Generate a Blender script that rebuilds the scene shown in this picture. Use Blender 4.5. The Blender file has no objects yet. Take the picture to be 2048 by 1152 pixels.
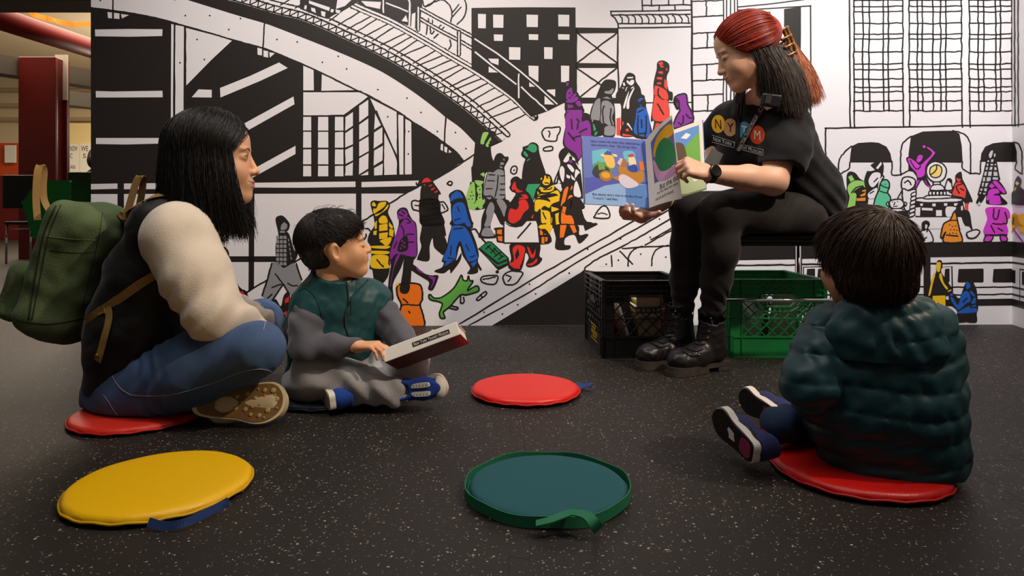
import bpy, math, random
import numpy as np
from mathutils import Vector, Matrix
from mathutils.bvhtree import BVHTree
from mathutils.geometry import tessellate_polygon

S = bpy.context.scene
COL = S.collection
random.seed(7); rng = np.random.default_rng(7)
PI = math.pi

# ------------------------------------------------------------------ camera
CH, HV, FPX = 0.56, 424.0, 1350.0          # eye height (m), horizon row, focal length in pixels (2048 wide)
cam_d = bpy.data.cameras.new('camera'); cam = bpy.data.objects.new('camera', cam_d); COL.objects.link(cam)
cam.location = (0, 0, CH); cam.rotation_euler = (PI/2, 0, 0)
cam_d.sensor_width = 36.0; cam_d.lens = FPX/2048*36.0; cam_d.shift_y = -(576-HV)/2048
cam_d.clip_start = 0.02
S.camera = cam

# ------------------------------------------------------------------ world, lamps, exposure
w = bpy.data.worlds.new('World'); S.world = w; w.use_nodes = True
w.node_tree.nodes['Background'].inputs[0].default_value = (1.0, 0.84, 0.68, 1)
w.node_tree.nodes['Background'].inputs[1].default_value = 0.10
S.view_settings.view_transform = 'Standard'; S.view_settings.look = 'None'
S.view_settings.exposure = 0.0; S.view_settings.gamma = 1.0; S.view_settings.use_curve_mapping = False

def spot(name, loc, target, power, col, angle, blend=0.6, size=0.06):
    d = bpy.data.lights.new(name, 'SPOT'); o = bpy.data.objects.new(name, d); COL.objects.link(o)
    o.location = loc; d.energy = power; d.color = col; d.spot_size = math.radians(angle); d.spot_blend = blend
    d.shadow_soft_size = size
    o.rotation_euler = (Vector(target)-Vector(loc)).to_track_quat('-Z', 'Y').to_euler()
    return o
def area(name, loc, target, power, col, sx, sy):
    d = bpy.data.lights.new(name, 'AREA'); o = bpy.data.objects.new(name, d); COL.objects.link(o)
    d.shape = 'RECTANGLE'; d.size = sx; d.size_y = sy; d.energy = power; d.color = col
    o.location = loc
    o.rotation_euler = (Vector(target)-Vector(loc)).to_track_quat('-Z', 'Y').to_euler()
    return o
WARM = (1.0, 0.80, 0.60); NEUT = (1.0, 0.93, 0.88)
spot('key_track_spot', (2.15, 0.85, 2.75), (-0.45, 2.35, 0.45), 280, WARM, 62, 0.7, 0.05)
spot('reader_track_spot', (1.9, 1.3, 2.85), (0.95, 2.55, 0.65), 60, NEUT, 46, 0.8, 0.05)
spot('wall_track_spot', (1.7, 1.9, 2.85), (1.75, 3.35, 0.95), 260, NEUT, 78, 0.9, 0.06)
spot('mural_track_spot', (-0.9, 1.5, 2.85), (-0.7, 3.3, 0.85), 130, NEUT, 92, 1.0, 0.08)
area('ceiling_fill_light', (0.2, 1.2, 3.0), (0.2, 1.2, 0), 52, NEUT, 3.0, 2.2)  # added soft ambient fill over the scene, no real panel there
area('far_room_light', (-6.0, 9.5, 3.4), (-6.0, 9.5, 0), 420, (1.0, 0.84, 0.64), 4.0, 5.0)
fl = bpy.data.lights.new('far_room_fill', 'POINT'); flo = bpy.data.objects.new('far_room_fill', fl); COL.objects.link(flo)  # added fill hidden behind the mural wall, brightens the far ceiling and walls
flo.location = (-5.2, 11.2, 1.9); fl.energy = 260; fl.color = (1.0, 0.84, 0.64); fl.shadow_soft_size = .25

# ------------------------------------------------------------------ coordinates: photo pixel + depth -> world point
def P(u, v, y):
    return np.array([(u-1024.0)/FPX*y, y, CH+(HV-v)/FPX*y])
def F(u, v, z=0.0):
    y = (CH-z)*FPX/(v-HV)
    return np.array([(u-1024.0)/FPX*y, y, z])

# ------------------------------------------------------------------ colours and materials
def lin(c):
    if isinstance(c, str):
        c = c.lstrip('#'); c = [int(c[i:i+2], 16)/255 for i in (0, 2, 4)]
    return tuple((x/12.92 if x <= 0.04045 else ((x+0.055)/1.055)**2.4) for x in c)
MATS = {}
def mat(name, color='#808080', rough=0.6, spec=0.5, bump=None, var=None, metal=0.0, sheen=0.0, attr=None, sss=0.0,
        coat=0.0, weave=None, trans=0.0, emit=0.0, aniso=0.0):
    if name in MATS: return MATS[name]
    m = bpy.data.materials.new(name); m.use_nodes = True; nt = m.node_tree; n = nt.nodes; L = nt.links
    b = n['Principled BSDF']; c = lin(color)
    b.inputs['Base Color'].default_value = (*c, 1); b.inputs['Roughness'].default_value = rough
    b.inputs['Specular IOR Level'].default_value = spec; b.inputs['Metallic'].default_value = metal
    b.inputs['Sheen Weight'].default_value = sheen; b.inputs['Coat Weight'].default_value = coat
    b.inputs['Transmission Weight'].default_value = trans
    if sheen: b.inputs['Sheen Roughness'].default_value = 0.4
    if sss:
        b.inputs['Subsurface Weight'].default_value = sss; b.inputs['Subsurface Radius'].default_value = (1.0, .35, .2)
        b.inputs['Subsurface Scale'].default_value = 0.006
    if emit:
        b.inputs['Emission Color'].default_value = (*c, 1); b.inputs['Emission Strength'].default_value = emit
    tc = n.new('ShaderNodeTexCoord')
    src = None
    if attr:
        a = n.new('ShaderNodeAttribute'); a.attribute_name = attr; src = a.outputs['Color']
    if var:                                  # (scale, amount): natural colour variation of the material
        nz = n.new('ShaderNodeTexNoise'); nz.inputs['Scale'].default_value = var[0]; nz.inputs['Detail'].default_value = 4
        L.new(tc.outputs['Object'], nz.inputs['Vector'])
        mr = n.new('ShaderNodeMapRange'); mr.inputs[3].default_value = 1-var[1]; mr.inputs[4].default_value = 1+var[1]
        mr.inputs[1].default_value = .3; mr.inputs[2].default_value = .7
        L.new(nz.outputs['Fac'], mr.inputs[0])
        mx = n.new('ShaderNodeMix'); mx.data_type = 'RGBA'; mx.blend_type = 'MULTIPLY'; mx.inputs[0].default_value = 1
        if src: L.new(src, mx.inputs[6])
        else: mx.inputs[6].default_value = (*c, 1)
        L.new(mr.outputs[0], mx.inputs[7]); src = mx.outputs[2]
    if src: L.new(src, b.inputs['Base Color'])
    h = None
    if bump:                                 # (scale, strength)
        nz = n.new('ShaderNodeTexNoise'); nz.inputs['Scale'].default_value = bump[0]; nz.inputs['Detail'].default_value = 5
        L.new(tc.outputs['Object'], nz.inputs['Vector']); h = nz.outputs['Fac']; st = bump[1]
    if weave:                                # (scale, strength) twill lines
        wv = n.new('ShaderNodeTexWave'); wv.inputs['Scale'].default_value = weave[0]; wv.inputs['Distortion'].default_value = 1.5
        wv.bands_direction = 'DIAGONAL'
        L.new(tc.outputs['Object'], wv.inputs['Vector']); h = wv.outputs['Fac']; st = weave[1]
    if h is not None:
        bp = n.new('ShaderNodeBump'); bp.inputs['Strength'].default_value = st; bp.inputs['Distance'].default_value = 0.004
        L.new(h, bp.inputs['Height']); L.new(bp.outputs[0], b.inputs['Normal'])
    MATS[name] = m
    return m

# ------------------------------------------------------------------ mesh helpers
def link_mesh(name, V, faces, m, parent=None, smooth=True, mi=None, mats=None):
    """V: (n,3) array; faces: list of index lists or (n,k) array"""
    me = bpy.data.meshes.new(name)
    V = np.asarray(V, dtype=np.float64)
    if isinstance(faces, np.ndarray):
        k = faces.shape[1]; nf = len(faces)
        me.vertices.add(len(V)); me.vertices.foreach_set('co', V.astype(np.float32).ravel())
        me.loops.add(nf*k); me.loops.foreach_set('vertex_index', faces.astype(np.int32).ravel())
        me.polygons.add(nf); me.polygons.foreach_set('loop_start', np.arange(0, nf*k, k, dtype=np.int32))
        me.update(calc_edges=True)
    else:
        me.from_pydata([tuple(v) for v in V], [], [tuple(f) for f in faces]); me.update()
    for mm in (mats or [m]): me.materials.append(mm)
    if smooth: me.polygons.foreach_set('use_smooth', np.ones(len(me.polygons), dtype=bool))
    if mi is not None: me.polygons.foreach_set('material_index', np.asarray(mi, dtype=np.int32))
    o = bpy.data.objects.new(name, me); COL.objects.link(o)
    if parent is not None: o.parent = parent
    return o
def set_col(o, cols):
    a = o.data.color_attributes.new('Col', 'FLOAT_COLOR', 'POINT')
    c = np.ones((len(o.data.vertices), 4), np.float32); c[:, :3] = cols
    a.data.foreach_set('color', c.ravel())
def tag(o, label=None, cat=None, group=None, kind=None):
    if label: o['label'] = label
    if cat: o['category'] = cat
    if group: o['group'] = group
    if kind: o['kind'] = kind
    return o
def empty(name, loc=(0, 0, 0)):
    """thing root: an Empty at the thing's base; parts are stored relative to it"""
    o = bpy.data.objects.new(name, None); COL.objects.link(o); o.location = [float(x) for x in loc]; o.empty_display_size = .05
    return o
def settle(root):
    """parts were built in world coordinates: keep them there under the moved root"""
    inv = Matrix.Translation(-root.location)
    for c in root.children: c.matrix_parent_inverse = inv
class MB:
    """collects simple solids into one mesh"""
    def __init__(s): s.V = []; s.Fc = []; s.n = 0
    def add(s, V, Fc):
        s.V.append(np.asarray(V, float)); s.Fc += [[i+s.n for i in f] for f in Fc]; s.n += len(V); return s
    def box(s, c, size, R=None):
        c = np.asarray(c, float); h = np.asarray(size, float)/2
        V = np.array([[x, y, z] for x in (-1, 1) for y in (-1, 1) for z in (-1, 1)])*h
        if R is not None: V = V@np.asarray(R).T
        return s.add(V+c, [[0, 1, 3, 2], [4, 6, 7, 5], [0, 4, 5, 1], [2, 3, 7, 6], [0, 2, 6, 4], [1, 5, 7, 3]])
    def bar(s, a, b, wd, ht, up=(0, 0, 1)):
        a = np.asarray(a, float); b = np.asarray(b, float); d = b-a; l = np.linalg.norm(d); x = d/l
        up = np.asarray(up, float); yv = np.cross(up, x); yv /= np.linalg.norm(yv)+1e-9; z = np.cross(x, yv)
        return s.box((a+b)/2, (l, wd, ht), np.stack([x, yv, z], 1))
    def tube(s, pts, r, seg=8, cap=True):
        pts = np.asarray(pts, float); n = len(pts)
        r = np.full(n, r) if np.isscalar(r) else np.asarray(r, float)
        T = np.gradient(pts, axis=0); T /= np.linalg.norm(T, axis=1)[:, None]+1e-12
        ref = np.array([0, 0, 1.]) if abs(T[0][2]) < .9 else np.array([1., 0, 0])
        V = []; N = np.cross(ref, T[0])
        for i in range(n):
            N = N-T[i]*np.dot(N, T[i]); N /= np.linalg.norm(N)+1e-12; B = np.cross(T[i], N)
            for k in range(seg):
                a = 2*PI*k/seg; V.append(pts[i]+r[i]*(N*math.cos(a)+B*math.sin(a)))
        Fc = [[i*seg+k, i*seg+(k+1) % seg, (i+1)*seg+(k+1) % seg, (i+1)*seg+k] for i in range(n-1) for k in range(seg)]
        if cap: Fc += [list(range(seg))[::-1], [(n-1)*seg+k for k in range(seg)]]
        return s.add(V, Fc)
    def ribbon(s, pts, wdir, width, thick=0.0015, nrm=None):
        """strap: a flat band along pts; wdir: width direction(s)"""
        pts = np.asarray(pts, float); n = len(pts); W = np.broadcast_to(np.asarray(wdir, float), (n, 3)).copy()
        T = np.gradient(pts, axis=0); T /= np.linalg.norm(T, axis=1)[:, None]+1e-12
        W -= T*np.sum(W*T, 1)[:, None]; W /= np.linalg.norm(W, axis=1)[:, None]; N = np.cross(T, W)
        a = pts+W*width/2; b = pts-W*width/2; V = np.concatenate([a+N*thick/2, b+N*thick/2, b-N*thick/2, a-N*thick/2])
        Fc = []
        for i in range(n-1):
            for k in range(4):
                k2 = (k+1) % 4; Fc.append([k*n+i, k*n+i+1, k2*n+i+1, k2*n+i])
        Fc += [[0, n, 2*n, 3*n], [4*n-1, 3*n-1, 2*n-1, n-1]]
        return s.add(V, Fc)
    def prism(s, poly, a, b, o, depth):
        """outline poly (2-D) in the plane o + a*x + b*y, pushed out by vector depth"""
        a, b, o, depth = [np.asarray(t, float) for t in (a, b, o, depth)]; n = len(poly)
        V = [o+a*x+b*y for x, y in poly]; V += [p+depth for p in V]
        tr = tessellate_polygon([[Vector((x, y, 0)) for x, y in poly]])
        Fc = [list(t) for t in tr]+[[i+n for i in t][::-1] for t in tr]
        Fc += [[i, (i+1) % n, n+(i+1) % n, n+i] for i in range(n)]
        return s.add(V, Fc)
    def lathe(s, prof, c, seg=32, R=None):
        prof = np.asarray(prof, float); n = len(prof); V = []
        for r, z in prof:
            for k in range(seg):
                a = 2*PI*k/seg; V.append([r*math.cos(a), r*math.sin(a), z])
        V = np.array(V)
        if R is not None: V = V@np.asarray(R).T
        Fc = [[i*seg+k, i*seg+(k+1) % seg, (i+1)*seg+(k+1) % seg, (i+1)*seg+k] for i in range(n-1) for k in range(seg)]
        Fc += [[(n-1)*seg+k for k in range(seg)], list(range(seg))[::-1]]
        return s.add(V+np.asarray(c, float), Fc)
    def build(s, name, m, parent=None, smooth=False, bevel=0.0, seg=2):
        o = link_mesh(name, np.concatenate(s.V), s.Fc, m, parent, smooth)
        if bevel:
            md = o.modifiers.new('bevel', 'BEVEL'); md.width = bevel; md.segments = seg; md.limit_method = 'ANGLE'
            md.angle_limit = math.radians(40)
        return o
def catmull(pts, sub=6, closed=False):
    p = np.asarray(pts, float); n = len(p)
    if n < 3 and not closed: 
        t = np.linspace(0, 1, sub+1)[:, None]; return p[0]*(1-t)+p[-1]*t
    out = []
    rngi = range(n) if closed else range(n-1)
    for i in rngi:
        if closed: p0, p1, p2, p3 = p[(i-1) % n], p[i], p[(i+1) % n], p[(i+2) % n]
        else: p0, p1, p2, p3 = p[max(i-1, 0)], p[i], p[i+1], p[min(i+2, n-1)]
        for k in range(sub):
            t = k/sub
            out.append(.5*((2*p1)+(-p0+p2)*t+(2*p0-5*p1+4*p2-p3)*t*t+(-p0+3*p1-3*p2+p3)*t**3))
    if not closed: out.append(p[-1])
    return np.array(out)

# ------------------------------------------------------------------ smooth-blended solids (signed distance grid -> mesh)
def nrm(v): v = np.asarray(v, float); return v/(np.linalg.norm(v)+1e-12)
class Field:
    def __init__(s, lo, hi, h):
        s.lo = np.asarray(lo, float); s.h = h; s.n = np.ceil((np.asarray(hi, float)-s.lo)/h).astype(int)+1
        s.a = np.full(s.n, 1.0, np.float32)
        s.ax = [(s.lo[i]+h*np.arange(s.n[i])).astype(np.float32) for i in range(3)]
    def sub(s, lo, hi):
        i0 = np.clip(np.floor((np.asarray(lo)-s.lo)/s.h).astype(int), 0, s.n); i1 = np.clip(np.ceil((np.asarray(hi)-s.lo)/s.h).astype(int)+1, 0, s.n)
        sl = tuple(slice(a, b) for a, b in zip(i0, i1))
        X = s.ax[0][sl[0]][:, None, None]; Y = s.ax[1][sl[1]][None, :, None]; Z = s.ax[2][sl[2]][None, None, :]
        return sl, X, Y, Z
    def comb(s, sl, d, k, op):
        if d.size == 0: return
        a = s.a[sl]
        if op == '+':
            if k > 0:
                hh = np.clip(.5+.5*(a-d)/k, 0, 1); s.a[sl] = a*(1-hh)+d*hh-k*hh*(1-hh)
            else: s.a[sl] = np.minimum(a, d)
        else:
            if k > 0:
                hh = np.clip(.5-.5*(a+d)/k, 0, 1); s.a[sl] = a*(1-hh)-d*hh+k*hh*(1-hh)
            else: s.a[sl] = np.maximum(a, -d)
    def cone(s, a, b, r1, r2, k=0.01, op='+', sq=None):
        """tapered limb from a to b; sq=(axis, factor): cross-section stretched along axis"""
        a = np.asarray(a, float); b = np.asarray(b, float); m = k+4*s.h
        f = max(1.0, sq[1]) if sq else 1.0
        lo = np.minimum(a-r1*f, b-r2*f)-m; hi = np.maximum(a+r1*f, b+r2*f)+m
        sl, X, Y, Z = s.sub(lo, hi)
        px, py, pz = X-a[0], Y-a[1], Z-a[2]; ba = b-a
        t = np.clip((px*ba[0]+py*ba[1]+pz*ba[2])/max(np.dot(ba, ba), 1e-9), 0, 1).astype(np.float32)
        dx, dy, dz = px-ba[0]*t, py-ba[1]*t, pz-ba[2]*t
        if sq:
            n = nrm(sq[0]); q = (dx*n[0]+dy*n[1]+dz*n[2])*(1/sq[1]-1); dx = dx+n[0]*q; dy = dy+n[1]*q; dz = dz+n[2]*q
        d = np.sqrt(dx*dx+dy*dy+dz*dz)-(r1+(r2-r1)*t)
        s.comb(sl, d.astype(np.float32), k, op); return s
    def chain(s, pts, rs, k=0.01, op='+', sq=None):
        for i in range(len(pts)-1): s.cone(pts[i], pts[i+1], rs[i], rs[i+1], k if i == 0 else max(k, rs[i]*.25), op, sq)
        return s
    def ell(s, c, r, R=None, k=0.01, op='+'):
        c = np.asarray(c, float); r = np.asarray(r, float); m = k+4*s.h
        e = np.full(3, r.max()) if R is not None else r
        sl, X, Y, Z = s.sub(c-e-m, c+e+m)
        px, py, pz = X-c[0], Y-c[1], Z-c[2]
        if R is not None:
            R = np.asarray(R, float); px, py, pz = [px*R[0, i]+py*R[1, i]+pz*R[2, i] for i in range(3)]
        k0 = np.sqrt((px/r[0])**2+(py/r[1])**2+(pz/r[2])**2); k1 = np.sqrt((px/r[0]**2)**2+(py/r[1]**2)**2+(pz/r[2]**2)**2)+1e-9
        s.comb(sl, (k0*(k0-1)/k1).astype(np.float32), k, op); return s
    def box(s, c, half, R=None, rad=0.01, k=0.01, op='+'):
        c = np.asarray(c, float); half = np.asarray(half, float); m = k+4*s.h; e = np.full(3, np.linalg.norm(half)) if R is not None else half
        sl, X, Y, Z = s.sub(c-e-m, c+e+m)
        px, py, pz = X-c[0], Y-c[1], Z-c[2]
        if R is not None:
            R = np.asarray(R, float); px, py, pz = [px*R[0, i]+py*R[1, i]+pz*R[2, i] for i in range(3)]
        qx, qy, qz = np.abs(px)-half[0]+rad, np.abs(py)-half[1]+rad, np.abs(pz)-half[2]+rad
        d = np.sqrt(np.maximum(qx, 0)**2+np.maximum(qy, 0)**2+np.maximum(qz, 0)**2)+np.minimum(np.maximum(qx, np.maximum(qy, qz)), 0)-rad
        s.comb(sl, d.astype(np.float32), k, op); return s
    def plane(s, p, n, k=0.0):
        """cut away the side the normal n points to"""
        n = nrm(n); X = s.ax[0][:, None, None]; Y = s.ax[1][None, :, None]; Z = s.ax[2][None, None, :]
        d = (X-p[0])*n[0]+(Y-p[1])*n[1]+(Z-p[2])*n[2]; s.comb((slice(None),)*3, (-d).astype(np.float32), k, '-'); return s
    def disp(s, fn, band=0.03):
        """push the surface by fn(x,y,z) metres (positive = outwards)"""
        idx = np.nonzero(np.abs(s.a) < band)
        x, y, z = [s.ax[i][idx[i]] for i in range(3)]
        s.a[idx] -= fn(x, y, z).astype(np.float32); return s
    def mesh(s, relax=1):
        a = s.a; ins = a < 0; n = s.n
        c = np.zeros(n-1, np.int8)
        for i in (0, 1):
            for j in (0, 1):
                for k in (0, 1): c += ins[i:n[0]-1+i, j:n[1]-1+j, k:n[2]-1+k]
        act = np.nonzero((c > 0) & (c < 8)); m = len(act[0])
        idx = np.full(n-1, -1, np.int32); idx[act] = np.arange(m)
        base = np.stack(act, 1); acc = np.zeros((m, 3)); cnt = np.zeros(m)
        cor = {}
        for i in (0, 1):
            for j in (0, 1):
                for k in (0, 1): cor[i, j, k] = a[act[0]+i, act[1]+j, act[2]+k].astype(np.float64)
        for ax in range(3):
            for o1 in (0, 1):
                for o2 in (0, 1):
                    p = [0, 0, 0]; oth = [q for q in range(3) if q != ax]; p[oth[0]] = o1; p[oth[1]] = o2; q = list(p); q[ax] = 1
                    va, vb = cor[tuple(p)], cor[tuple(q)]; mk = (va < 0) != (vb < 0)
                    t = np.where(mk, va/np.where(mk, va-vb, 1), 0)
                    for w_ in range(3):
                        acc[:, w_] += np.where(mk, (t if w_ == ax else p[w_]), 0)
                    cnt += mk
        V = (base+acc/cnt[:, None])*s.h+s.lo
        quads = []
        for ax in range(3):
            o = [q for q in range(3) if q != ax]
            sl0 = [slice(1, n[q]-1) for q in range(3)]; sl0[ax] = slice(0, n[ax]-1); sl1 = list(sl0); sl1[ax] = slice(1, n[ax])
            s0 = ins[tuple(sl0)]; s1 = ins[tuple(sl1)]; e = np.nonzero(s0 != s1)
            pos = [e[q]+(0 if q == ax else 1) for q in range(3)]
            def cell(d1, d2):
                pp = list(pos); pp[o[0]] = pp[o[0]]-d1; pp[o[1]] = pp[o[1]]-d2; return idx[tuple(pp)]
            q = np.stack([cell(1, 1), cell(0, 1), cell(0, 0), cell(1, 0)], 1)
            fl = s0[e] if ax != 1 else ~s0[e]
            q[~fl] = q[~fl][:, ::-1]; quads.append(q)
        Q = np.concatenate(quads); Q = Q[(Q >= 0).all(1)]
        for _ in range(relax):
            acc = np.zeros_like(V); cn = np.zeros(len(V))
            for i in range(4):
                np.add.at(acc, Q[:, i], V[Q[:, (i+1) % 4]]); np.add.at(cn, Q[:, i], 1)
                np.add.at(acc, Q[:, i], V[Q[:, (i-1) % 4]]); np.add.at(cn, Q[:, i], 1)
            cn[cn == 0] = 1; V = V*.5+acc/cn[:, None]*.5
        return V, Q
def merge(parts):
    Vs, Qs, n = [], [], 0
    for V, Q in parts: Vs.append(V); Qs.append(Q+n); n += len(V)
    return np.concatenate(Vs), np.concatenate(Qs)
def wob(x, y, z, s, ph=0.0):
    """cheap smooth pseudo-noise in about -1..1, feature size s (m)"""
    k = 2*PI/s
    return (np.sin(k*(x+.31*y)+ph+1.7*np.sin(k*.61*(z-.4*x)+ph))+np.sin(k*(.8*z-.5*y)+2.1*ph+1.3*np.sin(k*.53*(y+.7*x)))+np.sin(k*(.6*y+.7*z-.3*x)+.7+ph))/3

# ------------------------------------------------------------------ strands (hair) as thin three-sided tubes
def strands(paths, r0, r1):
    """paths (n,k,3) -> V, quads"""
    n, k, _ = paths.shape
    T = np.gradient(paths, axis=1); T /= np.linalg.norm(T, axis=2)[..., None]+1e-9
    ref = rng.normal(size=(n, 1, 3)); N = np.cross(T, ref); N /= np.linalg.norm(N, axis=2)[..., None]+1e-9; B = np.cross(T, N)
    rad = (r0+(r1-r0)*np.linspace(0, 1, k)**2)[None, :, None]*np.ones((n, 1, 1))
    V = np.stack([paths+rad*(N*math.cos(a)+B*math.sin(a)) for a in (0, 2*PI/3, 4*PI/3)], 2)   # n,k,3,3
    idx = np.arange(n*k*3).reshape(n, k, 3)
    Q = [np.stack([idx[:, :-1, j], idx[:, :-1, (j+1) % 3], idx[:, 1:, (j+1) % 3], idx[:, 1:, j]], -1).reshape(-1, 4) for j in range(3)]
    return V.reshape(-1, 3), np.concatenate(Q)

# ------------------------------------------------------------------ printing on a surface
def bvh_of(*objs):
    V, T, n = [], [], 0
    for o in objs:
        me = o.data; mw = o.matrix_parent_inverse if False else Matrix.Identity(4)
        V += [v.co.copy() for v in me.vertices]; T += [[i+n for i in p.vertices] for p in me.polygons]; n = len(V)
    return BVHTree.FromPolygons(V, T)
def hit(bvh, u, v, off=0.001):
    d = Vector(P(u, v, 1.0))-Vector((0, 0, CH)); d.normalize()
    loc, no, i, dist = bvh.ray_cast(Vector((0, 0, CH)), d)
    if loc is None: return None
    if no.dot(d) > 0: no = -no
    return np.array(loc+no*off)
def seam(bvh, px, r, name, m, parent, sub=8, off=0.0006, seg=5, closed=False):
    """a raised line (seam, zip, stitching) lying on a surface"""
    pts = catmull(px, sub, closed); pts = [hit(bvh, u, v, off) for u, v in pts]; pts = [p for p in pts if p is not None]
    if len(pts) < 2: return None
    return MB().tube(pts, r, seg).build(name, m, parent, True)
def patch(bvh, poly, name, m, parent, off=0.0012, grid=10, smooth_n=6):
    """flat printed patch following a surface: poly (px outline), subdivided and laid on it"""
    poly = np.asarray(poly, float); c = poly.mean(0); n = len(poly); V = [c]; Fc = []
    for g in range(1, grid+1): V += list(c+(poly-c)*g/grid)
    for i in range(n):
        Fc.append([0, 1+i, 1+(i+1) % n])
        for g in range(grid-1):
            a = 1+g*n; Fc.append([a+i, a+n+i, a+n+(i+1) % n, a+(i+1) % n])
    pts = [hit(bvh, u, v, off) for u, v in V]
    good = [p for p in pts if p is not None]
    if not good: return None
    pts = [p if p is not None else good[0] for p in pts]
    return link_mesh(name, pts, Fc, m, parent, False)
FONT = None
def text_tris(txt, size=1.0, sc=False):
    """glyph outlines as triangles in 2-D"""
    cu = bpy.data.curves.new('t', 'FONT'); cu.body = txt; cu.size = size; cu.resolution_u = 3
    o = bpy.data.objects.new('t', cu); COL.objects.link(o)
    dg = bpy.context.evaluated_depsgraph_get(); me = bpy.data.meshes.new_from_object(o.evaluated_get(dg))
    V = np.array([v.co[:] for v in me.vertices]) if len(me.vertices) else np.zeros((0, 3)); T = [list(p.vertices) for p in me.polygons]
    bpy.data.objects.remove(o); bpy.data.curves.remove(cu); bpy.data.meshes.remove(me)
    return V, T
def fit_text(txt, quad, smallcaps=False, bold=0.0):
    """text stretched into a px quad (TL, TR, BR, BL); returns px points + faces"""
    if smallcaps:
        Vs, Ts, x, n = [], [], 0, 0
        for wd in txt.split(' '):
            for j, ch in enumerate(wd):
                V, T = text_tris(ch.upper(), 1.0 if j == 0 else .78)
                V = V.copy(); w_ = V[:, 0].max(); V[:, 0] += x; x += w_+.09; Vs.append(V); Ts += [[i+n for i in t] for t in T]; n += len(V)
            x += .25
        V = np.concatenate(Vs); T = Ts
    else: V, T = text_tris(txt)
    lo = V.min(0); hi = V.max(0); a = (V[:, 0]-lo[0])/(hi[0]-lo[0]); b = (V[:, 1]-lo[1])/(hi[1]-lo[1])
    q = np.asarray(quad, float); a = a[:, None]; b = b[:, None]
    return (q[3]*(1-a)+q[2]*a)*(1-b)+(q[0]*(1-a)+q[1]*a)*b, T
def print_text(bvh, txt, quad, name, m, parent, off=0.002, smallcaps=False):
    px, T = fit_text(txt, quad, smallcaps)
    pts = [hit(bvh, u, v, off) for u, v in px]; ok = [p is not None for p in pts]
    T = [t for t in T if all(ok[i] for i in t)]; pts = [p if p is not None else (0, 0, 0) for p in pts]
    if not T: return None
    return link_mesh(name, pts, T, m, parent, False)
# ================================================================== ROOM SHELL
WL = np.array([-2.059, 3.301]); WR = np.array([2.489, 3.36]); WT = 2.65       # back wall ends (plan) and height
wd_ = nrm(WR-WL); WN = np.array([wd_[1], -wd_[0]])                              # wall normal towards the camera
SR = np.array([2.25, 2.36]); sd_ = nrm(SR-WR); SN = np.array([sd_[1], -sd_[0]])  # side wall
if SN[0] > 0: SN = -SN
M_white = mat('mural_white', '#e9e6ea', 0.55, 0.4, bump=(90, 0.03))
M_black = mat('mural_black_ink', '#221d1b', 0.5, 0.4, bump=(90, 0.03))
INK = {'K': '#221d1b', 'W': '#e9e6ea', 'Y': '#f3c51c', 'R': '#e0322c', 'B': '#1f5fc0', 'V': '#8a2f9c', 'M': '#d03ecf', 'G': '#8f9096',
       'L': '#97cf68', 'E': '#5fae46', 'T': '#35a171', 'D': '#1c8450', 'O': '#f47a1c', 'A': '#e8912c', 'N': '#b9701f', 'C': '#5fc79b',
       'P': '#efd57a', 'S': '#e4483c', 'g': '#c9c7cf'}
INKM = {k: (M_white if k == 'W' else M_black if k == 'K' else mat('mural_ink_'+k+('_light' if k.islower() else ''), c, 0.5, 0.4)) for k, c in INK.items()}
def slab(name, a, b, n, z0, z1, t, m, kind=True):
    a3, b3, n3 = np.array([*a, 0]), np.array([*b, 0]), np.array([*n, 0])
    mb = MB(); mb.prism([(0, z0), (np.linalg.norm(b-a), z0), (np.linalg.norm(b-a), z1), (0, z1)], nrm(b3-a3), (0, 0, 1), a3, -n3*t)
    o = mb.build(name, m)
    return tag(o, kind='structure')
wall_back = slab('wall_back', WL, WR, WN, 0, WT, 0.12, M_white)
wall_right = slab('wall_right', WR, SR, SN, 0, WT, 0.12, M_white)

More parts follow.
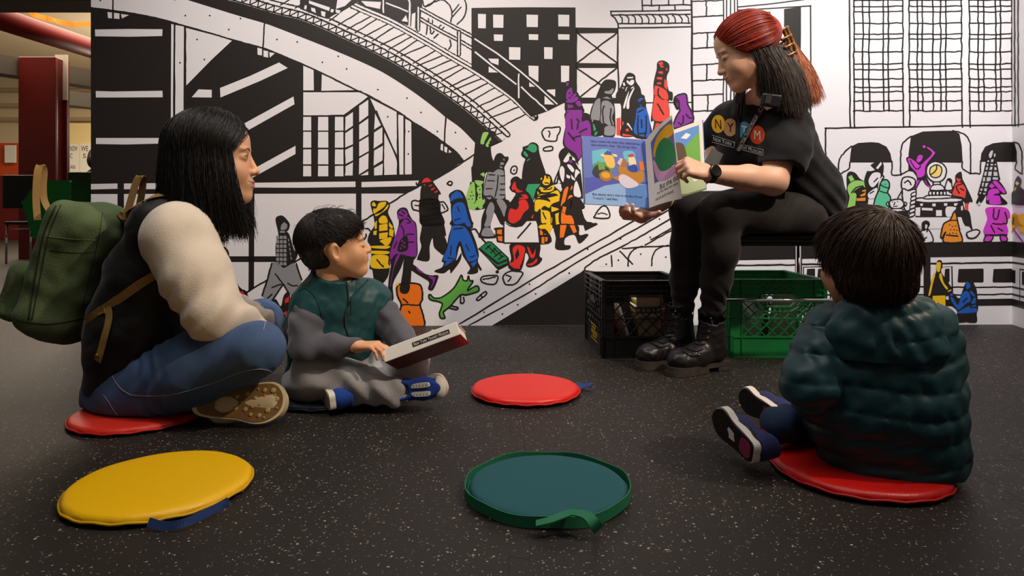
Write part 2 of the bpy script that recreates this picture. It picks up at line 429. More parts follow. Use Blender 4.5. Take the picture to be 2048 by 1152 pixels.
# floor: black rubber with pale flecks
def floor_mat():
    m = bpy.data.materials.new('speckled_rubber'); m.use_nodes = True; nt = m.node_tree; n = nt.nodes; L = nt.links; b = n['Principled BSDF']
    tc = n.new('ShaderNodeTexCoord'); mp = n.new('ShaderNodeMapping'); mp.inputs['Scale'].default_value = (1, 1, 1)
    L.new(tc.outputs['Object'], mp.inputs[0])
    nz0 = n.new('ShaderNodeTexNoise'); nz0.inputs['Scale'].default_value = 120; L.new(mp.outputs[0], nz0.inputs['Vector'])
    ad = n.new('ShaderNodeVectorMath'); ad.operation = 'MULTIPLY_ADD'; ad.inputs[1].default_value = (.012, .012, 0)
    L.new(nz0.outputs['Color'], ad.inputs[0]); L.new(mp.outputs[0], ad.inputs[2])
    prev = None
    for sc, th, thr in ((90, .18, .40), (160, .20, .55)):
        v = n.new('ShaderNodeTexVoronoi'); v.inputs['Scale'].default_value = sc; L.new(ad.outputs[0], v.inputs['Vector'])
        lt = n.new('ShaderNodeMath'); lt.operation = 'LESS_THAN'; lt.inputs[1].default_value = th; L.new(v.outputs['Distance'], lt.inputs[0])
        sp = n.new('ShaderNodeSeparateColor'); L.new(v.outputs['Color'], sp.inputs[0])
        mr = n.new('ShaderNodeMapRange'); mr.inputs[1].default_value = thr; mr.inputs[2].default_value = 1.0; L.new(sp.outputs[0], mr.inputs[0])
        ml = n.new('ShaderNodeMath'); ml.operation = 'MULTIPLY'; L.new(lt.outputs[0], ml.inputs[0]); L.new(mr.outputs[0], ml.inputs[1])
        if prev is None: prev = ml.outputs[0]
        else:
            mxx = n.new('ShaderNodeMath'); mxx.operation = 'MAXIMUM'; L.new(prev, mxx.inputs[0]); L.new(ml.outputs[0], mxx.inputs[1]); prev = mxx.outputs[0]
    mx = n.new('ShaderNodeMix'); mx.data_type = 'RGBA'; mx.inputs[6].default_value = (*lin('#211d1a'), 1); mx.inputs[7].default_value = (*lin('#a39b90'), 1)
    L.new(prev, mx.inputs[0]); L.new(mx.outputs[2], b.inputs['Base Color'])
    b.inputs['Roughness'].default_value = .55; b.inputs['Specular IOR Level'].default_value = .35
    nz = n.new('ShaderNodeTexNoise'); nz.inputs['Scale'].default_value = 420; L.new(mp.outputs[0], nz.inputs['Vector'])
    bp = n.new('ShaderNodeBump'); bp.inputs['Strength'].default_value = .25; bp.inputs['Distance'].default_value = .001
    L.new(nz.outputs['Fac'], bp.inputs['Height']); L.new(bp.outputs[0], b.inputs['Normal'])
    return m
M_floor = floor_mat()
floor = tag(MB().box((-3.2, 7.0, -.05), (15.4, 18.0, .1)).build('floor', M_floor), kind='structure')
# fine puzzle joints between the rubber mats, pressed into the surface
M_joint = mat('mat_joint', '#1c1815', .8, .2)
jt = MB()
def joint(p0, p1, nteeth):
    p0 = np.array(p0); p1 = np.array(p1); d = p1-p0; t = nrm(d); s_ = np.array([-t[1], t[0]]); pts = []
    for i in range(nteeth):
        for a, o in ((0, 0), (.38, 0), (.32, .035), (.68, .035), (.62, 0)): pts.append(p0+d*(i+a)/nteeth+s_*o)
    pts.append(p1)
    for a, b in zip(pts[:-1], pts[1:]):
        jt.bar([*a, .00002], [*b, .00002], .0009, .0002)
for x in (-.93, .03, .99): joint((x, .95), (x, 2.7), 8)
joint((.9, 1.52), (2.0, 1.52), 6)
jo = jt.build('mat_joint', M_joint, floor); jo['kind'] = 'stuff'

ceil_m = mat('ceiling_paint', '#6b6355', .8, .2)
ceiling = tag(MB().box((-3.2, 1.4, 3.55), (15.4, 6.8, .1)).build('ceiling', ceil_m), kind='structure')
tag(MB().box((-3.2, 10.4, 3.55), (15.4, 11.2, .1)).build('ceiling_far', mat('cream_ceiling', '#e2d2b4', .8, .2)), kind='structure')
tag(MB().box((-6.0, 5.2, 2.82), (6.0, .3, 1.36)).build('trim_soffit', ceil_m), kind='structure')

# ================================================================== MURAL (flat print on the two walls)
CROP = {'p': (0, 0, 1), 'A': (150, 0, 5.12), 'B': (550, 0, 5.12), 'C': (550, 225, 5.12), 'D': (700, 400, 5.12), 'E': (850, 450, 5.12), 'F': (950, 0, 5.12),
        'G': (950, 225, 5.12), 'H': (1250, 0, 5.12), 'I': (1648, 0, 5.12), 'J': (1648, 225, 5.12), 'L': (400, 450, 5.12), 'N': (0, 225, 5.12),
        'S': (1600, 420, 4.571), 'Q': (1120, 450, 3.657), 'g': (940, 270, 7.877), 'k': (1150, 130, 7.585), 'm': (1820, 280, 8.98),
        'z': (1840, 560, 9.846), 'l': (300, 190, 5.12), 'b': (560, 390, 6.817)}
def cv(crop, s):
    if isinstance(s, str): s = [float(t) for t in s.replace(',', ' ').split()]
    a = np.asarray(s, float).reshape(-1, 2); o = CROP[crop]; return np.stack([o[0]+a[:, 0]/o[2], o[1]+a[:, 1]/o[2]], 1)
def on_plane(u, v, A, n):
    d = np.array([(u-1024)/FPX, 1.0]); t = np.dot(A, n)/np.dot(d, n); return t*d[0], t, CH+(HV-v)/FPX*t
ORD = [0, None]
class Mur:
    def __init__(s, name, wall=None, sm=True): s.name = name; s.V = []; s.Fc = []; s.mi = []; s.cols = []; s.sm = sm; s.right = wall is wall_right and wall is not None
    def put(s, px, tris, col):
        if ORD[1] != (s.name, col): ORD[0] += 1; ORD[1] = (s.name, col)
        off = .0003+ORD[0]*.000009
        A, n = (WR, SN) if s.right else (WL, WN)
        if col not in s.cols: s.cols.append(col)
        b = len(s.V)
        for u, v in px:
            x, y, z = on_plane(u, v, A, n); s.V.append((x+n[0]*off, y+n[1]*off, max(z, .001)))
        s.Fc += [[b+i for i in t] for t in tris]; s.mi += [s.cols.index(col)]*len(tris)
    def f(s, col, crop, pts, sm=None):
        px = cv(crop, pts)
        if (s.sm if sm is None else sm) and len(px) > 4: px = catmull(px, 4, True)
        tr = tessellate_polygon([[Vector((a, -b, 0)) for a, b in px]])
        s.put(px, tr, col); return s
    def s(s, w_, crop, pts, col='K', closed=False, wig=.35, sm=True): return s.st(w_, cv(crop, pts), col, closed, wig, sm)
    def st(s, w_, px, col='K', closed=False, wig=.35, sm=True):
        px = np.asarray(px, float)
        L_ = np.linalg.norm(np.diff(px, axis=0), axis=1).sum()
        if sm or len(px) == 2: px = catmull(px, 6 if len(px) > 2 else max(2, int(L_/9)), closed)
        if wig and len(px) > 2: px = px+rng.normal(0, wig, px.shape)
        n = len(px); nx = np.roll(px, -1, 0); pv = np.roll(px, 1, 0)
        if not closed: nx[-1] = px[-1]; pv[0] = px[0]
        t = nx-pv; t /= np.linalg.norm(t, axis=1)[:, None]+1e-9; q = np.stack([-t[:, 1], t[:, 0]], 1)
        r = (w_/2)*(1+(rng.normal(0, .06, n) if wig else 0))[:, None] if wig else np.full((n, 1), w_/2)
        V = list(px+q*r)+list(px-q*r)
        Fc = [[i, (i+1) % n, n+(i+1) % n, n+i] for i in range(n if closed else n-1)]
        if not closed:
            for e, sg in ((0, -1), (n-1, 1)):
                b = len(V); V += [px[e]+(w_/2)*(t[e]*sg*math.cos(a)+q[e]*math.sin(a)) for a in np.linspace(-PI/2, PI/2, 6)]
                Fc.append(list(range(b, b+6)))
        s.put(V, Fc, col); return s
    def d(s, crop, pts, r=1.8, col='K'):
        for c in cv(crop, pts):
            s.put([c+r*np.array([math.cos(a), math.sin(a)]) for a in np.arange(8)*PI/4], [list(range(8))], col)
        return s
    def fo(s, col, crop, pts, w_=3.2):
        """filled shape with an ink outline"""
        px = catmull(cv(crop, pts), 4, True); s.f(col, 'p', px.ravel(), False); s.st(w_, px[::2], closed=True, wig=.2); return s
    def done(s):
        return link_mesh(s.name, s.V, s.Fc, None, wall_right if s.right else wall_back, False, s.mi, [INKM[c] for c in s.cols])

# --- bridge girder, gussets and building under it
m = Mur('printed_bridge', sm=False)
low = cv('p', '181.5 15.6 248 24.4 312 36 369 52 414 64.5 466 80 525 96 550 105.5 606 129 644 146.5 712 180 741 193 798 225 823 242.6 855 262 888 285.5 911 303 927 322')
top = cv('p', '369 -2 419.5 13.7 482 33 527 46 550 54 599 73 657 96 716 121 765 144.5 813.7 175 852.7 203 880 225 892 235 921 256 950 285.5')
low, top = catmull(low, 4), catmull(top, 4)
m.f('K', 'p', np.concatenate([low, cv('p', '866 361 843 371 811 387 182 388')]).ravel())                        # dark space under the girder
# dark band between girder and truss
R_ = catmull(cv('B', '-900 -190 -400 -85 0 35 300 110 560 215 740 300 1000 420 1250 550 1500 700 1750 860 2000 1040 2200 1210 2385 1380'), 6)   # lower rail
def offs(pl, d):
    t = np.gradient(pl, axis=0); t /= np.linalg.norm(t, axis=1)[:, None]; return pl+np.stack([-t[:, 1], t[:, 0]], 1)*d
tr0 = offs(R_, 20)
m.f('K', 'p', np.concatenate([top, cv('p', '948 309 1012 276'), tr0[tr0[:, 1] > -40][::-1]]).ravel())
for q in ('190 59 258 58 325 58.5 324.5 72 260 73.5 190.5 72.5', '191.5 182 225 183 325 181.6 325.5 194.5 230 195 192 195', '192 276 260 276 325.5 276 325.5 287 250 289 192 288',
          '182 368 235 367 235 377.5 182 379', '248 367 350 366 350 378 248 378.5', '509 365.5 620 364 711 363 711 374 600 375.5 509 375',
          '723 364 838 361 833 372 723 374.5', '215 24 224 25 224 37 216 36', '228 25.5 239 27 239 38 228 37', '242 28 258 30 244 37',
          '342.5 48 347.5 49 346 200 347 362 341.5 362 342 170', '351 50 368 53 367 200 368 362 350 362 350 150', '383.5 194.5 397 178.7 423.5 179.7 423.5 195',
          '440 176 500 152 558 125 575.5 136 520 162 441 195', '470 257 587 193 589 208.5 490 264', '490 347 591 291.6 591 308 527.5 343 500 358', '372 55.7 465.5 80 423.5 119 372.6 171'):
    m.f('W', 'p', q)
for q in ('1868 490 1915 492 1915 568 1870 560', '1930 515 1978 525 1978 590 1930 580', '1990 535 2048 545 1995 590'): m.f('W', 'A', q)
for q in ('290 670 395 715 398 925 290 925', '480 755 830 922 475 930', '290 945 880 945 950 990 745 1160 715 1185 290 1180'): m.f('W', 'B', q)
for x0, x1 in ((290, 370), (442, 545), (615, 700)):
    for y0, y1 in ((45, 185), (198, 360), (378, 530), (545, 653)): m.f('W', 'C', [x0, y0, x1, y0, x1+1, y1, x0-2, y1])
for q in ('718 50 798 -5 798 135 716 190', '716 215 798 160 798 325 716 360', '716 385 798 345 798 490 716 530', '716 555 798 510 795 645 714 645',
          '862 -68 955 -130 955 30 862 100', '862 125 955 60 955 225 862 280', '862 300 957 245 960 395 862 450', '862 470 958 415 955 575 860 635', '875 645 955 600 955 640',
          '1025 10 1085 130 1015 175', '1015 205 1100 150 1100 310 1010 370', '1015 390 1105 340 1100 490 1010 545', '1015 570 1105 520 1100 640 1015 645',
          '975 -145 1245 -5 1250 435 1110 160', '1120 205 1255 490 1255 635 1115 640', '1260 20 1315 35 1315 635 1275 635', '1335 65 1395 95 1400 632 1330 635',
          '1700 320 1720 325 1720 395 1695 380', '1735 345 1765 360 1760 415 1735 400', '1780 380 1810 405 1780 415'): m.f('W', 'C', q)
m.s(3, 'p', '350 -2 350 0'); m.s(3.2, 'p', '226 -3 226 36'); m.s(3.2, 'p', '349.5 50 349 200 350 362'); m.s(3.4, 'p', '370.5 53 371 120 369.5 172')
m.s(3, 'p', '529 46 526 96'); m.s(3.2, 'p', '892 233 889 287'); m.st(3.4, low[::2], wig=.2); m.s(3.2, 'p', '607 183 722 183'); m.s(3, 'p', '690 230 736 195'); m.s(3, 'p', '607 232.5 690 231')
for y0 in (262.3, 297, 330): m.s(2.6, 'p', [606, y0, 689, y0+.5])
m.s(3, 'p', '689 231 689 352'); m.s(2.6, 'p', '767 256 767 350')
m.s(2.8, 'p', '753 222 794 318 795 350'); m.s(2.8, 'p', '795 226 795 349'); m.s(2.8, 'p', '809 233 808.5 349')
m.d('A', '1130 160 1380 160 1695 190 1575 303 1250 405 1325 610 1075 643 260 5').d('p', '355 234')
m.d('B', '20 405 228 430 485 638 648 577 733 706 1053 918 1352 1005 1495 1152').d('C', '1155 45 1370 195 1365 425 1663 195 1848 205 1955 370')
# mullions of the big window below
for q in ('235 386 248 386 248 650 235 650', '498 386 509 386 508 577 497 582', '712 386 723 386 723 446 712 452', '235 512.5 594 512.5 590 524 235 524'): m.f('K', 'p', q)
m.s(3.4, 'p', '440 618 492 585 529 563 595 521 610 512 660 482 725 443 746 429 778 408 811 387 843 370.5 866 361 911 334 948 309')
m.done()

# --- elevated railway: truss, rails and sleepers
m = Mur('printed_railway', sm=False)
U_ = catmull(cv('B', '-400 -500 400 -150 840 70 1190 225 1540 420 1800 575 2048 720 2250 858 2445 1000 2600 1152 2660 1200'), 6)
on = R_[:, 1] > -60
m.f('W', 'p', np.concatenate([R_, U_[::-1]]).ravel())
tb, tt = offs(R_, 18), offs(R_, 4)
m.f('W', 'p', np.concatenate([tt, tb[::-1]]).ravel())
m.st(3, tb, wig=.2)
def resamp(pl, step):
    sgl = np.r_[0, np.cumsum(np.linalg.norm(np.diff(pl, axis=0), axis=1))]; q = np.arange(0, sgl[-1], step)
    return np.stack([np.interp(q, sgl, pl[:, i]) for i in (0, 1)], 1)
ra, rb = resamp(tt, 16.5), resamp(tb, 16.5)
for i in range(min(len(ra), len(rb))-1):
    m.st(2.6, [ra[i], rb[i]], wig=0); m.st(2.6, [rb[i], ra[i+1]], wig=0)
m.st(12, R_, wig=.2); m.st(5.5, R_, 'W', wig=.2)
ua, uc = resamp(R_, 17.5), resamp(U_, 17.2)
sg = [(R_[np.argmin(np.hypot(*(R_-cv('B', a)[0]).T))], U_[np.argmin(np.hypot(*(U_-cv('B', b)[0]).T))]) for a, b in
      ((a, b) for a, b in zip(('-100 10', '60 45', '200 90', '330 125', '430 170', '560 205', '650 240', '750 275', '840 320', '920 350', '990 385', '1075 430', '1170 480', '1240 520', '1320 565', '1420 610', '1490 665', '1560 710', '1630 770', '1700 820', '1780 865', '1850 915', '1930 965', '2000 1015', '2070 1080', '2140 1150', '2210 1215', '2290 1290'),
                              ('180 -180', '340 -110', '470 -40', '560 -10', '680 30', '800 60', '900 130', '1000 175', '1080 215', '1160 245', '1260 290', '1350 330', '1430 370', '1500 410', '1590 460', '1680 515', '1750 560', '1830 610', '1900 655', '1970 690', '2060 745', '2140 800', '2210 850', '2280 900', '2370 960', '2450 1020', '2530 1090', '2600 1160')))]
for a, b in sg: m.st(2.8, [a, b], wig=.25)
m.st(15, U_, wig=.2); m.st(4, offs(U_, 3.4), 'W', wig=.2); m.st(4, offs(U_, -3.4), 'W', wig=.2)
# train nose, signals and shrubs at the top edge
m.f('K', 'p', '600 -2 718 -2 716 4 690 20 668 30 655 38 640 34 600 18'); m.f('W', 'p', '675 -2 705 -2 690 12 672 18')
for q in ('610 10 614 12 612 20 608 17', '622 15 630 17 632 26 623 22', '642 22 651 24 650 34 643 31', '618 1 660 15 658 22 618 7', '662 18 668 19 666 25 661 24', '671 19 681 21 679 27 672 25'): m.f('W', 'p', q)
m.f('K', 'p', '716 -2 846 -2 838 60 805 47 716 8'); m.f('W', 'p', '722 2 762 4 760 18 732 12'); m.f('W', 'p', '803 42 812 30 816 44')
m.s(3, 'p', '767 -2 767 25', 'W'); m.s(3, 'p', '773 6 815 23', 'W'); m.s(3.5, 'p', '806 -2 819 3 818 52', 'W'); m.f('W', 'p', '824 28 831 25 830 58 822 54')
m.s(3, 'p', '850 14 868 4 886 0 900 12 904 30 901 43'); m.s(3, 'p', '928 -2 933 14 928 34 914 49'); m.s(2.6, 'p', '905 25 918 9'); m.s(2.6, 'p', '905 33 922 15'); m.s(3, 'p', '845 -2 848 12 860 10 872 -2')
m.s(3, 'p', '855 52 853 68'); m.s(3, 'p', '860 56 863 68 868 62'); m.s(3, 'p', '876 68 868 76'); m.s(3, 'p', '900 80 902 90 898 98'); m.s(2.6, 'p', '857 37 858 43 M'[:-2]); m.s(2.6, 'p', '865 41 864 47'); m.s(2.6, 'p', '882 50 877 55'); m.s(2.6, 'p', '888 54 884 59')
for pl in ('837 15 882 40 950 76', '839 37 880 61 914 79 950 100', '836.5 15 836.5 60', '918 64 918 110'):
    a = catmull(cv('p', pl), 5); m.st(8.5, a, wig=.2); m.st(3, a, 'W', wig=.2)
m.done()

# --- dark tower block and scaffold
m = Mur('printed_tower_block', sm=False)
m.f('K', 'p', '943 16 1000 15 1060 14.5 1151 15 1152 208 1128 206 1094 223 1062 234 1028 198 989 168 943 135')
for a, b, c, d in ((30, 142, 112, 290), (185, 150, 292, 285), (527, 150, 645, 278), (852, 150, 966, 272), (193, 352, 285, 420), (550, 350, 648, 410), (850, 350, 968, 408), (348, 483, 465, 612),
                   (707, 483, 795, 605), (880, 672, 965, 842)): m.f('W', 'F', [a, b, c, b+3, c-2, d, a+2, d-2])
for q in ('547 672 650 676 648 840 552 775', '555 842 615 888 555 888', '135 600 242 602 240 668 165 640', '140 680 235 742 140 742', '740 918 822 915 820 992 735 930', '712 980 812 1072 712 1068'): m.f('W', 'F', q)
for q in ('0 400 230 550 450 720 640 880 840 1060', '0 535 200 690 420 858', '475 895 735 1130', '445 760 447 1000'): m.s(3, 'F', q, 'W', sm=False)
m.f('K', 'p', '1151 55 1237 56 1237 66 1151 67'); m.f('K', 'p', '1151 126 1236 127 1236 136 1151 136'); m.f('K', 'p', '1160 195 1245 196 1245 207 1150 207')
m.s(3.4, 'p', '1235.5 57 1236 130 1238 200'); m.s(3.4, 'p', '1153 58 1152 130 1153 190 1160 200')
for q in ('1154 66 1234 126', '1234 66 1154 126', '1153 136 1205 172', '1234 136 1160 194'): m.s(3.3, 'p', q)
m.done()

# --- stone pier, cornice and bricks
m = Mur('printed_stone_pier', sm=False)
for q in ('1222 23.5 1300 22 1382 20.5', '1222 24 1222 30 1230 36 1236 47 1237 55', '1224 30 1380 28.5', '1236 47.5 1380 46', '1237 55.5 1310 55 1382 54', '1284 -2 1285 22', '1285 11.5 1382 9.5', '1303 -2 1303 11', '1337 -2 1337 10.5', '1367 -2 1367 10', '1318 11 1318 22', '1350 11 1350 21'): m.s(2.9, 'p', q, sm=False)
for i in range(11): x = 1241+13.3*i; m.s(2.6, 'p', [x-3, 30, x+3, 37, x+3, 46])
m.s(4.2, 'p', '1382 -155 1383 -3 1384 60 1383.5 130 1385 190 1386 260 1386 330', sm=False)
for y0 in (-127, -95, -62, -30, 2, 33, 66, 96, 129, 161, 190, 222, 254, 285): m.s(2.9, 'p', [1385, y0+1, 1415, y0-.5, 1446, y0-2])
for x0, y0, y1 in ((1412, 2, 32), (1414, -62, -31), (1413, -127, -96), (1414, 66, 96), (1413, 129, 160), (1415, 190, 221), (1414, 254, 284)): m.s(2.9, 'p', [x0, y0, x0+1, (y0+y1)/2, x0, y1])
for x0 in (1446, 1452.5, 1460.5, 1467.5, 1474): m.s(2.6, 'p', [x0, -155, x0+1, 120, x0, 255])
for q in ('1476 14 1540 8 1620 -2', '1476 20 1540 17 1621 12', '1621 12 1622 160 1621 255', '1510 26 1540 24 1540 60'): m.s(2.8, 'p', q, sm=False)
m.f('K', 'p', '1568 18 1602 14 1602 70 1601 130 1568 130 1568 60'); m.s(2.6, 'p', '1290 205.5 1340 205 1386 205')
m.done()

# --- tall leaded windows
m = Mur('printed_leaded_windows', sm=False)
YS = [12.7, 23.4, 46.5, 68.4, 77.7, 104, 128, 139, 158, 174.4, 183.6, 202, 221.7]; YS = YS+[t-222 for t in YS[3:]]
for vx, outer in (((1707.6, 1725, 1738, 1766, 1776, 1805), (1707, 1807)), ((1818, 1834.5, 1844, 1865, 1880.5, 1891, 1922.5), (1820, 1924)), ((1938, 1955.6, 1967, 1991, 2000.5, 2023), (1940, 2023))):
    for i, x in enumerate(vx):
        e = 254 if i in (0, len(vx)-1) else 222
        m.st(3.1, [(x-.8, -155), (x, -70), (x, -3), (x+.8, 60), (x, 120), (x+1.2, 180), (x+1.6, e)], wig=.5)
    for y0 in YS: m.st(2.7, [(vx[0], y0), ((vx[0]+vx[-1])/2, y0+.6), (vx[-1]+1, y0-1)], wig=.5)
    m.st(2.7, [(vx[0], 0.8), (vx[-1]+1, 0)], wig=.4)
m.st(3.4, [(1698, -155), (1699, -3), (1699.5, 130), (1700, 255)], wig=.4)
m.s(3.2, 'p', '1651 257 1740 255 1840 253 1940 251 2023 250.5'); m.s(3.2, 'p', '1651.5 257 1651 300 1650.5 350'); m.s(3.2, 'p', '1638 353 1650 349 1676 349')
m.done()

# --- station arches
m = Mur('printed_station_arches')
for blk, lines in ((('262 512 270 430 282 345 350 312 480 303 560 310 640 350 680 420 697 512'), ('140 640 150 520 180 440 280 345', '140 640 160 632 255 575 262 512', '695 500 698 560 697 638 790 640')),
                   (('862 600 865 420 890 242 1010 195 1180 188 1320 186 1385 215 1410 340 1420 515 1230 512 1130 505 1040 540 1000 620'), ('785 640 785 480 800 330 890 242', '785 640 865 590', '1320 186 1440 225 1495 310 1500 420 1503 625', '1415 510 1420 575 1500 625', '1500 625 1560 622 1598 622 1602 500')),
                   (('1600 506 1610 420 1650 350 1730 315 1840 302 1926 303 1926 506'), ())):
    px = cv('J', blk)
    m.f('K', 'p', px.ravel(), False)
    for q in lines: m.s(3, 'J', q)
m.done()
m = Mur('printed_arch_reveal', wall_right)
m.f('K', 'J', '1926 303 1950 305 1975 400 1976 506 1926 506', False); m.s(3, 'J', '1950 306 1990 320 2025 400 2028 500 2030 630'); m.s(3, 'J', '1975 506 1960 580 2030 630'); m.s(3, 'p', '2024 250.5 2035 250 2060 246')
m.s(3, 'p', '2036 -3 2037 252'); m.s(3, 'p', '2029 -3 2030 252')
def hz(z, u):
    x_, y_, z_ = on_plane(u, HV, WR, SN); return HV-(z-CH)*FPX/y_
def hband(z0, z1, u0=2024.5, u1=2200): us = np.linspace(u0, u1, 8); m.f('K', 'p', [t for u in us for t in (u, hz(z0, u))]+[t for u in us[::-1] for t in (u, hz(z1, u))], False)
hband(.413, .338); hband(.129, .094); hband(.314, .304); hband(.192, .182); hband(.156, .146)
for u0, u1 in ((2024, 2031), (2044, 2062), (2066, 2086), (2120, 2160)): hband(.272, .208, u0, u1)
for u0 in (2039, 2091): hband(.285, .13, u0, u0+1.4)
hband(.285, .278, 2039, 2092)
m.done()

# --- escalator side, tunnel and train on the right
m = Mur('printed_escalator', sm=False)
m.f('K', 'p', '985 652 1010 637 1151 553 1170 540 1330 560 1345 652')
m.f('W', 'p', '1200 527 1225 512 1226 533 1198 533')
for q in ('915 651 1055 565 1155 507 1250 452 1360 388 1440 345', '938 651 1061 583 1100 558 1163 519 1250 470 1400 384', '985 652 1151 553 1172 534 1200 515 1247 492 1300 462 1370 420'): m.s(3.2, 'p', q)
m.d('E', '605 893 1070 606 1665 246 2003 143 793 912 950 816 1133 706 1478 494 1856 402 1980 360').d('Q', '203 177 443 102 660 90 590 213 774 235 427 258 338 287 67 352').d('p', '1317 400 1344 419 1319 438')
for q in ('1245 497 1300 493 1345 492', '1223 511 1224 533', '1240 502 1265 528', '1256 532 1257 514 1268 499 1285 492', '1303 532 1306 510 1318 496 1336 491', '1290 490 1400 430', '1302 480 1345 455'): m.s(3, 'p', q)
m.done()
m = Mur('printed_train', sm=False)
m.f('K', 'p', '1470 487 1640 486 1830 485 2024 483 2024 513 1830 515 1470 521')                                     # platform edge
m.f('W', 'p', '1470 521 1587 519 1587 527 1470 528'); m.f('W', 'p', '1605 518 1848 515 1848 524 1605 526'); m.f('W', 'p', '1861 515 2023 513 2023 523 1861 525')
m.f('K', 'p', '1590 515 1604 515 1604 602 1590 602'); m.f('K', 'p', '1847 512 1861 512 1861 600 1847 600')
m.s(3.4, 'p', '1470 531 1590 530'); m.s(3.4, 'p', '1604 529 1848 526'); m.s(3.4, 'p', '1861 527.5 2023 525')
for x0, x1 in ((1612, 1630), (1634, 1652), (1700, 1718), (1760, 1796), (1816, 1826), (1888, 1899), (1915, 1967), (1985, 2024)): m.f('K', 'p', [x0+2, 538, x1-1, 537, x1, 539, x1, 563, x1-2, 565, x0+1, 565, x0, 562])
for q in ('1608 602 1607 534 1660 533 1661 602', '1690 602 1690 534 1728 533 1728 602', '1808 602 1808 534 1832 533 1833 602', '1880 600 1880 534 1904 533 1905 600', '1610 574 1848 573', '1861 575 2023 574', '1604 590 1848 589', '1861 591 2023 588'): m.s(3, 'p', q, sm=False)
m.f('K', 'p', '1470 602 1850 600 2024 597 2024 611 1850 613 1470 616')
m.f('W', 'p', '1470 533 1588 532 1588 600 1470 600')
m.s(3, 'p', '1470 572 1588 571'); m.f('K', 'p', '1500 540 1570 540 1570 562 1500 562')
m.f('W', 'p', '1470 480 1509 480 1508 487 1470 487')
m.f('B', 'p', '1518 481 1548 481 1550 487 1518 487'); m.f('g', 'p', '1560 483 1605 482 1603 487 1560 487'); m.f('S', 'p', '1622 480 1640 480 1640 487 1620 487')
m.done()
# ================================================================== printed pedestrians
def ped(name='printed_pedestrian', wall=None): return Mur(name, wall)
# litter on the ramp
for q, inner in (('k' and (685, 205, 720, 160, 800, 155, 865, 150, 870, 190, 845, 240, 830, 290, 750, 290, 710, 270), '755 190 765 210 758 250'), ((705, 365, 760, 348, 795, 355, 790, 385, 740, 395, 705, 390), None), ((365, 605, 380, 560, 410, 548, 430, 570, 425, 610, 400, 632), '395 600 405 585')):
    m = ped('printed_litter'); m.s(3, 'G', q, closed=True, wig=.2)
    if inner: m.s(2.6, 'G', inner)
    m.done()
for q, inn in (('1340 805 1375 780 1500 775 1512 810 1490 855 1440 865 1370 850 1345 830', '1360 815 1440 800 1490 790'), ('1570 780 1640 730 1760 740 1755 780 1690 860 1600 865 1575 830', '1600 770 1650 790 1620 830'), ('1300 1010 1380 940 1395 965 1320 1025', '1335 975 1355 1000')):
    m = ped('printed_litter'); m.fo('W', 'D', q, 3.2); m.s(3, 'D', inn); m.done()
m = ped('printed_litter'); m.fo('W', 'C', '1400 920 1430 900 1470 910 1500 895 1500 1000 1440 1000 1410 985'); m.s(2.6, 'C', '1435 950 1480 955'); m.fo('W', 'C', '1680 930 1730 920 1770 985 1750 1010 1690 1025'); m.s(2.6, 'C', '1710 940 1740 990'); m.done()
m = ped('printed_litter'); m.fo('W', 'G', '1225 1060 1290 970 1350 970 1375 1075 1240 1080'); m.s(2.6, 'G', '1260 1040 1300 1030 1350 1045'); m.fo('W', 'C', '1765 730 1790 705 1815 720 1800 745'); m.done()

# black coat with red cap
m = ped(); m.f('K', 'C', '1490 800 1500 760 1495 700 1590 680 1640 740 1700 830 1675 850 1680 960 1700 1020 1730 1152 1500 1152 1485 1000')
m.f('K', 'D', '720 0 910 0 930 130 960 230 985 360 970 370 1000 470 960 560 920 540 860 480 845 390 815 480 810 620 700 615 690 590 730 480 715 395 735 270 715 200')
m.f('R', 'C', '1462 725 1500 720 1520 685 1560 668 1590 690 1600 705 1540 715'); m.s(3, 'C', '1446 718 1452 738 1470 748')
for q in ('1520 735 1540 735 1535 755', '1575 750 1605 735 1612 745 1580 762', '1595 785 1635 765 1640 778 1605 800', '1630 815 1665 795 1670 808 1640 825'): m.f('R', 'C', q)
m.done()
# green leopard walker (behind), with dark top
m = ped(); m.f('K', 'g', '40 -40 110 180 65 300 40 480 20 520 30 740 0 760 -10 1150 260 1150 230 1040 215 920 225 720 250 600 300 570 370 440 340 320 330 170 370 60 380 -60')
m.f('L', 'g', '165 130 185 20 215 -40 290 -40 270 20 230 100 215 145'); m.f('L', 'g', '245 165 285 90 325 35 330 80 300 110 310 130 290 150 290 190')
m.f('L', 'g', '160 620 210 585 240 620 215 660'); m.f('L', 'g', '80 715 200 725 205 760 180 780 190 860 185 960 200 1030 230 1050 150 1085 115 1000 130 940 105 870 120 800 90 760')
m.f('L', 'g', '20 810 50 740 70 800 60 860 85 930 80 990 60 1060 -20 1060 0 900'); m.f('L', 'g', '40 1130 100 1040 120 1140 60 1150')
m.d('g', '135 808 155 860 155 935 155 985 25 900 55 950 35 1010', 1.6); m.done()
m = ped(); m.f('L', 'C', '1955 880 1985 770 2030 710 2048 760 2048 920 1985 905'); m.d('C', '2015 815 2003 855 2030 850 1985 888 2020 888', 1.5); m.f('L', 'D', '1205 0 1280 0 1265 35 1290 30 1300 0 1390 0 1380 40 1350 90 1320 85 1290 40 1280 100 1220 90 1215 60'); m.done()
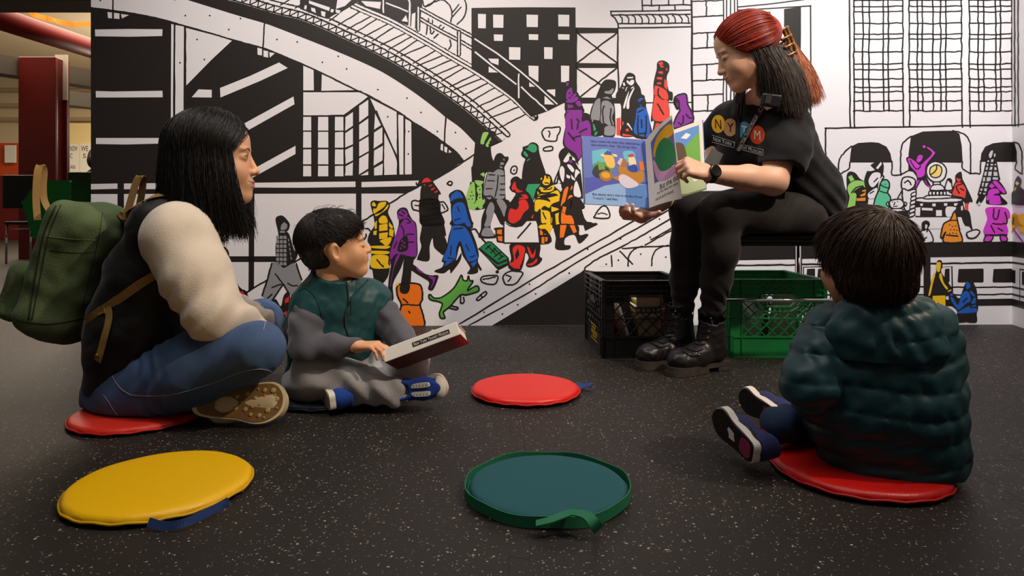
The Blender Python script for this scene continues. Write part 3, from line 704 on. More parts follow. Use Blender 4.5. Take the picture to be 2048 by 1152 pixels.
# blue walker with suitcase
m = ped(); m.f('K', 'C', '1780 850 1800 820 1860 790 1920 810 1960 890 1980 970 2010 1090 2020 1152 1800 1152 1815 1080 1820 960 1800 940 1790 890')
m.f('B', 'C', '1800 860 1815 835 1850 815 1880 840 1885 890 1870 915 1830 920 1820 905 1795 900'); m.f('B', 'C', '1845 800 1900 825 1950 930 1975 1050 1980 1110 1960 1090 1940 1000 1900 890 1870 830')
m.f('B', 'C', '1835 940 1890 920 1930 940 1945 1040 1950 1152 1830 1152 1835 1050'); m.s(2.6, 'C', '1860 960 1885 985 1880 1030'); m.s(2.6, 'C', '1905 1000 1915 1060 1935 1100')
m.f('K', 'D', '1040 20 1160 -20 1190 10 1260 260 1240 300 1290 430 1320 560 1310 630 1350 710 1330 720 1310 690 1310 740 1250 760 1200 750 1230 700 1200 640 1150 560 1125 470 1100 560 1090 620 1140 540 1130 620 1060 720 1030 750 1020 710 960 750 880 740 870 720 940 690 960 640 940 620 990 480 1010 370 1040 250')
m.f('B', 'D', '1055 60 1160 30 1210 180 1240 260 1200 270 1170 230 1150 240 1060 235'); m.f('B', 'D', '1050 265 1180 280 1260 430 1300 560 1310 600 1220 630 1180 560 1130 420 1090 490 1075 610 955 615 1000 480 1030 330')
m.f('B', 'D', '960 680 985 630 1050 630 1000 660'); m.f('B', 'D', '1235 650 1290 620 1300 640 1260 690'); m.s(2.4, 'D', '1100 70 1120 120'); m.s(2.4, 'D', '1070 210 1130 190'); m.s(2.4, 'D', '1040 470 1030 560'); m.s(2.4, 'D', '1190 460 1220 520'); m.s(2.4, 'D', '1060 300 1150 290'); m.s(2.4, 'D', '1230 590 1280 570'); m.s(2.4, 'D', '1000 590 1060 600')
m.done()
m = ped('printed_suitcase'); m.s(3.4, 'D', '1230 310 1280 300 1320 350 1390 440'); m.f('K', 'D', '1310 500 1410 420 1450 425 1625 590 1640 660 1520 720 1500 700 1400 590', False); m.f('D', 'D', '1330 490 1420 430 1450 440 1615 600 1520 640', False); m.f('D', 'D', '1350 540 1510 665 1610 625 1610 645 1515 685', False)
for q in ('1390 500 1440 460', '1440 540 1490 500', '1410 470 1500 560', '1480 580 1550 530', '1520 610 1570 570', '1470 490 1560 580'): m.s(2.6, 'D', q)
m.d('D', '1508 735', 3.6); m.done()
# grey puffer walker
m = ped(); m.f('K', 'g', '360 430 400 330 440 290 500 290 550 340 600 340 605 390 560 470 540 520 550 600 560 980 590 1110 640 1150 220 1150 240 1040 210 930 240 700 280 580')
for q in ('290 585 360 590 440 540 520 560 535 600 540 700 545 985 400 1000 380 985 430 850 440 640 400 980 330 950 215 940 250 720', '455 490 510 500 512 525 480 520', '480 435 515 430 540 450 520 470 480 470', '520 370 545 380 545 410 525 395', '255 980 340 975 330 1010 290 1015', '400 1040 530 1030 560 1120 560 1150 440 1150'): m.f('G', 'g', q)
for q in ('300 625 390 632', '275 720 380 722', '255 845 350 842', '440 640 430 820 400 950', '480 645 545 640', '485 772 545 772', '480 860 545 860', '475 945 545 942'): m.s(2.6, 'g', q)
m.f('K', 'D', '1480 0 1620 0 1630 90 1560 260 1470 120 1440 290 1490 360 1480 390 1320 385 1340 300 1350 180 1400 60'); m.f('G', 'D', '1440 20 1480 80 1440 250 1420 270 1375 265 1400 180 1395 110'); m.f('G', 'D', '1500 0 1570 5 1610 90 1580 170 1550 110'); m.f('G', 'D', '1370 290 1430 285 1470 340 1465 370 1350 365')
m.done()
# green cap, dark coat
m = ped(); m.f('K', 'g', '805 290 830 240 830 190 870 175 910 160 960 120 1020 120 1075 160 1085 230 1100 310 1140 440 1190 590 1200 700 1120 780 1000 1030 900 1000 820 720 840 480 870 380 820 340')
m.f('T', 'g', '865 210 905 205 930 160 980 140 1035 160 1055 210 1040 260 990 275 930 245'); m.f('T', 'g', '840 280 865 255 885 280 910 310 910 345 870 330'); m.f('T', 'g', '890 415 910 385 955 365 930 395'); m.f('T', 'g', '915 775 1110 770 1080 820 1040 850 990 1035 950 960 870 885', False); m.done()
# red walker carrying a board
m = ped(); m.f('K', 'g', '620 830 640 780 640 710 690 660 750 655 800 690 900 720 880 860 940 930 1020 1090 1040 1160 600 1160 680 1000 720 920 660 890')
m.f('R', 'g', '655 830 690 750 715 745 730 820 770 865 830 890 740 905 705 860 675 870'); m.f('R', 'g', '750 1050 790 990 860 980 900 1010 930 1150 890 1150 880 1060 820 1030'); m.f('R', 'g', '810 940 880 940 915 980 905 1000 840 970')
m.f('K', 'D', '1660 10 1850 0 1900 150 1910 210 1800 300 1680 290 1590 210 1600 90'); m.f('R', 'D', '1640 90 1700 100 1730 60 1730 10 1800 0 1830 80 1780 130 1740 200 1670 240 1620 200'); m.f('R', 'D', '1855 180 1880 140 1875 190')
m.f('K', 'D', '1650 440 1930 440 1940 570 1970 600 1930 660 1840 690 1800 660 1830 590 1800 540 1780 640 1750 720 1700 740 1620 690 1650 600')
m.f('R', 'D', '1665 500 1720 460 1790 490 1780 570 1740 680 1690 700 1630 650 1680 620'); m.f('K', 'D', '1690 560 1720 490 1735 560 1700 620'); m.f('R', 'D', '1815 480 1840 500 1870 560 1900 500 1890 580 1850 590'); m.f('R', 'D', '1810 660 1870 640 1910 600 1915 630 1860 670'); m.f('R', 'D', '1630 660 1740 680 1740 705 1680 700')
m.f('K', 'D', '1490 320 1520 280 2030 290 2040 330 2030 450 1560 440 1500 400'); m.f('O', 'D', '1505 305 1555 300 1555 355 1505 345'); m.f('O', 'D', '1510 370 1560 370 1560 425 1520 415')
m.f('O', 'D', '1945 305 1975 305 1975 360 1945 355'); m.f('O', 'D', '1990 305 2012 305 2010 355 1990 355'); m.f('O', 'D', '1960 380 1990 378 1990 445 1962 445'); m.f('O', 'D', '2000 380 2025 380 2020 420 2000 430')
m.f('W', 'D', '1575 225 1680 270 1750 265 1810 212 1920 215 1940 440 1580 440', False); m.st(3.2, cv('D', '1575 225 1640 262 1700 275 1760 262 1810 212 1920 215 1940 440 1580 440'), closed=True, sm=False); m.s(3.4, 'D', '1850 235 1720 390'); m.done()
# yellow walker, frontal
m = ped(); m.f('K', 'g', '1095 700 1130 640 1200 610 1270 640 1300 720 1330 800 1430 900 1440 960 1430 1100 1440 1160 1000 1160 1020 1040 1050 880 1110 840')
for q in ('1165 690 1175 640 1195 645 1210 690 1250 680 1265 720 1240 780 1180 790 1140 750', '1110 690 1130 670 1140 690 1115 710', '1220 650 1255 660 1255 690 1235 680', '1120 820 1200 850 1300 790 1330 800 1310 870 1220 900 1120 890', '1060 890 1110 930 1250 920 1370 870 1420 940 1410 980 1380 960 1330 1020 1400 1040 1400 1100 1300 1130 1290 1040 1230 1080 1210 1100 1120 1150 1020 1150 1030 1050 1090 1060'): m.f('Y', 'g', q)
for q in ('1185 757 1230 757', '1160 855 1240 860 1290 830', '1085 945 1140 905', '1170 970 1240 1010 1250 960', '1120 1000 1110 1060', '1150 1070 1200 1080', '1340 1050 1400 1045'): m.s(2.6, 'g', q)
m.f('K', 'G', '620 900 660 850 860 850 880 1152 640 1152'); m.f('Y', 'G', '640 870 720 880 870 850 870 900 800 930 780 960 860 990 760 1020 745 960 680 950 660 1010 610 1000'); m.f('Y', 'G', '665 980 760 985 750 1040 790 1080 770 1152 680 1152'); m.f('Y', 'G', '820 1040 870 1020 865 1152 830 1152')
m.f('K', 'D', '1890 0 2048 0 2048 340 1950 300 1920 160'); m.f('Y', 'D', '1900 0 2048 20 2040 80 1990 60 1960 100 2048 130 2048 330 2030 330 2010 240 1960 230 1950 90 1910 120'); m.s(2.6, 'D', '1975 130 2005 190'); m.f('Y', 'E', '1180 0 1300 0 1280 80 1230 40 1180 40'); m.done()
# white-and-orange walker with cart
m = ped(); m.f('K', 'g', '1395 330 1430 240 1500 195 1570 200 1600 280 1590 340 1650 330 1740 560 1780 980 1740 1000 1800 1160 1420 1160 1440 780 1310 770 1420 470')
for q in ('1470 410 1530 310 1570 265 1585 320 1560 350 1560 390 1520 430', '1610 330 1650 370 1660 410 1610 390', '1410 560 1440 490 1480 520 1490 600 1470 740 1430 680', '1530 470 1580 470 1640 540 1620 590 1560 530', '1590 620 1660 700 1650 720 1600 690', '1520 620 1580 650 1570 690 1520 670', '1670 540 1730 590 1700 620 1660 680 1650 620', '1650 760 1690 740 1750 960 1660 970 1630 900', '1340 750 1370 660 1380 640 1360 740', '1370 790 1420 780 1450 850 1440 890', '1660 430 1740 500 1760 560 1720 540', '1395 700 1430 750 1380 770'): m.f('W', 'g', q)
m.f('V', 'g', '1550 400 1600 390 1620 430 1570 440'); m.f('O', 'g', '1490 850 1550 820 1510 1000 1470 1140 1430 1120 1460 960'); m.f('O', 'g', '1600 800 1620 810 1610 850 1580 870'); m.f('O', 'g', '1570 950 1620 960 1650 1050 1620 1150 1510 1150 1530 1030'); m.s(3, 'g', '1600 1030 1580 1150'); m.d('g', '1553 302', 1.2)
m.f('K', 'G', '880 960 1040 860 1120 1080 1180 1130 1240 1130 1240 1152 1040 1152 870 1152'); m.f('O', 'G', '890 1000 930 1050 990 1060 1010 1152 890 1152'); m.f('O', 'G', '900 960 935 970 920 1040 890 1030')
m.f('K', 'E', '1330 0 1560 0 1580 100 1650 90 1670 110 1580 190 1530 100 1440 130 1430 200 1490 210 1470 250 1340 245 1340 130'); m.f('O', 'E', '1385 0 1450 0 1420 125 1380 130'); m.f('O', 'E', '1480 0 1530 0 1555 70 1520 85'); m.f('K', 'E', '1610 -40 1700 -30 1760 0 1640 60')
m.done()
# purple figure behind the book
m = ped(); m.f('K', 'F', '920 860 945 830 980 840 1000 900 1060 960 1100 1080 1110 1152 930 1152 930 950'); m.f('V', 'F', '930 850 960 845 955 875 935 880'); m.f('V', 'F', '950 920 990 900 1000 950 1040 960 1010 1000 940 1020 935 960'); m.f('V', 'F', '940 1030 1040 990 1055 1020 1000 1050 940 1050'); m.f('V', 'F', '945 1070 1000 1075 1010 1100 950 1110'); m.f('V', 'F', '1030 1050 1070 1030 1085 1060 1100 1080 1060 1090'); m.f('V', 'F', '940 1125 1090 1125 1100 1152 940 1152')
m.d('F', '968 955 990 980 1010 960 970 1000', 2)
m.f('K', 'G', '925 0 1110 0 1180 30 1200 100 1220 230 1120 400 1060 500 1030 480 910 350 905 250 930 120'); m.f('V', 'G', '940 5 1090 0 1090 90 1150 80 1180 120 1190 190 1220 240 1100 420 1060 480 1030 420 920 330 925 180')
for q in ('985 70 995 170', '1045 70 1060 100 1045 170', '950 205 1020 290', '1070 205 1140 165', '1000 260 1080 240'): m.s(3.2, 'G', q)
m.done()
# grey hooded man, man in black suit, child in blue, lady in red, violet hood
m = ped(); m.f('K', 'k', '380 330 420 260 480 220 600 235 625 300 600 400 560 470 600 620 610 800 600 1080 430 1080 360 860 230 830 240 680 300 530')
for q in ('450 400 520 390 575 350 580 400 540 440 460 430', '250 830 245 740 300 560 370 505 385 560 370 840 300 830', '410 560 500 545 580 620 590 700 560 800 590 900 540 920 470 900 390 860 400 700', '410 500 490 480 550 520 470 510', '450 950 520 920 600 940 590 1060 450 1060'): m.f('G', 'k', q)
for q in ('440 620 420 700 430 850 480 920', '545 665 535 800 560 920'): m.s(3, 'k', q)
m.f('W', 'k', '555 460 600 450 605 480 565 485'); m.done()
m = ped(); m.f('K', 'k', '690 330 740 210 790 130 850 120 910 160 925 250 990 350 1010 440 1060 490 990 700 900 880 890 1000 800 870 760 990 700 960 700 620 640 560 620 450')
for q in ('790 185 880 180 880 200 795 205', '780 240 830 230 890 230 890 280 850 310 800 280', '725 270 750 265 765 310 735 320', '705 340 745 345 735 360', '845 350 890 320 890 345 850 360', '870 375 900 360 830 520 820 655 780 650 800 520', '810 410 815 420 760 640 730 640 770 500', '780 340 795 330 770 400 760 390'): m.f('W', 'k', q)
m.f('K', 'k', '800 235 850 228 830 255 810 250'); m.done()
m = ped(); m.f('S', 'k', '630 810 690 795 690 1070 630 1060', False); m.f('S', 'k', '715 850 740 870 730 910 715 920'); m.f('K', 'k', '700 960 780 900 860 990 900 1080 700 1080'); m.f('S', 'k', '720 1040 830 1060 890 1080 720 1080'); m.f('S', 'k', '765 980 800 960 820 1000 780 1010'); m.done()
m = ped(); m.f('K', 'k', '950 540 1000 480 1050 490 1080 580 1080 640 1140 880 1160 1110 880 1080 900 820 940 650'); m.f('B', 'k', '945 660 1060 650 1120 780 1140 1000 1110 1090 970 1070 890 1010 920 800'); m.f('B', 'k', '960 530 1000 500 1040 510 1000 540 960 560'); m.f('B', 'k', '985 610 1005 600 1010 640')
for q in ('950 720 1030 680', '955 770 950 950 965 1090', '1080 770 1080 950 1060 1090', '1010 840 1010 950', '970 1040 1070 1040'): m.s(3.2, 'k', q)
m.done()
m = ped(); m.f('K', 'k', '1210 180 1240 60 1250 -40 1330 -70 1420 -20 1430 80 1390 190 1420 380 1480 420 1475 540 1420 550 1440 850 1390 870 1330 980 1280 890 1250 1060 1170 1060 1200 850 1150 840 1190 500 1190 300')
for q in ('1260 -30 1320 -55 1340 -10 1290 10', '1290 5 1340 15 1350 35 1300 40', '1260 100 1330 95 1335 140 1270 125', '1240 185 1320 185 1320 225 1240 215', '1240 270 1300 260 1310 290 1250 295', '1370 70 1400 40 1400 90', '1355 210 1400 250 1400 380 1350 330', '1210 320 1250 320 1300 340 1390 400 1410 520 1290 500 1260 460 1200 450', '1210 470 1260 480 1320 530 1410 550 1420 820 1180 820', '1225 880 1285 885 1260 1060 1180 1060', '1350 870 1410 870 1360 980 1330 970'): m.f('S', 'k', q)
m.s(3, 'k', '1265 360 1260 440 1300 500'); m.s(3.4, 'k', '1260 600 1300 680 1340 745'); m.done()
m = ped(); m.fo('V', 'k', '1515 490 1620 440 1690 460 1710 600 1770 720 1780 860 1500 960 1540 780 1590 680 1515 600', 3.4); m.f('K', 'k', '1515 500 1580 530 1590 640 1545 680 1510 610'); m.f('V', 'k', '1540 570 1560 590 1560 640 1545 630'); m.s(3.2, 'k', '1640 770 1640 850 1610 905 1570 870'); m.s(3.2, 'k', '1680 750 1730 800 1770 805'); m.done()
m = ped(); m.f('K', 'G', '1190 120 1220 80 1280 90 1320 150 1310 230 1200 240 1190 180'); m.f('T', 'G', '1205 110 1225 130 1240 180 1215 190'); m.f('T', 'G', '1230 200 1260 195 1240 235 1220 235'); m.done()
# yellow woman, violet runner, legs, orange hooded, green dog
m = ped(); m.f('K', 'D', '210 40 240 5 300 10 380 10 410 60 390 130 440 240 460 370 430 470 410 690 380 800 300 900 340 910 320 930 260 920 230 720 200 700 220 560 210 470 180 420 200 340 250 260 240 160')
for q in ('225 40 245 20 265 50 260 65 230 60', '240 90 270 85 300 30 370 20 350 70 280 120 245 140', '260 150 330 120 390 45 380 90 290 155 265 165', '295 200 330 160 370 170 385 230 310 240', '300 255 385 240 385 310 300 320', '250 240 275 210 275 290 255 300', '240 320 275 310 270 360 240 355', '300 340 390 330 380 395 300 400', '310 415 420 380 410 440 370 470 330 440', '400 225 440 270 435 300 400 270', '405 290 450 310 440 380 400 360', '225 470 400 470 400 490 350 500 225 490', '215 520 390 525 390 550 300 555 215 545', '230 570 385 570 390 650 410 680 380 700 220 690', '280 900 330 905 300 922 270 915'): m.f('Y', 'D', q)
m.s(3.2, 'D', '275 610 300 640 340 680'); m.s(3, 'D', '160 295 190 295 205 315'); m.s(3, 'D', '150 400 165 370 165 350'); m.done()
m = ped(); m.f('K', 'D', '480 130 520 80 580 85 610 150 640 200 680 250 690 420 690 560 640 640 690 690 760 750 830 770 900 770 900 810 850 920 800 910 810 840 740 790 660 740 590 680 560 600 520 700 440 860 440 1030 300 980 310 950 380 930 400 780 420 660 400 590 410 520 500 250')
m.f('V', 'D', '490 140 530 95 570 110 590 160 520 200 490 190'); m.f('V', 'D', '540 220 580 170 640 210 670 260 680 400 680 560 640 580 480 550 430 600 410 600 420 500 500 280'); m.f('V', 'D', '455 640 490 560 510 570 450 700 420 860 410 880'); m.f('V', 'D', '680 690 710 710 750 740 740 750 690 720'); m.f('V', 'D', '800 780 870 790 860 850 820 910 850 830'); m.f('V', 'D', '320 960 380 980 410 930 415 980 395 1005'); m.f('V', 'D', '400 630 420 620 415 660 400 655')
m.f('K', 'D', '510 420 560 370 590 380 590 510 490 525'); m.d('D', '535 420 555 440 535 465 560 480 520 495', 2, 'V')
for q in ('500 150 545 165', '530 110 560 140', '520 260 545 300 555 370', '580 355 650 350', '590 432 650 434', '450 490 480 430', '575 190 620 220 590 240'): m.s(2.8, 'D', q)
m.f('K', 'D', '560 600 650 600 630 720 620 850 590 900 560 960 510 950 540 740'); m.done()
m = ped(); m.fo('O', 'D', '480 900 520 860 600 850 710 865 740 930 740 1020 720 1080 755 1300 490 1300 525 1080 490 990', 3.6); m.f('K', 'D', '510 890 545 855 610 860 610 920 580 960 520 950'); m.s(3, 'D', '545 1010 590 1050'); m.s(3, 'D', '530 1078 600 1068 640 1078 720 1075'); m.s(3, 'D', '600 1140 610 1152'); m.f('Y', 'D', '470 860 510 835 500 870 475 885'); m.done()
m = ped('printed_dog'); m.fo('E', 'E', '40 720 60 715 90 745 170 740 300 640 370 515 390 560 430 570 445 520 460 570 490 570 480 600 450 640 440 670 520 625 550 640 540 680 420 715 360 720 250 840 190 890 205 950 160 950 150 890 175 800 60 765', 3.2); m.s(3.2, 'E', '365 730 365 790 385 800 400 780 395 740'); m.s(3.2, 'E', '250 850 320 865 335 845 270 825'); m.done()
# plaid walker in grey trousers
m = ped(); m.f('K', 'b', '-60 330 0 280 50 290 100 340 135 400 120 470 95 500 130 540 190 740 240 780 235 840 200 900 110 990 20 1000 -40 930 -60 700 -20 540')
m.f('G', 'b', '10 460 20 410 60 370 80 390 100 400 90 460 30 480'); m.f('G', 'b', '0 490 70 490 68 515 0 515')
for r_ in range(7):
    for c_ in range(3): m.f('G', 'b', [-50+50*c_, 555+60*r_, -12+50*c_, 555+60*r_, -10+51*c_, 600+60*r_, -50+50*c_, 598+60*r_])
for r_ in range(5): m.f('G', 'b', [108+9*r_, 590+62*r_, 122+9*r_, 600+62*r_, 128+9*r_, 635+62*r_, 112+9*r_, 630+62*r_])
m.f('G', 'L', '740 395 800 390 860 440 960 390 1000 470 1040 570 1040 780 900 690 850 620 800 700 740 770 640 720 690 560'); m.s(3.4, 'L', '740 390 690 560 640 725'); m.s(3.4, 'L', '985 395 1040 560'); m.s(3, 'L', '770 500 850 600 910 700'); m.s(3, 'L', '735 640 830 605'); m.s(3, 'L', '900 595 940 620 1000 620'); m.s(3.4, 'L', '850 610 740 770'); m.s(3, 'L', '690 750 740 710')
m.done()
m = ped(); m.fo('N', 'L', '120 300 240 230 290 290 290 400 320 500 410 650 480 700 310 790 240 760 120 500', 3.4); m.s(3, 'L', '170 375 210 375'); m.s(3, 'L', '165 410 210 420'); m.s(3, 'L', '240 400 260 540 190 540'); m.s(3, 'L', '270 490 310 510'); m.done()
m = ped(); m.f('K', 'L', '310 720 340 660 440 660 500 750 440 850 300 850'); m.f('R', 'L', '325 700 350 680 345 810 325 810'); m.f('R', 'L', '365 690 390 685 385 800 360 805'); m.f('R', 'L', '410 690 440 680 455 720 430 780 405 770'); m.done()
m = ped(); m.f('K', 'L', '740 790 780 760 830 830 860 720 920 700 920 1030 820 1035 760 940'); m.f('R', 'L', '770 810 820 830 800 900'); m.f('R', 'L', '870 760 915 730 910 790 870 800'); m.f('R', 'L', '850 900 890 880 880 930'); m.f('V', 'L', '1112 380 1150 330 1130 460 1112 470'); m.done()

# --- crowd under the arches
m = ped('printed_information_booth'); m.fo('W', 'J', '940 890 1000 875 1340 875 1415 890 1400 910 1200 930 960 915', 3); m.fo('W', 'J', '1030 865 1080 850 1280 850 1290 875 1040 885', 2.6)
m.f('K', 'J', '930 920 1420 910 1440 1000 1420 1076 935 1070', False)
for q in ('935 975 985 970 980 1060 935 1055', '1000 975 1110 980 1110 1005 1000 1000', '1145 1000 1205 1000 1205 1060 1145 1060', '1250 970 1345 970 1340 1000 1310 1060 1250 1060', '980 935 1010 930 1008 958 985 955', '1105 935 1140 930 1140 962 1108 960', '1225 930 1260 928 1260 955 1228 955', '1330 930 1370 928 1350 958 1328 950', '1400 960 1420 955 1420 1010 1402 1010'): m.f('W', 'J', q)
m.f('W', 'J', '935 1075 1410 1072 1415 1190 935 1190', False)
m.fo('W', 'J', '1045 600 1060 545 1100 510 1150 503 1210 525 1245 570 1250 620 1225 680 1170 712 1110 705 1060 660', 3); m.fo('P', 'J', '1080 600 1095 560 1150 535 1195 560 1203 610 1180 655 1130 668 1090 645', 2.6); m.s(2.6, 'J', '1150 540 1148 590 1090 635'); m.fo('W', 'J', '1120 715 1180 712 1185 740 1125 740', 2.6); m.fo('W', 'J', '1115 745 1190 740 1230 790 1090 795', 2.6)
for i in range(5): m.fo('W', 'J', [1072+37*i, 812, 1098+37*i, 808, 1100+37*i, 842, 1076+37*i, 845], 2.4)
m.done()
m = ped(); m.f('K', 'J', '840 480 870 455 940 500 940 450 970 430 1010 440 1050 500 1100 440 1110 410 1050 360 1130 400 1130 430 1050 560 1040 640 1100 770 1040 740 1000 690 940 790 920 780 950 670 900 590'); m.f('M', 'J', '855 480 880 470 930 500 980 540 1030 500 1105 420 1060 370 1050 360 1065 355 1130 405 1125 430 1040 540 1025 640 960 665 940 610 890 560'); m.f('M', 'J', '945 490 965 440 1005 440 1000 480 970 510'); m.f('M', 'J', '980 690 930 780 950 700'); m.f('M', 'J', '1035 690 1060 740 1095 760 1080 770 1040 720'); m.d('J', '1022 350', 3, 'M'); m.d('J', '965 465 985 460', 1); m.s(2.4, 'J', '880 490 930 570 960 580 985 550'); m.done()
m = ped(); m.f('K', 'J', '230 650 260 605 320 620 370 680 470 740 460 790 420 1020 230 1010 240 880 190 880 185 820 230 790'); m.f('L', 'J', '245 660 280 640 310 690 270 710'); m.f('L', 'J', '250 740 310 700 380 700 450 730 460 780 380 760 290 820 330 840 300 1010 235 1000 260 870 240 800'); m.f('L', 'J', '195 830 215 815 220 860'); m.s(2.6, 'J', '280 820 330 770 400 750'); m.done()
m = ped(); m.f('K', 'J', '330 880 400 780 430 790 440 980 330 980'); m.f('A', 'J', '385 800 430 785 425 810 390 810'); m.f('A', 'J', '365 850 425 815 420 850 380 860'); m.f('A', 'J', '330 880 425 870 420 905 330 905'); m.f('A', 'J', '345 960 410 960 405 985 350 980'); m.done()
m = ped(); m.f('K', 'J', '410 690 460 560 520 510 580 500 610 540 600 640 560 700 540 830 450 880 430 800'); m.f('W', 'J', '440 600 470 540 520 590 480 600'); m.f('W', 'J', '530 570 580 505 590 530 550 580'); m.f('W', 'J', '455 690 500 620 570 620 570 680 510 760 470 750'); m.f('W', 'J', '450 830 540 770 530 860 500 880 460 880'); m.s(2.6, 'J', '510 705 550 670'); m.s(2.6, 'J', '470 830 510 805'); m.s(2.6, 'J', '585 630 610 660 590 690'); m.done()
m = ped(); m.fo('C', 'J', '565 770 590 700 640 690 670 740 650 820 680 880 650 1010 600 1060 500 1020 530 860 560 800', 3); m.s(2.6, 'J', '580 740 630 770 670 770'); m.s(2.6, 'J', '575 810 640 825'); m.d('J', '625 735', 1.2); m.done()
m = ped(); m.fo('W', 'J', '790 720 810 670 870 660 930 690 920 760 850 800 800 780', 3); m.s(3, 'J', '820 720 860 700 890 740'); m.fo('W', 'J', '800 790 860 800 940 800 880 990 820 980', 3); m.s(2.6, 'J', '750 880 800 800'); m.f('K', 'J', '690 1010 860 1010 880 1250 690 1250'); m.fo('W', 'J', '668 920 700 895 780 890 815 930 800 970 740 990 680 970', 3); m.d('J', '700 915 752 912', 1.2); m.s(2.2, 'J', '722 920 716 945'); m.s(2.2, 'J', '712 962 748 958'); m.fo('W', 'J', '635 940 655 915 660 960', 2.4); m.fo('W', 'J', '820 920 845 930 830 960', 2.4); m.fo('W', 'J', '680 990 790 985 800 1010 690 1015', 2.4)
for i in range(6): m.fo('W', 'J', [895-4*i, 830+42*i, 935-2*i, 815+42*i, 940-4*i, 845+42*i, 895-5*i, 860+42*i], 2.4)
m.done()
m = ped(); m.f('K', 'm', '810 640 870 580 920 580 940 700 1000 820 1120 1090 1060 1110 1050 1150 990 1150 930 1050 770 1010 740 940 780 800 810 740'); m.f('S', 'm', '830 680 880 700 910 700 890 740 850 740'); m.f('S', 'm', '810 780 900 760 970 830 1000 900 980 1040 920 1020 760 980 790 870'); m.s(2.8, 'm', '930 790 840 820 830 870 880 960'); m.s(2.8, 'm', '900 870 960 910'); m.fo('S', 'm', '705 915 735 890 750 930 720 940', 2.4); m.f('S', 'J', '1440 930 1475 930 1475 1005 1440 1010'); m.f('K', 'J', '1380 1010 1480 1010 1510 1152 1530 1260 1490 1170 1440 1152 1400 1060'); m.done()
m = ped(); m.fo('W', 'J', '1250 720 1270 680 1300 690 1305 740 1310 790 1240 790', 2.6); m.f('K', 'J', '1255 690 1280 672 1305 700 1300 730 1270 700'); m.done()
m = ped(); m.f('K', 'm', '1400 260 1440 190 1540 220 1530 330 1560 420 1600 640 1610 720 1480 800 1390 960 1350 1010 1280 1120 1180 1130 1230 1000 1210 970 1300 640 1350 420')
for q in ('1410 270 1450 195 1485 200 1460 300 1430 325', '1500 260 1525 235 1530 290 1505 310', '1385 370 1415 360 1410 400 1385 395', '1450 350 1495 345 1490 395 1450 400', '1370 430 1405 425 1395 465 1370 460', '1440 430 1490 430 1480 460 1440 455', '1515 430 1540 430 1540 460 1515 455', '1360 490 1395 485 1385 540 1355 535', '1430 485 1475 480 1470 535 1420 540', '1505 490 1545 490 1550 540 1510 545', '1335 575 1375 565 1365 640 1325 640', '1400 570 1465 565 1455 645 1395 645', '1495 570 1560 575 1570 645 1495 645', '1310 670 1345 670 1340 740 1300 745', '1375 670 1445 670 1440 730 1370 745', '1480 670 1580 675 1570 715 1480 710', '1290 770 1325 765 1310 840 1285 835', '1350 775 1405 770 1370 840 1340 840', '1260 870 1300 870 1285 915 1255 910', '1325 870 1380 870 1365 925 1325 915', '1240 935 1275 940 1265 970 1245 965', '1305 950 1355 950 1345 980 1310 975', '1200 1160 1240 1100 1270 1150 1250 1180'): m.f('g', 'm', q)
m.done()
m = ped(); m.f('K', 'm', '1400 830 1450 750 1530 720 1620 760 1730 930 1700 970 1620 970 1640 1020 1740 1150 1400 1150 1360 1060 1390 900'); m.f('M', 'm', '1480 750 1540 735 1600 790 1710 920 1690 960 1650 940 1550 840'); m.f('M', 'm', '1410 830 1460 775 1520 830 1460 870'); m.f('M', 'm', '1420 900 1530 870 1590 900 1590 960 1520 970 1400 1080 1370 1060 1390 980'); m.f('M', 'm', '1440 1020 1590 1000 1620 1080 1620 1150 1430 1150')
m.f('M', 'S', '1700 -20 1880 -20 1920 60 1880 100 1890 220 1680 215 1710 80'); m.s(3, 'S', '1770 -10 1765 70 1800 80 1820 0'); m.s(3, 'S', '1745 140 1775 205'); m.s(3, 'S', '1870 20 1890 110 1850 130 1760 125'); m.s(3, 'S', '1810 170 1850 190'); m.fo('M', 'S', '1700 235 1760 240 1740 285 1680 285', 2.6); m.fo('M', 'S', '1830 235 1880 240 1890 280 1840 285', 2.6); m.s(3, 'S', '1690 228 1890 228'); m.done()
m = ped(); m.fo('A', 'S', '1370 90 1410 10 1430 60 1440 110 1460 200 1475 290 1310 290 1330 200 1300 250 1285 240 1310 130', 3); m.s(3, 'S', '1340 230 1440 240'); m.d('S', '1365 135 1390 150 1420 145 1375 180 1405 180 1430 185 1365 215 1395 210 1425 215', 1.4); m.s(2.6, 'S', '1370 95 1430 95'); m.done()
m = ped(); m.fo('W', 'S', '1065 290 1090 210 1130 180 1180 190 1210 290', 3); m.f('K', 'S', '1110 120 1145 95 1180 110 1180 150 1145 130 1140 190 1115 180'); m.s(3, 'S', '1155 200 1170 150 1180 130'); m.s(3, 'S', '1125 285 1150 250'); m.done()
m = ped('printed_litter'); m.fo('W', 'S', '1520 215 1550 195 1610 180 1640 200 1600 250 1540 255', 3); m.done()
m = ped('printed_litter'); m.fo('W', 'J', '95 690 130 670 180 680 185 710 140 732 105 725', 3); m.fo('W', 'J', '150 960 165 935 190 940 190 980 165 990', 2.6); m.done()
m = ped(); m.f('K', 'J', '-10 720 40 700 80 750 95 850 100 900 -20 870'); m.fo('M', 'J', '-60 850 90 855 110 940 125 1060 60 1152 -60 1200', 3); m.s(3, 'J', '40 900 40 950'); m.s(3, 'J', '60 970 90 960'); m.s(3, 'J', '0 990 40 1010'); m.s(3, 'J', '80 1060 60 1030'); m.f('R', 'S', '150 160 170 120 190 100 200 150 160 190'); m.fo('Y', 'p', '1626 335 1632 327 1637 335 1635 348 1626 350', 2.6); m.done()
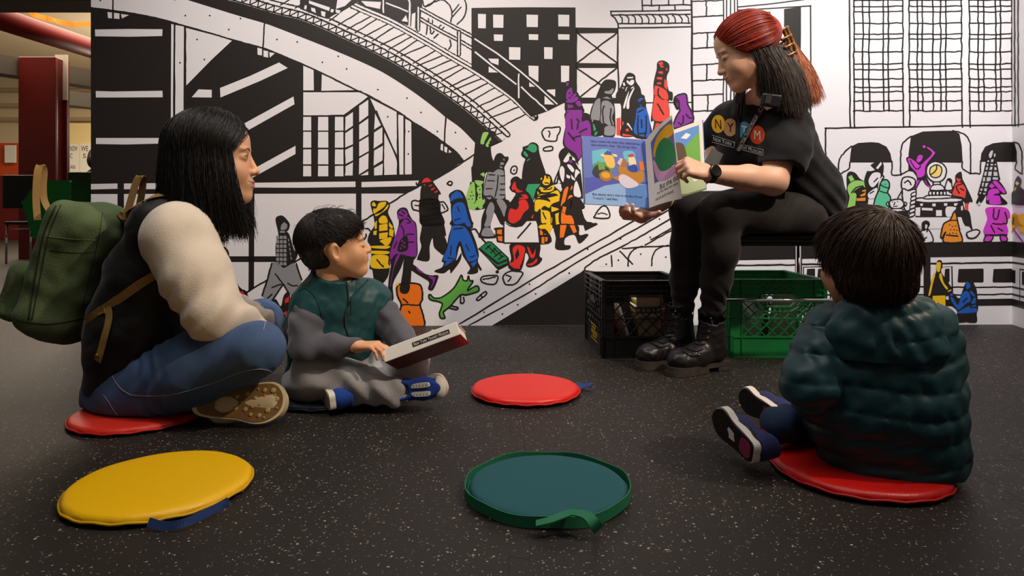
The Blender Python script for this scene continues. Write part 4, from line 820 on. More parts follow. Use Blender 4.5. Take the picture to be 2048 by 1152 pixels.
m = ped(); m.f('K', 'S', '1250 470 1290 462 1300 520 1290 570 1390 720 1380 760 1330 790 1330 900 1180 900 1170 770 1200 640 1240 570'); m.f('Y', 'S', '1245 490 1270 475 1285 490 1275 560 1250 560'); m.f('Y', 'S', '1215 590 1235 585 1210 680 1190 770 1172 770'); m.f('Y', 'S', '1270 590 1290 580 1310 660 1350 715 1330 720 1280 640'); m.f('Y', 'S', '1345 740 1380 725 1380 738 1350 748'); m.f('Y', 'S', '1210 785 1325 780 1328 900 1210 900', False); m.s(2.6, 'S', '1265 850 1262 880'); m.done()
m = ped(); m.f('K', 'z', '870 100 930 20 1040 20 1060 80 1110 200 1140 540 1110 660 1110 825 930 830 905 795 885 830 660 815 730 610 590 470 560 260 640 250 760 360 820 240'); m.f('B', 'z', '905 50 935 35 990 110 950 170 905 165'); m.f('B', 'z', '580 290 635 245 645 300 590 325'); m.f('B', 'z', '595 370 640 345 740 490 800 300 860 230 930 220 980 300 985 420 900 460 770 580 700 540'); m.f('B', 'z', '975 215 1010 220 1080 300 1060 325 1000 280'); m.f('B', 'z', '1000 450 1060 345 1090 360 1085 450 1030 465'); m.f('B', 'z', '1010 510 1090 480 1095 520 1020 530'); m.f('B', 'z', '750 620 960 510 980 550 1100 555 1090 635 760 655'); m.s(3, 'z', '920 360 840 440'); m.done()
m = ped(wall=wall_right); m.f('K', 'm', '1840 1150 1835 960 1870 900 1890 740 1940 650 1970 660 2010 720 2000 790 1980 820 2060 900 2200 960 2200 1150'); m.f('P', 'm', '1900 770 1930 740 1975 780 1930 820'); m.f('P', 'm', '1880 900 1900 850 1925 850 1890 920'); m.f('Y', 'J', '1920 1152 1930 1050 1960 1040 2000 1050 2060 1040 2100 1160'); m.f('Y', 'S', '1935 60 1960 30 1990 40 2010 110 2048 150 2080 210 2020 200 1985 140 1940 200 1930 150'); m.s(3, 'S', '1960 70 1950 130'); m.s(3, 'S', '1950 170 2040 290', 'V'); m.done()
# ================================================================== FAR ROOM seen past the left end of the mural wall
M_red = mat('red_paint', '#5a0f08', .35, .5, var=(3, .12)); M_cream = mat('cream_paint', '#e6d3ad', .7, .3); M_yel = mat('pale_yellow_paint', '#f3dc9c', .7, .3)
M_grey = mat('grey_steel_paint', '#4a453c', .6, .3); M_blkp = mat('black_plastic', '#171615', .45, .5); M_orange = mat('orange_panel', '#c04a1c', .5, .4)
def wallbox(name, u0, v0, u1, v1, y, t, m, kind='structure'):
    a, b = P(u0, v0, y), P(u1, v1, y)
    o = MB().box((a+b)/2+np.array([0, t/2, 0]), (abs(b[0]-a[0]), t, abs(b[2]-a[2]))).build(name, m); 
    return tag(o, kind=kind) if kind else o
wallbox('wall_far', -700, 150, 420, 478, 15.0, .1, M_cream)
wallbox('wall_far_yellow', 120, 246, 260, 478, 14.2, .1, M_yel)
wallbox('wall_far_orange', -400, 286, 38, 352, 14.0, .1, M_orange); wallbox('wall_far_red', -400, 352, 60, 478, 13.9, .1, M_red)
for i, (v, h) in enumerate(((142, 8), (178, 5), (208, 6), (235, 7))): wallbox('trim_%d' % (i+1), -700, v, 420, v+h, 14.85, .12, mat('tan_trim_paint', '#b8a27e', .8, .2))  # horizontal beam lines in a darker cream
# steel beams under the far ceiling
for i, (a, b, ht) in enumerate((((-7.4, 5.9, 2.29), (-4.6, 10.2, 2.29), .22), ((-6.4, 9.3, 2.15), (-3.6, 12.8, 2.15), .2))):
    o = MB().bar(a, b, .25, ht).build('ceiling_beam', M_grey); tag(o, ['grey steel beam running below the red pipe at upper left', 'grey steel beam behind the red column near the wall edge'][i], 'beam')
# red steel column and red pipe
col = empty('steel_column', (-5.63, 8.12, 0))
MB().box((-5.63, 8.02, 1.20), (.44, .05, 2.40)).build('front_plate', M_red, col, bevel=.008)
MB().box((-5.60, 8.12, 1.20), (.30, .16, 2.40)).build('web', M_red, col)
MB().box((-5.63, 8.23, 1.20), (.44, .05, 2.40)).build('rear_plate', M_red, col)
for z in (1.02, .90): MB().box((-5.62, 7.992, z), (.13, .012, .02)).build('slot', mat('dark_slot', '#4a0d08', .6, .2), col)
settle(col); tag(col, 'dark red steel column standing in the far room at left', 'column')
o = MB().tube([(-5.32, 5.6, 2.52), (-5.15, 7.2, 2.52), (-4.9, 9.2, 2.52)], .115, 24).build('pipe', mat('red_pipe_paint', '#96180d', .55, .35), None, True); tag(o, 'thick glossy red pipe running under the far ceiling', 'pipe')
o = MB().box(P(123, 155, 8.2), (.15, .02, .55)).build('wall_notice', mat('grey_sheet', '#b9b3a4', .6, .3)); tag(o, 'grey sheet fixed beside the red column', 'notice')
# twisted orange streamers
for i, pts in enumerate((((-20, 8, 9), (45, 14, 9), (70, 30, 9.1), (95, 37, 9.2)), ((95, 37, 9.2), (120, 44, 9.3), (150, 49, 9.4), (200, 47, 9.5)))):
    pp = catmull([P(*p) for p in pts], 8); n = len(pp); wv = [(0.15*math.cos(k*.5), 0, 1*abs(math.cos(k*.32))+.12) for k in range(n)]
    o = MB().ribbon(pp, wv, .07, .003).build('paper_streamer', mat('orange_paper', '#d0691c', .7, .2)); tag(o, ['orange paper streamer nearer the left edge above the red pipe', 'orange paper streamer ending at the mural wall above the red pipe'][i], 'streamer', 'orange streamers under the far ceiling')
# posters
M_sheet = mat('poster_paper', '#efeadb', .7, .2); M_ink = mat('poster_ink', '#1f1c1a', .7, .2)
def poster(u0, v0, u1, v1, y, lines, label):
    a, b = P(u0, v0, y), P(u1, v1, y); r = empty('poster', ((a[0]+b[0])/2, y, min(a[2], b[2])))
    MB().box((a+b)/2, (abs(b[0]-a[0]), .01, abs(b[2]-a[2]))).build('sheet', M_sheet, r)
    for t, q in lines:
        px, T = fit_text(t, q); link_mesh('lettering', [P(u, v, y-.008) for u, v in px], T, M_ink, r, False)
    settle(r); tag(r, label, 'poster', 'posters on the far yellow wall')
poster(139, 289, 158, 344, 14.19, [('NOW', ((140, 292), (155, 292), (155, 302), (140, 302))), ('C', ((140, 307), (145, 307), (145, 316), (140, 316))), ('AN', ((140, 330), (150, 330), (150, 338), (140, 338)))], 'white poster next to the red column with bold black lettering')
poster(160, 287, 181, 344, 14.19, [('WE', ((162, 292), (176, 292), (176, 302), (162, 302))), ('S', ((166, 307), (172, 307), (172, 316), (166, 316)))], 'white poster partly hidden by the dark-haired visitor')
o = MB().box(P(21, 308, 13.9), (.23, .02, .36)).build('wall_notice', mat('white_sheet', '#d9d4c8', .6, .3)); tag(o, 'white notice on the orange panel at far left', 'notice')
# chairs
def far_chair(u0, u1, v0, v1, y, m, seat_v, label, tilt=0.0):
    a, b = P(u0, v0, y), P(u1, v1, y); w_ = b[0]-a[0]; cx = (a[0]+b[0])/2; zs = .44; r = empty('chair', (cx, y, 0))
    MB().box((cx, y, (a[2]+b[2])/2), (w_, .03, a[2]-b[2]), np.array(Matrix.Rotation(tilt, 3, 'X'))).build('backrest', m, r, bevel=.012)
    MB().box((cx, y+.22, zs), (w_*.98, .42, .035)).build('seat', m, r, bevel=.01)
    mc = mat('chrome', '#d8d8d8', .12, .5, metal=1.0)
    for sx in (-1, 1):
        for sy in (.03, .4): MB().tube([(cx+sx*w_*.45, y+sy, zs), (cx+sx*w_*.47, y+sy, 0)], .011, 8).build('leg', mc, r, True)
    MB().tube([(cx-w_*.46, y+.03, .38), (cx+w_*.46, y+.03, .38)], .01, 8).build('stretcher', mc, r, True)
    settle(r); tag(r, label, 'chair', 'chairs in the far room')
far_chair(6, 76, 350, 417, 7.3, M_blkp, 430, 'black plastic chair in front of the red column base')
far_chair(136, 196, 344, 412, 6.6, M_blkp, 430, 'black plastic chair beside the left edge of the mural wall')
g = empty('green_back_panel', P(95, 424, 6.3)*np.array([1, 1, 0]))  # green slab built as a thin chair back
MB().prism([(0, 0), (.14, .19), (.43, .19), (.43, -.33), (.10, -.33)], (1, 0, .02), (0, 0, 1), P(45, 405, 6.3), (0, .03, 0)).build('panel', mat('green_panel', '#1f9c44', .5, .4), g, bevel=.01)
for x in (.15, .38): MB().tube([P(45, 405, 6.32)+np.array([x, 0, -.3]), np.array([P(45, 405, 6.32)[0]+x, 6.32, 0])], .012, 8).build('leg', M_blkp, g, True)
settle(g); tag(g, 'bright green angular panel between the black chairs behind the backpack', 'panel')
# visitor behind the wall edge
M_hair_far = mat('far_hair', '#1d1512', .5, .4)
fv = Field((-6.3, 8.6, 0), (-5.0, 9.6, 1.7), .02)
vx, vy = -5.60, 9.1
fv.cone((vx, vy, .655), (vx, vy, 1.0), .16, .15, .05).cone((vx, vy, 1.0), (vx, vy, 1.2), .05, .05, .05).cone((vx-.17, vy, 1.0), (vx-.2, vy-.1, .6), .06, .05, .05).cone((vx+.17, vy, 1.0), (vx+.2, vy-.1, .6), .06, .05, .05)
for sx in (-.1, .1): fv.cone((vx+sx, vy, .57), (vx+sx, vy-.4, .56), .07, .065, .05).cone((vx+sx, vy-.4, .56), (vx+sx, vy-.38, .05), .06, .05, .05)
V, Q = fv.mesh(); vis = link_mesh('person', V, Q, mat('far_dark_clothes', '#15130f', .8, .2)); tag(vis, 'seated visitor in black, mostly hidden behind the mural wall edge', 'person')
fv = Field((vx-.2, vy-.2, 1.05), (vx+.2, vy+.2, 1.5), .012); fv.ell((vx, vy, 1.28), (.09, .105, .125), None, .02); V, Q = fv.mesh(); link_mesh('head', V, Q, mat('far_skin', '#b98a66', .5, .4), vis)
fv = Field((vx-.25, vy-.25, 1.0), (vx+.25, vy+.25, 1.55), .012); fv.ell((vx, vy+.02, 1.31), (.11, .12, .13), None, .02).ell((vx, vy+.06, 1.18), (.10, .07, .13), None, .03).ell((vx, vy-.02, 1.25), (.10, .11, .12), None, .02); V, Q = fv.mesh(); link_mesh('hair', V, Q, M_hair_far, vis)
o = MB().box((vx, vy+.05, .46), (.45, .45, .04)).build('bench', M_blkp, None, bevel=.01); bb = o; tag(o, 'low black bench under the visitor in the far room', 'bench')
for sx in (-.18, .18):
    for sy in (-.15, .2): MB().box((vx+sx, vy+.05+sy, .22), (.03, .03, .44)).build('leg', M_blkp, bb)

# ================================================================== FLOOR CUSHIONS
def cushion(name, c, R, th, m, edge_m, label, wob_s=1.0, tilt=None):
    r = empty(name, (c[0], c[1], 0)); seg = 72
    prof = [(0, .001), (R*.9, .001), (R*.985, th*.25), (R, th*.5), (R*.988, th*.72), (R*.96, th*.9), (R*.92, th*.97), (R*.8, th*1.02), (R*.4, th*1.05), (0.002, th*1.05)]
    V = []
    for k, (rr, z) in enumerate(prof):
        for j in range(seg):
            a = 2*PI*j/seg; e = 1+.006*wob_s*math.sin(5*a+c[0]*9)+.004*wob_s*math.sin(9*a+2); pk = .0016*wob_s*math.sin(23*a+3*math.sin(4*a)) if 3 <= k <= 4 else 0
            V.append((c[0]+rr*e*math.cos(a), c[1]+rr*e*math.sin(a), max(.001, z+pk)))
    n = len(prof); Fc = [[i*seg+k, i*seg+(k+1) % seg, (i+1)*seg+(k+1) % seg, (i+1)*seg+k] for i in range(n-1) for k in range(seg)]+[list(range(seg))[::-1], [(n-1)*seg+k for k in range(seg)]]
    o = link_mesh('pad', V, Fc, m, r, True); o.modifiers.new('s', 'SUBSURF').render_levels = 1
    a = np.linspace(0, 2*PI, 73); e = 1+.006*wob_s*np.sin(5*a+c[0]*9)+.004*wob_s*np.sin(9*a+2)
    MB().tube(np.stack([c[0]+R*e*np.cos(a)*1.004, c[1]+R*e*np.sin(a)*1.004, th*.42+.0012*np.sin(17*a)], 1), .0026, 6, False).build('piping', edge_m, r, True)
    tag(r, label, 'cushion', 'round floor cushions'); return r
def vinyl(n, c): return mat(n, c, .38, .45, bump=(260, .12))
MR, MR2, MY, MGc = vinyl('red_vinyl', '#d81f14'), vinyl('deep_red_vinyl', '#b8120e'), vinyl('yellow_vinyl', '#e3b204'), mat('teal_cloth', '#1d4f57', .8, .25, weave=(500, .15))
M_navy = mat('navy_webbing', '#23396e', .7, .3, weave=(400, .2)); M_gweb = mat('green_webbing', '#1c6b4a', .7, .3, weave=(400, .2))
c = F(1051, 787); c_red = cushion('floor_cushion', c, .166, .026, MR, mat('red_piping', '#c21a12', .5, .4), 'bright red round vinyl cushion lying empty near the centre of the floor')
MB().ribbon(catmull([(c[0]+.155, c[1]+.035, .018), (c[0]+.175, c[1]+.03, .014), (c[0]+.198, c[1]+.025, .02), (c[0]+.205, c[1]+.02, .012)], 5), (.1, 1, .25), .032, .002).build('handle', M_navy, c_red); settle(c_red)
c = F(322, 980); c_y = cushion('floor_cushion', c, .172, .024, MY, mat('yellow_piping', '#c99c04', .5, .4), 'yellow round vinyl cushion with a navy strap at the lower left of the floor')
MB().ribbon(catmull([F(297, 1044, .016), F(330, 1052, .010), F(368, 1046, .014), F(405, 1030, .015), F(440, 1012, .018), F(458, 1002, .024)], 6), (0, .35, 1), .015, .003).build('handle', M_navy, c_y); settle(c_y)
c = F(1095, 984); c_g = cushion('floor_cushion', c, .158, .022, MGc, M_gweb, 'teal green round cloth cushion with green webbing edge and handle, front centre', .4)
a = np.linspace(0, 2*PI, 97)
MB().ribbon(np.stack([c[0]+.164*np.cos(a)*(1+.008*np.sin(4*a)), c[1]+.164*np.sin(a)*(1+.008*np.sin(4*a)), .013+.002*np.sin(7*a)], 1), (0, 0, 1), .021, .002).build('binding', M_gweb, c_g)
MB().ribbon(catmull([F(1072, 1047, .024), F(1100, 1040, .030), F(1140, 1026, .036), F(1172, 1030, .040), F(1188, 1046, .030), F(1197, 1060, .012)], 7), np.array([(.2, 1, .1)]*15+[(.9, .5, .2)]*21)[:36], .02, .002).build('handle', M_gweb, c_g); settle(c_g)
c = F(1716, 944); c_rr = cushion('floor_cushion', c, .176, .026, MR2, mat('red_piping2', '#a8100c', .5, .4), 'red round vinyl cushion under the boy in the puffer jacket at right'); settle(c_rr); CRR = c
c = F(282, 834); CM = c; c_m = cushion('floor_cushion', c, .172, .022, mat('faded_red_vinyl', '#c62a1e', .45, .4, bump=(60, .2)), mat('red_piping3', '#b81a12', .5, .4), 'red round vinyl cushion under the seated woman with the backpack'); settle(c_m)
c = F(655, 795); CB = c; c_b = cushion('floor_cushion', c, .165, .022, mat('navy_vinyl', '#141a26', .5, .4), mat('navy_piping', '#10141e', .5, .4), 'dark navy round cushion under the boy in the green vest'); settle(c_b)

# ================================================================== MILK CRATES
def crate(origin, yaw, W, Dp, Hh, m, label):
    """origin: front-left bottom corner; local x along the front, y into the room"""
    r = empty('milk_crate', (origin[0], origin[1], 0)); Rz = np.array(Matrix.Rotation(yaw, 3, 'Z'))
    def side(o, ax, inn, width, solid_top=True):
        """o: bottom-left corner seen from outside; ax: along; inn: inwards"""
        o, ax, inn = [np.asarray(t, float) for t in (o, ax, inn)]; up = np.array([0, 0, 1.]); mb = MB(); T = .014
        def plate(s0, z0, s1, z1, d0=0.0, d1=T):
            c = o+ax*(s0+s1)/2+up*(z0+z1)/2+inn*(d0+d1)/2; mb.box(c, (abs(s1-s0), d1-d0, abs(z1-z0)), np.stack([ax, inn, up], 1))
        def bar(a, b, wd=.005, d0=.001, d1=.012):
            A = o+ax*a[0]+up*a[1]+inn*(d0+d1)/2; B = o+ax*b[0]+up*b[1]+inn*(d0+d1)/2; mb.bar(A, B, d1-d0, wd, np.cross(nrm(B-A), inn))
        p = .048; hb = .079
        plate(0, 0, width, hb, .004); plate(0, 0, width, .006); plate(0, hb-.003, width, hb+.003)
        for s0 in (0, width-p):
            plate(s0+.002, hb, s0+p-.002, Hh*.72, .004); plate(s0+p/2-p/2, 0, s0+p/2-p/2+.004, Hh); plate(s0+p-.004, 0, s0+p, Hh)
            for z in (.15, Hh*.72): plate(s0, z-.002, s0+p, z+.002)
        zr = [Hh*.72+(Hh*.28)*i/4 for i in range(5)]
        cx = width/2; hw = .068
        for z in zr[:-1]:
            if z < zr[1]: plate(0, z-.002, cx-hw, z+.002); plate(cx+hw, z-.002, width, z+.002)
            else: plate(0, z-.002, width, z+.002)
        plate(0, Hh-.004, width, Hh, -.002, T+.004)
        plate(p, zr[0], cx-hw, Hh, .009, .012); plate(cx+hw, zr[0], width-p, Hh, .009, .012); plate(cx-hw, zr[1]+.004, cx+hw, Hh, .009, .012)
        plate(0, zr[0], p, Hh, .009, .012); plate(width-p, zr[0], width, Hh, .009, .012)
        plate(p, .148, width-p, .152)                                        # mid rib
        z0h, z1h = zr[0]-.022, zr[1]+.004                                    # hand hole
        loop = [(cx-hw, z1h), (cx-hw, z0h+.02), (cx-hw+.02, z0h), (cx+hw-.02, z0h), (cx+hw, z0h+.02), (cx+hw, z1h)]
        for a, b in zip(loop[:-1], loop[1:]): bar(a, b, .006, 0, T)
        l2 = [(cx-hw-.022, zr[0]), (cx-hw-.012, z0h), (cx-hw+.018, z0h-.018), (cx+hw-.018, z0h-.018), (cx+hw+.012, z0h), (cx+hw+.022, zr[0])]
        for a, b in zip(l2[:-1], l2[1:]): bar(a, b, .004, 0, T)
        for i in range(5): s_ = cx-hw+.03+i*.019; bar((s_, z0h), (s_, z0h-.018), .003, 0, T)
        # small diamond grid above the hand hole
        for i in range(-3, 8):
            for sg in (1, -1):
                s0 = cx-hw+i*.034 if sg > 0 else cx+hw-i*.034; zz0, zz1 = zr[1]+.004, Hh-.004; s1 = s0+sg*(zz1-zz0)*1.6
                q0, q1 = (s0, zz0), (s1, zz1)
                lo_, hi_ = cx-hw, cx+hw
                def clip(a, b):
                    t0, t1 = 0, 1; d = b[0]-a[0]
                    for lim, sgn in ((lo_, 1), (hi_, -1)):
                        f0, f1 = sgn*(a[0]-lim), sgn*(b[0]-lim)
                        if f0 < 0 and f1 < 0: return None
                        if f0 < 0: t0 = max(t0, f0/(f0-f1))
                        elif f1 < 0: t1 = min(t1, f0/(f0-f1))
                    if t1-t0 < .05: return None
                    return [(a[0]+d*t, a[1]+(b[1]-a[1])*t) for t in (t0, t1)]
                cc = clip(q0, q1)
                if cc: bar(cc[0], cc[1], .0028, .003, .012)
        # large lattice
        zz0, zz1 = hb, zr[0]; n = int((width-2*p)/.046); st = (width-2*p)/n
        for i in range(-4, n+5):
            for sg in (1, -1):
                s0 = p+i*st if sg > 0 else width-p-i*st; k = 8; dz = (zz1-zz0)
                for j in range(k):
                    a = (s0+sg*dz*j/k*1.0, zz0+dz*j/k); b = (s0+sg*dz*(j+1)/k, zz0+dz*(j+1)/k); mc = ((a[0]+b[0])/2, (a[1]+b[1])/2)
                    if mc[0] < p or mc[0] > width-p: continue
                    if abs(mc[0]-cx) < hw+.006 and mc[1] > z0h-.016: continue
                    bar(a, b, .0042, .002, .012)
        return mb
    O = np.array([origin[0], origin[1], 0.]); X = Rz@np.array([1., 0, 0]); Y = Rz@np.array([0, 1., 0])
    side(O, X, Y, W).build('front_panel', m, r); side(O+Y*Dp, -Y, X, Dp).build('left_panel', m, r)
    side(O+X*W, Y, -X, Dp).build('right_panel', m, r); side(O+X*W+Y*Dp, -X, -Y, W).build('back_panel', m, r)
    mb = MB(); mb.box(O+X*W/2+Y*Dp/2+np.array([0, 0, .012]), (W-.01, Dp-.01, .006), Rz)
    for i in range(7): mb.box(O+X*W*(i+.5)/7+Y*Dp/2+np.array([0, 0, .006]), (.006, Dp-.02, .01), Rz)
    mb.build('base', m, r)
    settle(r); tag(r, label, 'crate', 'milk crates by the reader'); return r, O, X, Y
M_cb = mat('black_crate_plastic', '#181614', .42, .5, bump=(60, .05)); M_cg = mat('green_crate_plastic', '#1a8a46', .42, .5, bump=(60, .05))
O1 = F(1204, 717); CR1, o1, x1, y1 = crate(O1, math.radians(3), .345, .41, .297, M_cb, 'black plastic milk crate full of books left of the reader’s boots')
O2 = F(1460, 715); CR2, o2, x2, y2 = crate(O2, math.radians(-1), .372, .42, .301, M_cg, 'green plastic milk crate under the stool')
# faded yellow print on the black crate's left side
mb = MB()
for i, (a, b, z) in enumerate(((.12, .25, .10), (.13, .22, .088), (.10, .24, .075), (.10, .24, .066), (.12, .2, .055), (.10, .25, .042))):
    for k in range(5): s0 = a+(b-a)*k/5; mb.box(o1+y1*(s0+.01)-x1*.0008+np.array([0, 0, z]), (.0008, .016+.004*((i*3+k) % 3), .006), np.stack([x1, y1, [0, 0, 1]], 1))
yo = mb.build('yellow_stencil', mat('yellow_stencil_ink', '#c99a10', .6, .3), None); yo.parent = CR1; yo.matrix_parent_inverse = Matrix.Translation(-CR1.location)
def slim_book(c, size, R, m, label, pages=True, grp='books in the crates', corner=0.004):
    r = empty('picture_book', c-np.array([0, 0, 0])); w_, t, h = size; R = np.asarray(R)
    MB().box(c, (w_, t, h), R).build('cover', m, r, bevel=corner, seg=3)
    if pages: MB().box(c+R@np.array([.003, 0, .0015]), (w_-.004, t*.7, h), R).build('pages', mat('page_paper', '#e8e2d2', .8, .2), r)
    settle(r); tag(r, label, 'book', grp); return r
def lean(O, X, Y, s, d, ang, yaw, W, T, H, z0=.02):
    """book standing on its bottom edge in a crate, leaning to the left by ang"""
    R = np.stack([X, Y, [0, 0, 1]], 1)@np.array(Matrix.Rotation(yaw, 3, 'Z'))@np.array(Matrix.Rotation(ang, 3, 'Y')); c = O+X*s+Y*d+np.array([0, 0, z0])+R@np.array([0, 0, H/2]); return c, R
specs = [(.075, .10, -.30, .15, .02, .185, '#1d2230', 'dark blue slim book leaning in the black crate, leftmost'), (.105, .11, -.30, .15, .014, .18, '#b23c32', 'red slim book leaning in the black crate'),
         (.135, .11, -.30, .15, .012, .20, '#d8d3c4', 'white slim book in the black crate behind the red one'), (.165, .12, -.28, .15, .02, .21, '#2a211c', 'dark brown book in the middle of the black crate'),
         (.195, .11, -.26, .15, .013, .17, '#a98e2a', 'yellow-spined thin book in the black crate'), (.22, .11, -.26, .15, .013, .19, '#c7b34a', 'pale yellow thin book in the black crate'),
         (.20, .14, -.06, .09, .018, .245, '#cdbf9c', 'cream book with a printed back cover seen through the crate hand hole'), (.292, .13, -.08, .07, .03, .24, '#c4757a', 'pink board book with rounded corners seen through the crate hand hole')]
for i, (s_, d, a, W_, T_, H_, colr, lab) in enumerate(specs):
    cc, R = lean(o1, x1, y1, s_, .038 if i >= 6 else .07, a, 0 if i >= 6 else PI/2*0, *((W_, T_, H_) if i >= 6 else (T_, W_, H_)))
    if i < 6: cc = cc+y1*.085
    slim_book(cc, (W_, T_, H_) if i >= 6 else (T_, W_, H_), R, mat('crate_book_%d' % i, colr, .45, .5), lab, i < 6, corner=.012 if i == 7 else .003)
for i, (s_, d, a, colr, lab) in enumerate(((.10, .16, .12, '#dfe3df', 'white paperback standing in the green crate'), (.17, .22, -.1, '#1f5d3c', 'dark green book standing in the green crate'), (.26, .18, .15, '#c9c2a8', 'buff paperback leaning in the green crate'))):
    cc, R = lean(o2, x2, y2, s_, d, a, .2*i, .13, .016, .20); slim_book(cc, (.13, .016, .20), R, mat('green_crate_book_%d' % i, colr, .5, .4), lab)

# ================================================================== STOOL
st = empty('stool', (1.0, 2.68, 0)); chrome = mat('chrome', '#d8d8d8', .12, .5, metal=1.0); M_vin = mat('black_vinyl', '#191817', .35, .5, bump=(150, .12))
fs = Field((.70, 2.36, .40), (1.34, 3.0, .56), .008); fs.box((1.02, 2.68, .468), (.245, .245, .020), None, .018, 0).box((1.02, 2.68, .470), (.225, .225, .023), None, .022, .01)
V, Q = fs.mesh(); link_mesh('seat', V, Q, M_vin, st)
MB().box((1.02, 2.68, .443), (.44, .44, .014)).build('seat_frame', M_blkp, st, bevel=.004)
for i, (x, y) in enumerate(((.765, 2.455), (1.235, 2.455), (.765, 2.905), (1.228, 2.895))): MB().tube([(x, y, .445), (x, y, .004)], .0105, 12).build('leg', chrome, st, True)
MB().tube([(.765, 2.452, .239), (1.235, 2.452, .239)], .0062, 12).build('front_rail', chrome, st, True)
MB().tube([(.765, 2.905, .239), (1.228, 2.895, .239)], .0062, 12).build('rear_rail', chrome, st, True)
settle(st); tag(st, 'square black vinyl stool with chrome legs under the reader', 'stool')
# ================================================================== FIGURE TOOLS
def hframe(yaw, pitch, roll=0.0):
    """columns: forward, left, up. yaw from +x, pitch positive looks down"""
    f = np.array([math.cos(yaw)*math.cos(pitch), math.sin(yaw)*math.cos(pitch), -math.sin(pitch)]); l = np.array([-math.sin(yaw), math.cos(yaw), 0.]); u = np.cross(f, l)
    if roll: l, u = l*math.cos(roll)+u*math.sin(roll), u*math.cos(roll)-l*math.sin(roll)
    return np.stack([f, l, u], 1)
def head_mesh(ez=.006, nz=-.030, mz=-.0635, cz=-.098, child=0, eyes='down', h=.0021, nose=1.0, neck=.19, ears=True):
    fd = Field((-.145, -.115, -.21), (.14, .115, .155), h)
    cw = 1.0+.03*child
    fd.ell((-.017-.004*child, 0, .038), (.096+.004*child, .077*cw, .084), None, 0)
    fd.ell((.034, 0, .044), (.054, .063, .058), None, .03).ell((.033, 0, (ez+cz)/2+.012), (.052, .061, (ez-cz)*.5+.022), None, .03)
    for s_ in (-1, 1):
        fd.cone((.000, s_*.044, cz+.046), (.055, s_*.008, cz+.004), .021, .0175, .03)
        fd.ell((.054, s_*.037, (ez+mz)/2-.004), (.026+.002*child, .023+.002*child, .027), None, .022)
    fd.ell((.066, 0, cz+.004), (.020, .021, .017), None, .016)
    fd.ell((.074, 0, mz+.002), (.019, .028, .022), None, .014)
    for s_ in (-1, 1): fd.ell((.098, s_*.034, ez+.001), (.016, .021, .0125), None, .013, '-')
    fd.cone((.079, 0, ez+.012), (.0945+.004*nose, 0, nz), .0078, .0105, .011)
    fd.ell((.0945+.0045*nose, 0, nz-.001), (.0105, .0115, .0095), None, .006)
    for s_ in (-1, 1):
        fd.ell((.090, s_*.0125, nz-.004), (.011, .0078, .0072), None, .005)
        fd.ell((.0745, s_*.032, ez+.021), (.010, .021, .006), None, .012)
        fd.ell((.0700, s_*.0335, ez), (.0175, .0175, .0125), None, .004)
        if eyes == 'open': fd.ell((.0925, s_*.0345, ez), (.012, .0135, .0044), None, .0025, '-')
        fd.ell((.099, s_*.0062, nz-.0085), (.005, .0032, .003), None, .003, '-')
    fd.ell((.0875, 0, mz+.0052), (.0085, .0205, .0050), None, .004).ell((.0865, 0, mz-.0060), (.0085, .0175, .0058), None, .004)
    fd.cone((.0962, 0, mz-.0004), (.083, -.026, mz+.0045), .0017, .0012, .002, '-').cone((.0962, 0, mz-.0004), (.083, .026, mz+.0045), .0017, .0012, .002, '-')
    fd.cone((-.022, 0, -.03), (-.045, 0, -neck), .052-.008*child, .050-.010*child, .03)
    if ears:
        for s_ in (-1, 1):
            Re = np.array(Matrix.Rotation(s_*.28, 3, 'Z'))
            fd.ell((-.012, s_*.080, nz+.028-.012*child), (.0185, .0085, .031), Re, .006).ell((-.004, s_*.089, nz+.026-.012*child), (.011, .0075, .019), Re, .004, '-').ell((-.0075, s_*.081, nz+.002-.012*child), (.008, .006, .009), None, .005)
    V, Q = fd.mesh(1)
    return V, Q
def skin_cols(V, skin, lips, mz, scalp=None, blush=.10):
    c = np.tile(np.array(lin(skin)), (len(V), 1)); L = np.array(lin(lips))
    d = np.sqrt(((V[:, 0]-.094)/.012)**2+(V[:, 1]/.0235)**2+((V[:, 2]-mz)/.0125)**2); wgt = np.clip(1.6-1.25*d, 0, 1)[:, None]
    c = c*(1-wgt)+L*wgt
    for s_ in (-1, 1):
        d = np.sqrt(((V[:, 0]-.07)/.03)**2+((V[:, 1]-s_*.045)/.022)**2+((V[:, 2]-mz-.03)/.022)**2); wgt = np.clip(1-d, 0, 1)[:, None]*blush*2; c = c*(1-wgt)+c*np.array([1.05, .72, .66])*wgt
    if scalp is not None:
        wgt = np.clip((V[:, 2]-(.045-.9*np.minimum(V[:, 0]+.02, .07)*0))/.015, 0, 1)[:, None]*(V[:, 0] < .06)[:, None]*0
    return c
def xf(V, R, o, s=1.0): return (np.asarray(V)*s)@np.asarray(R).T+np.asarray(o)
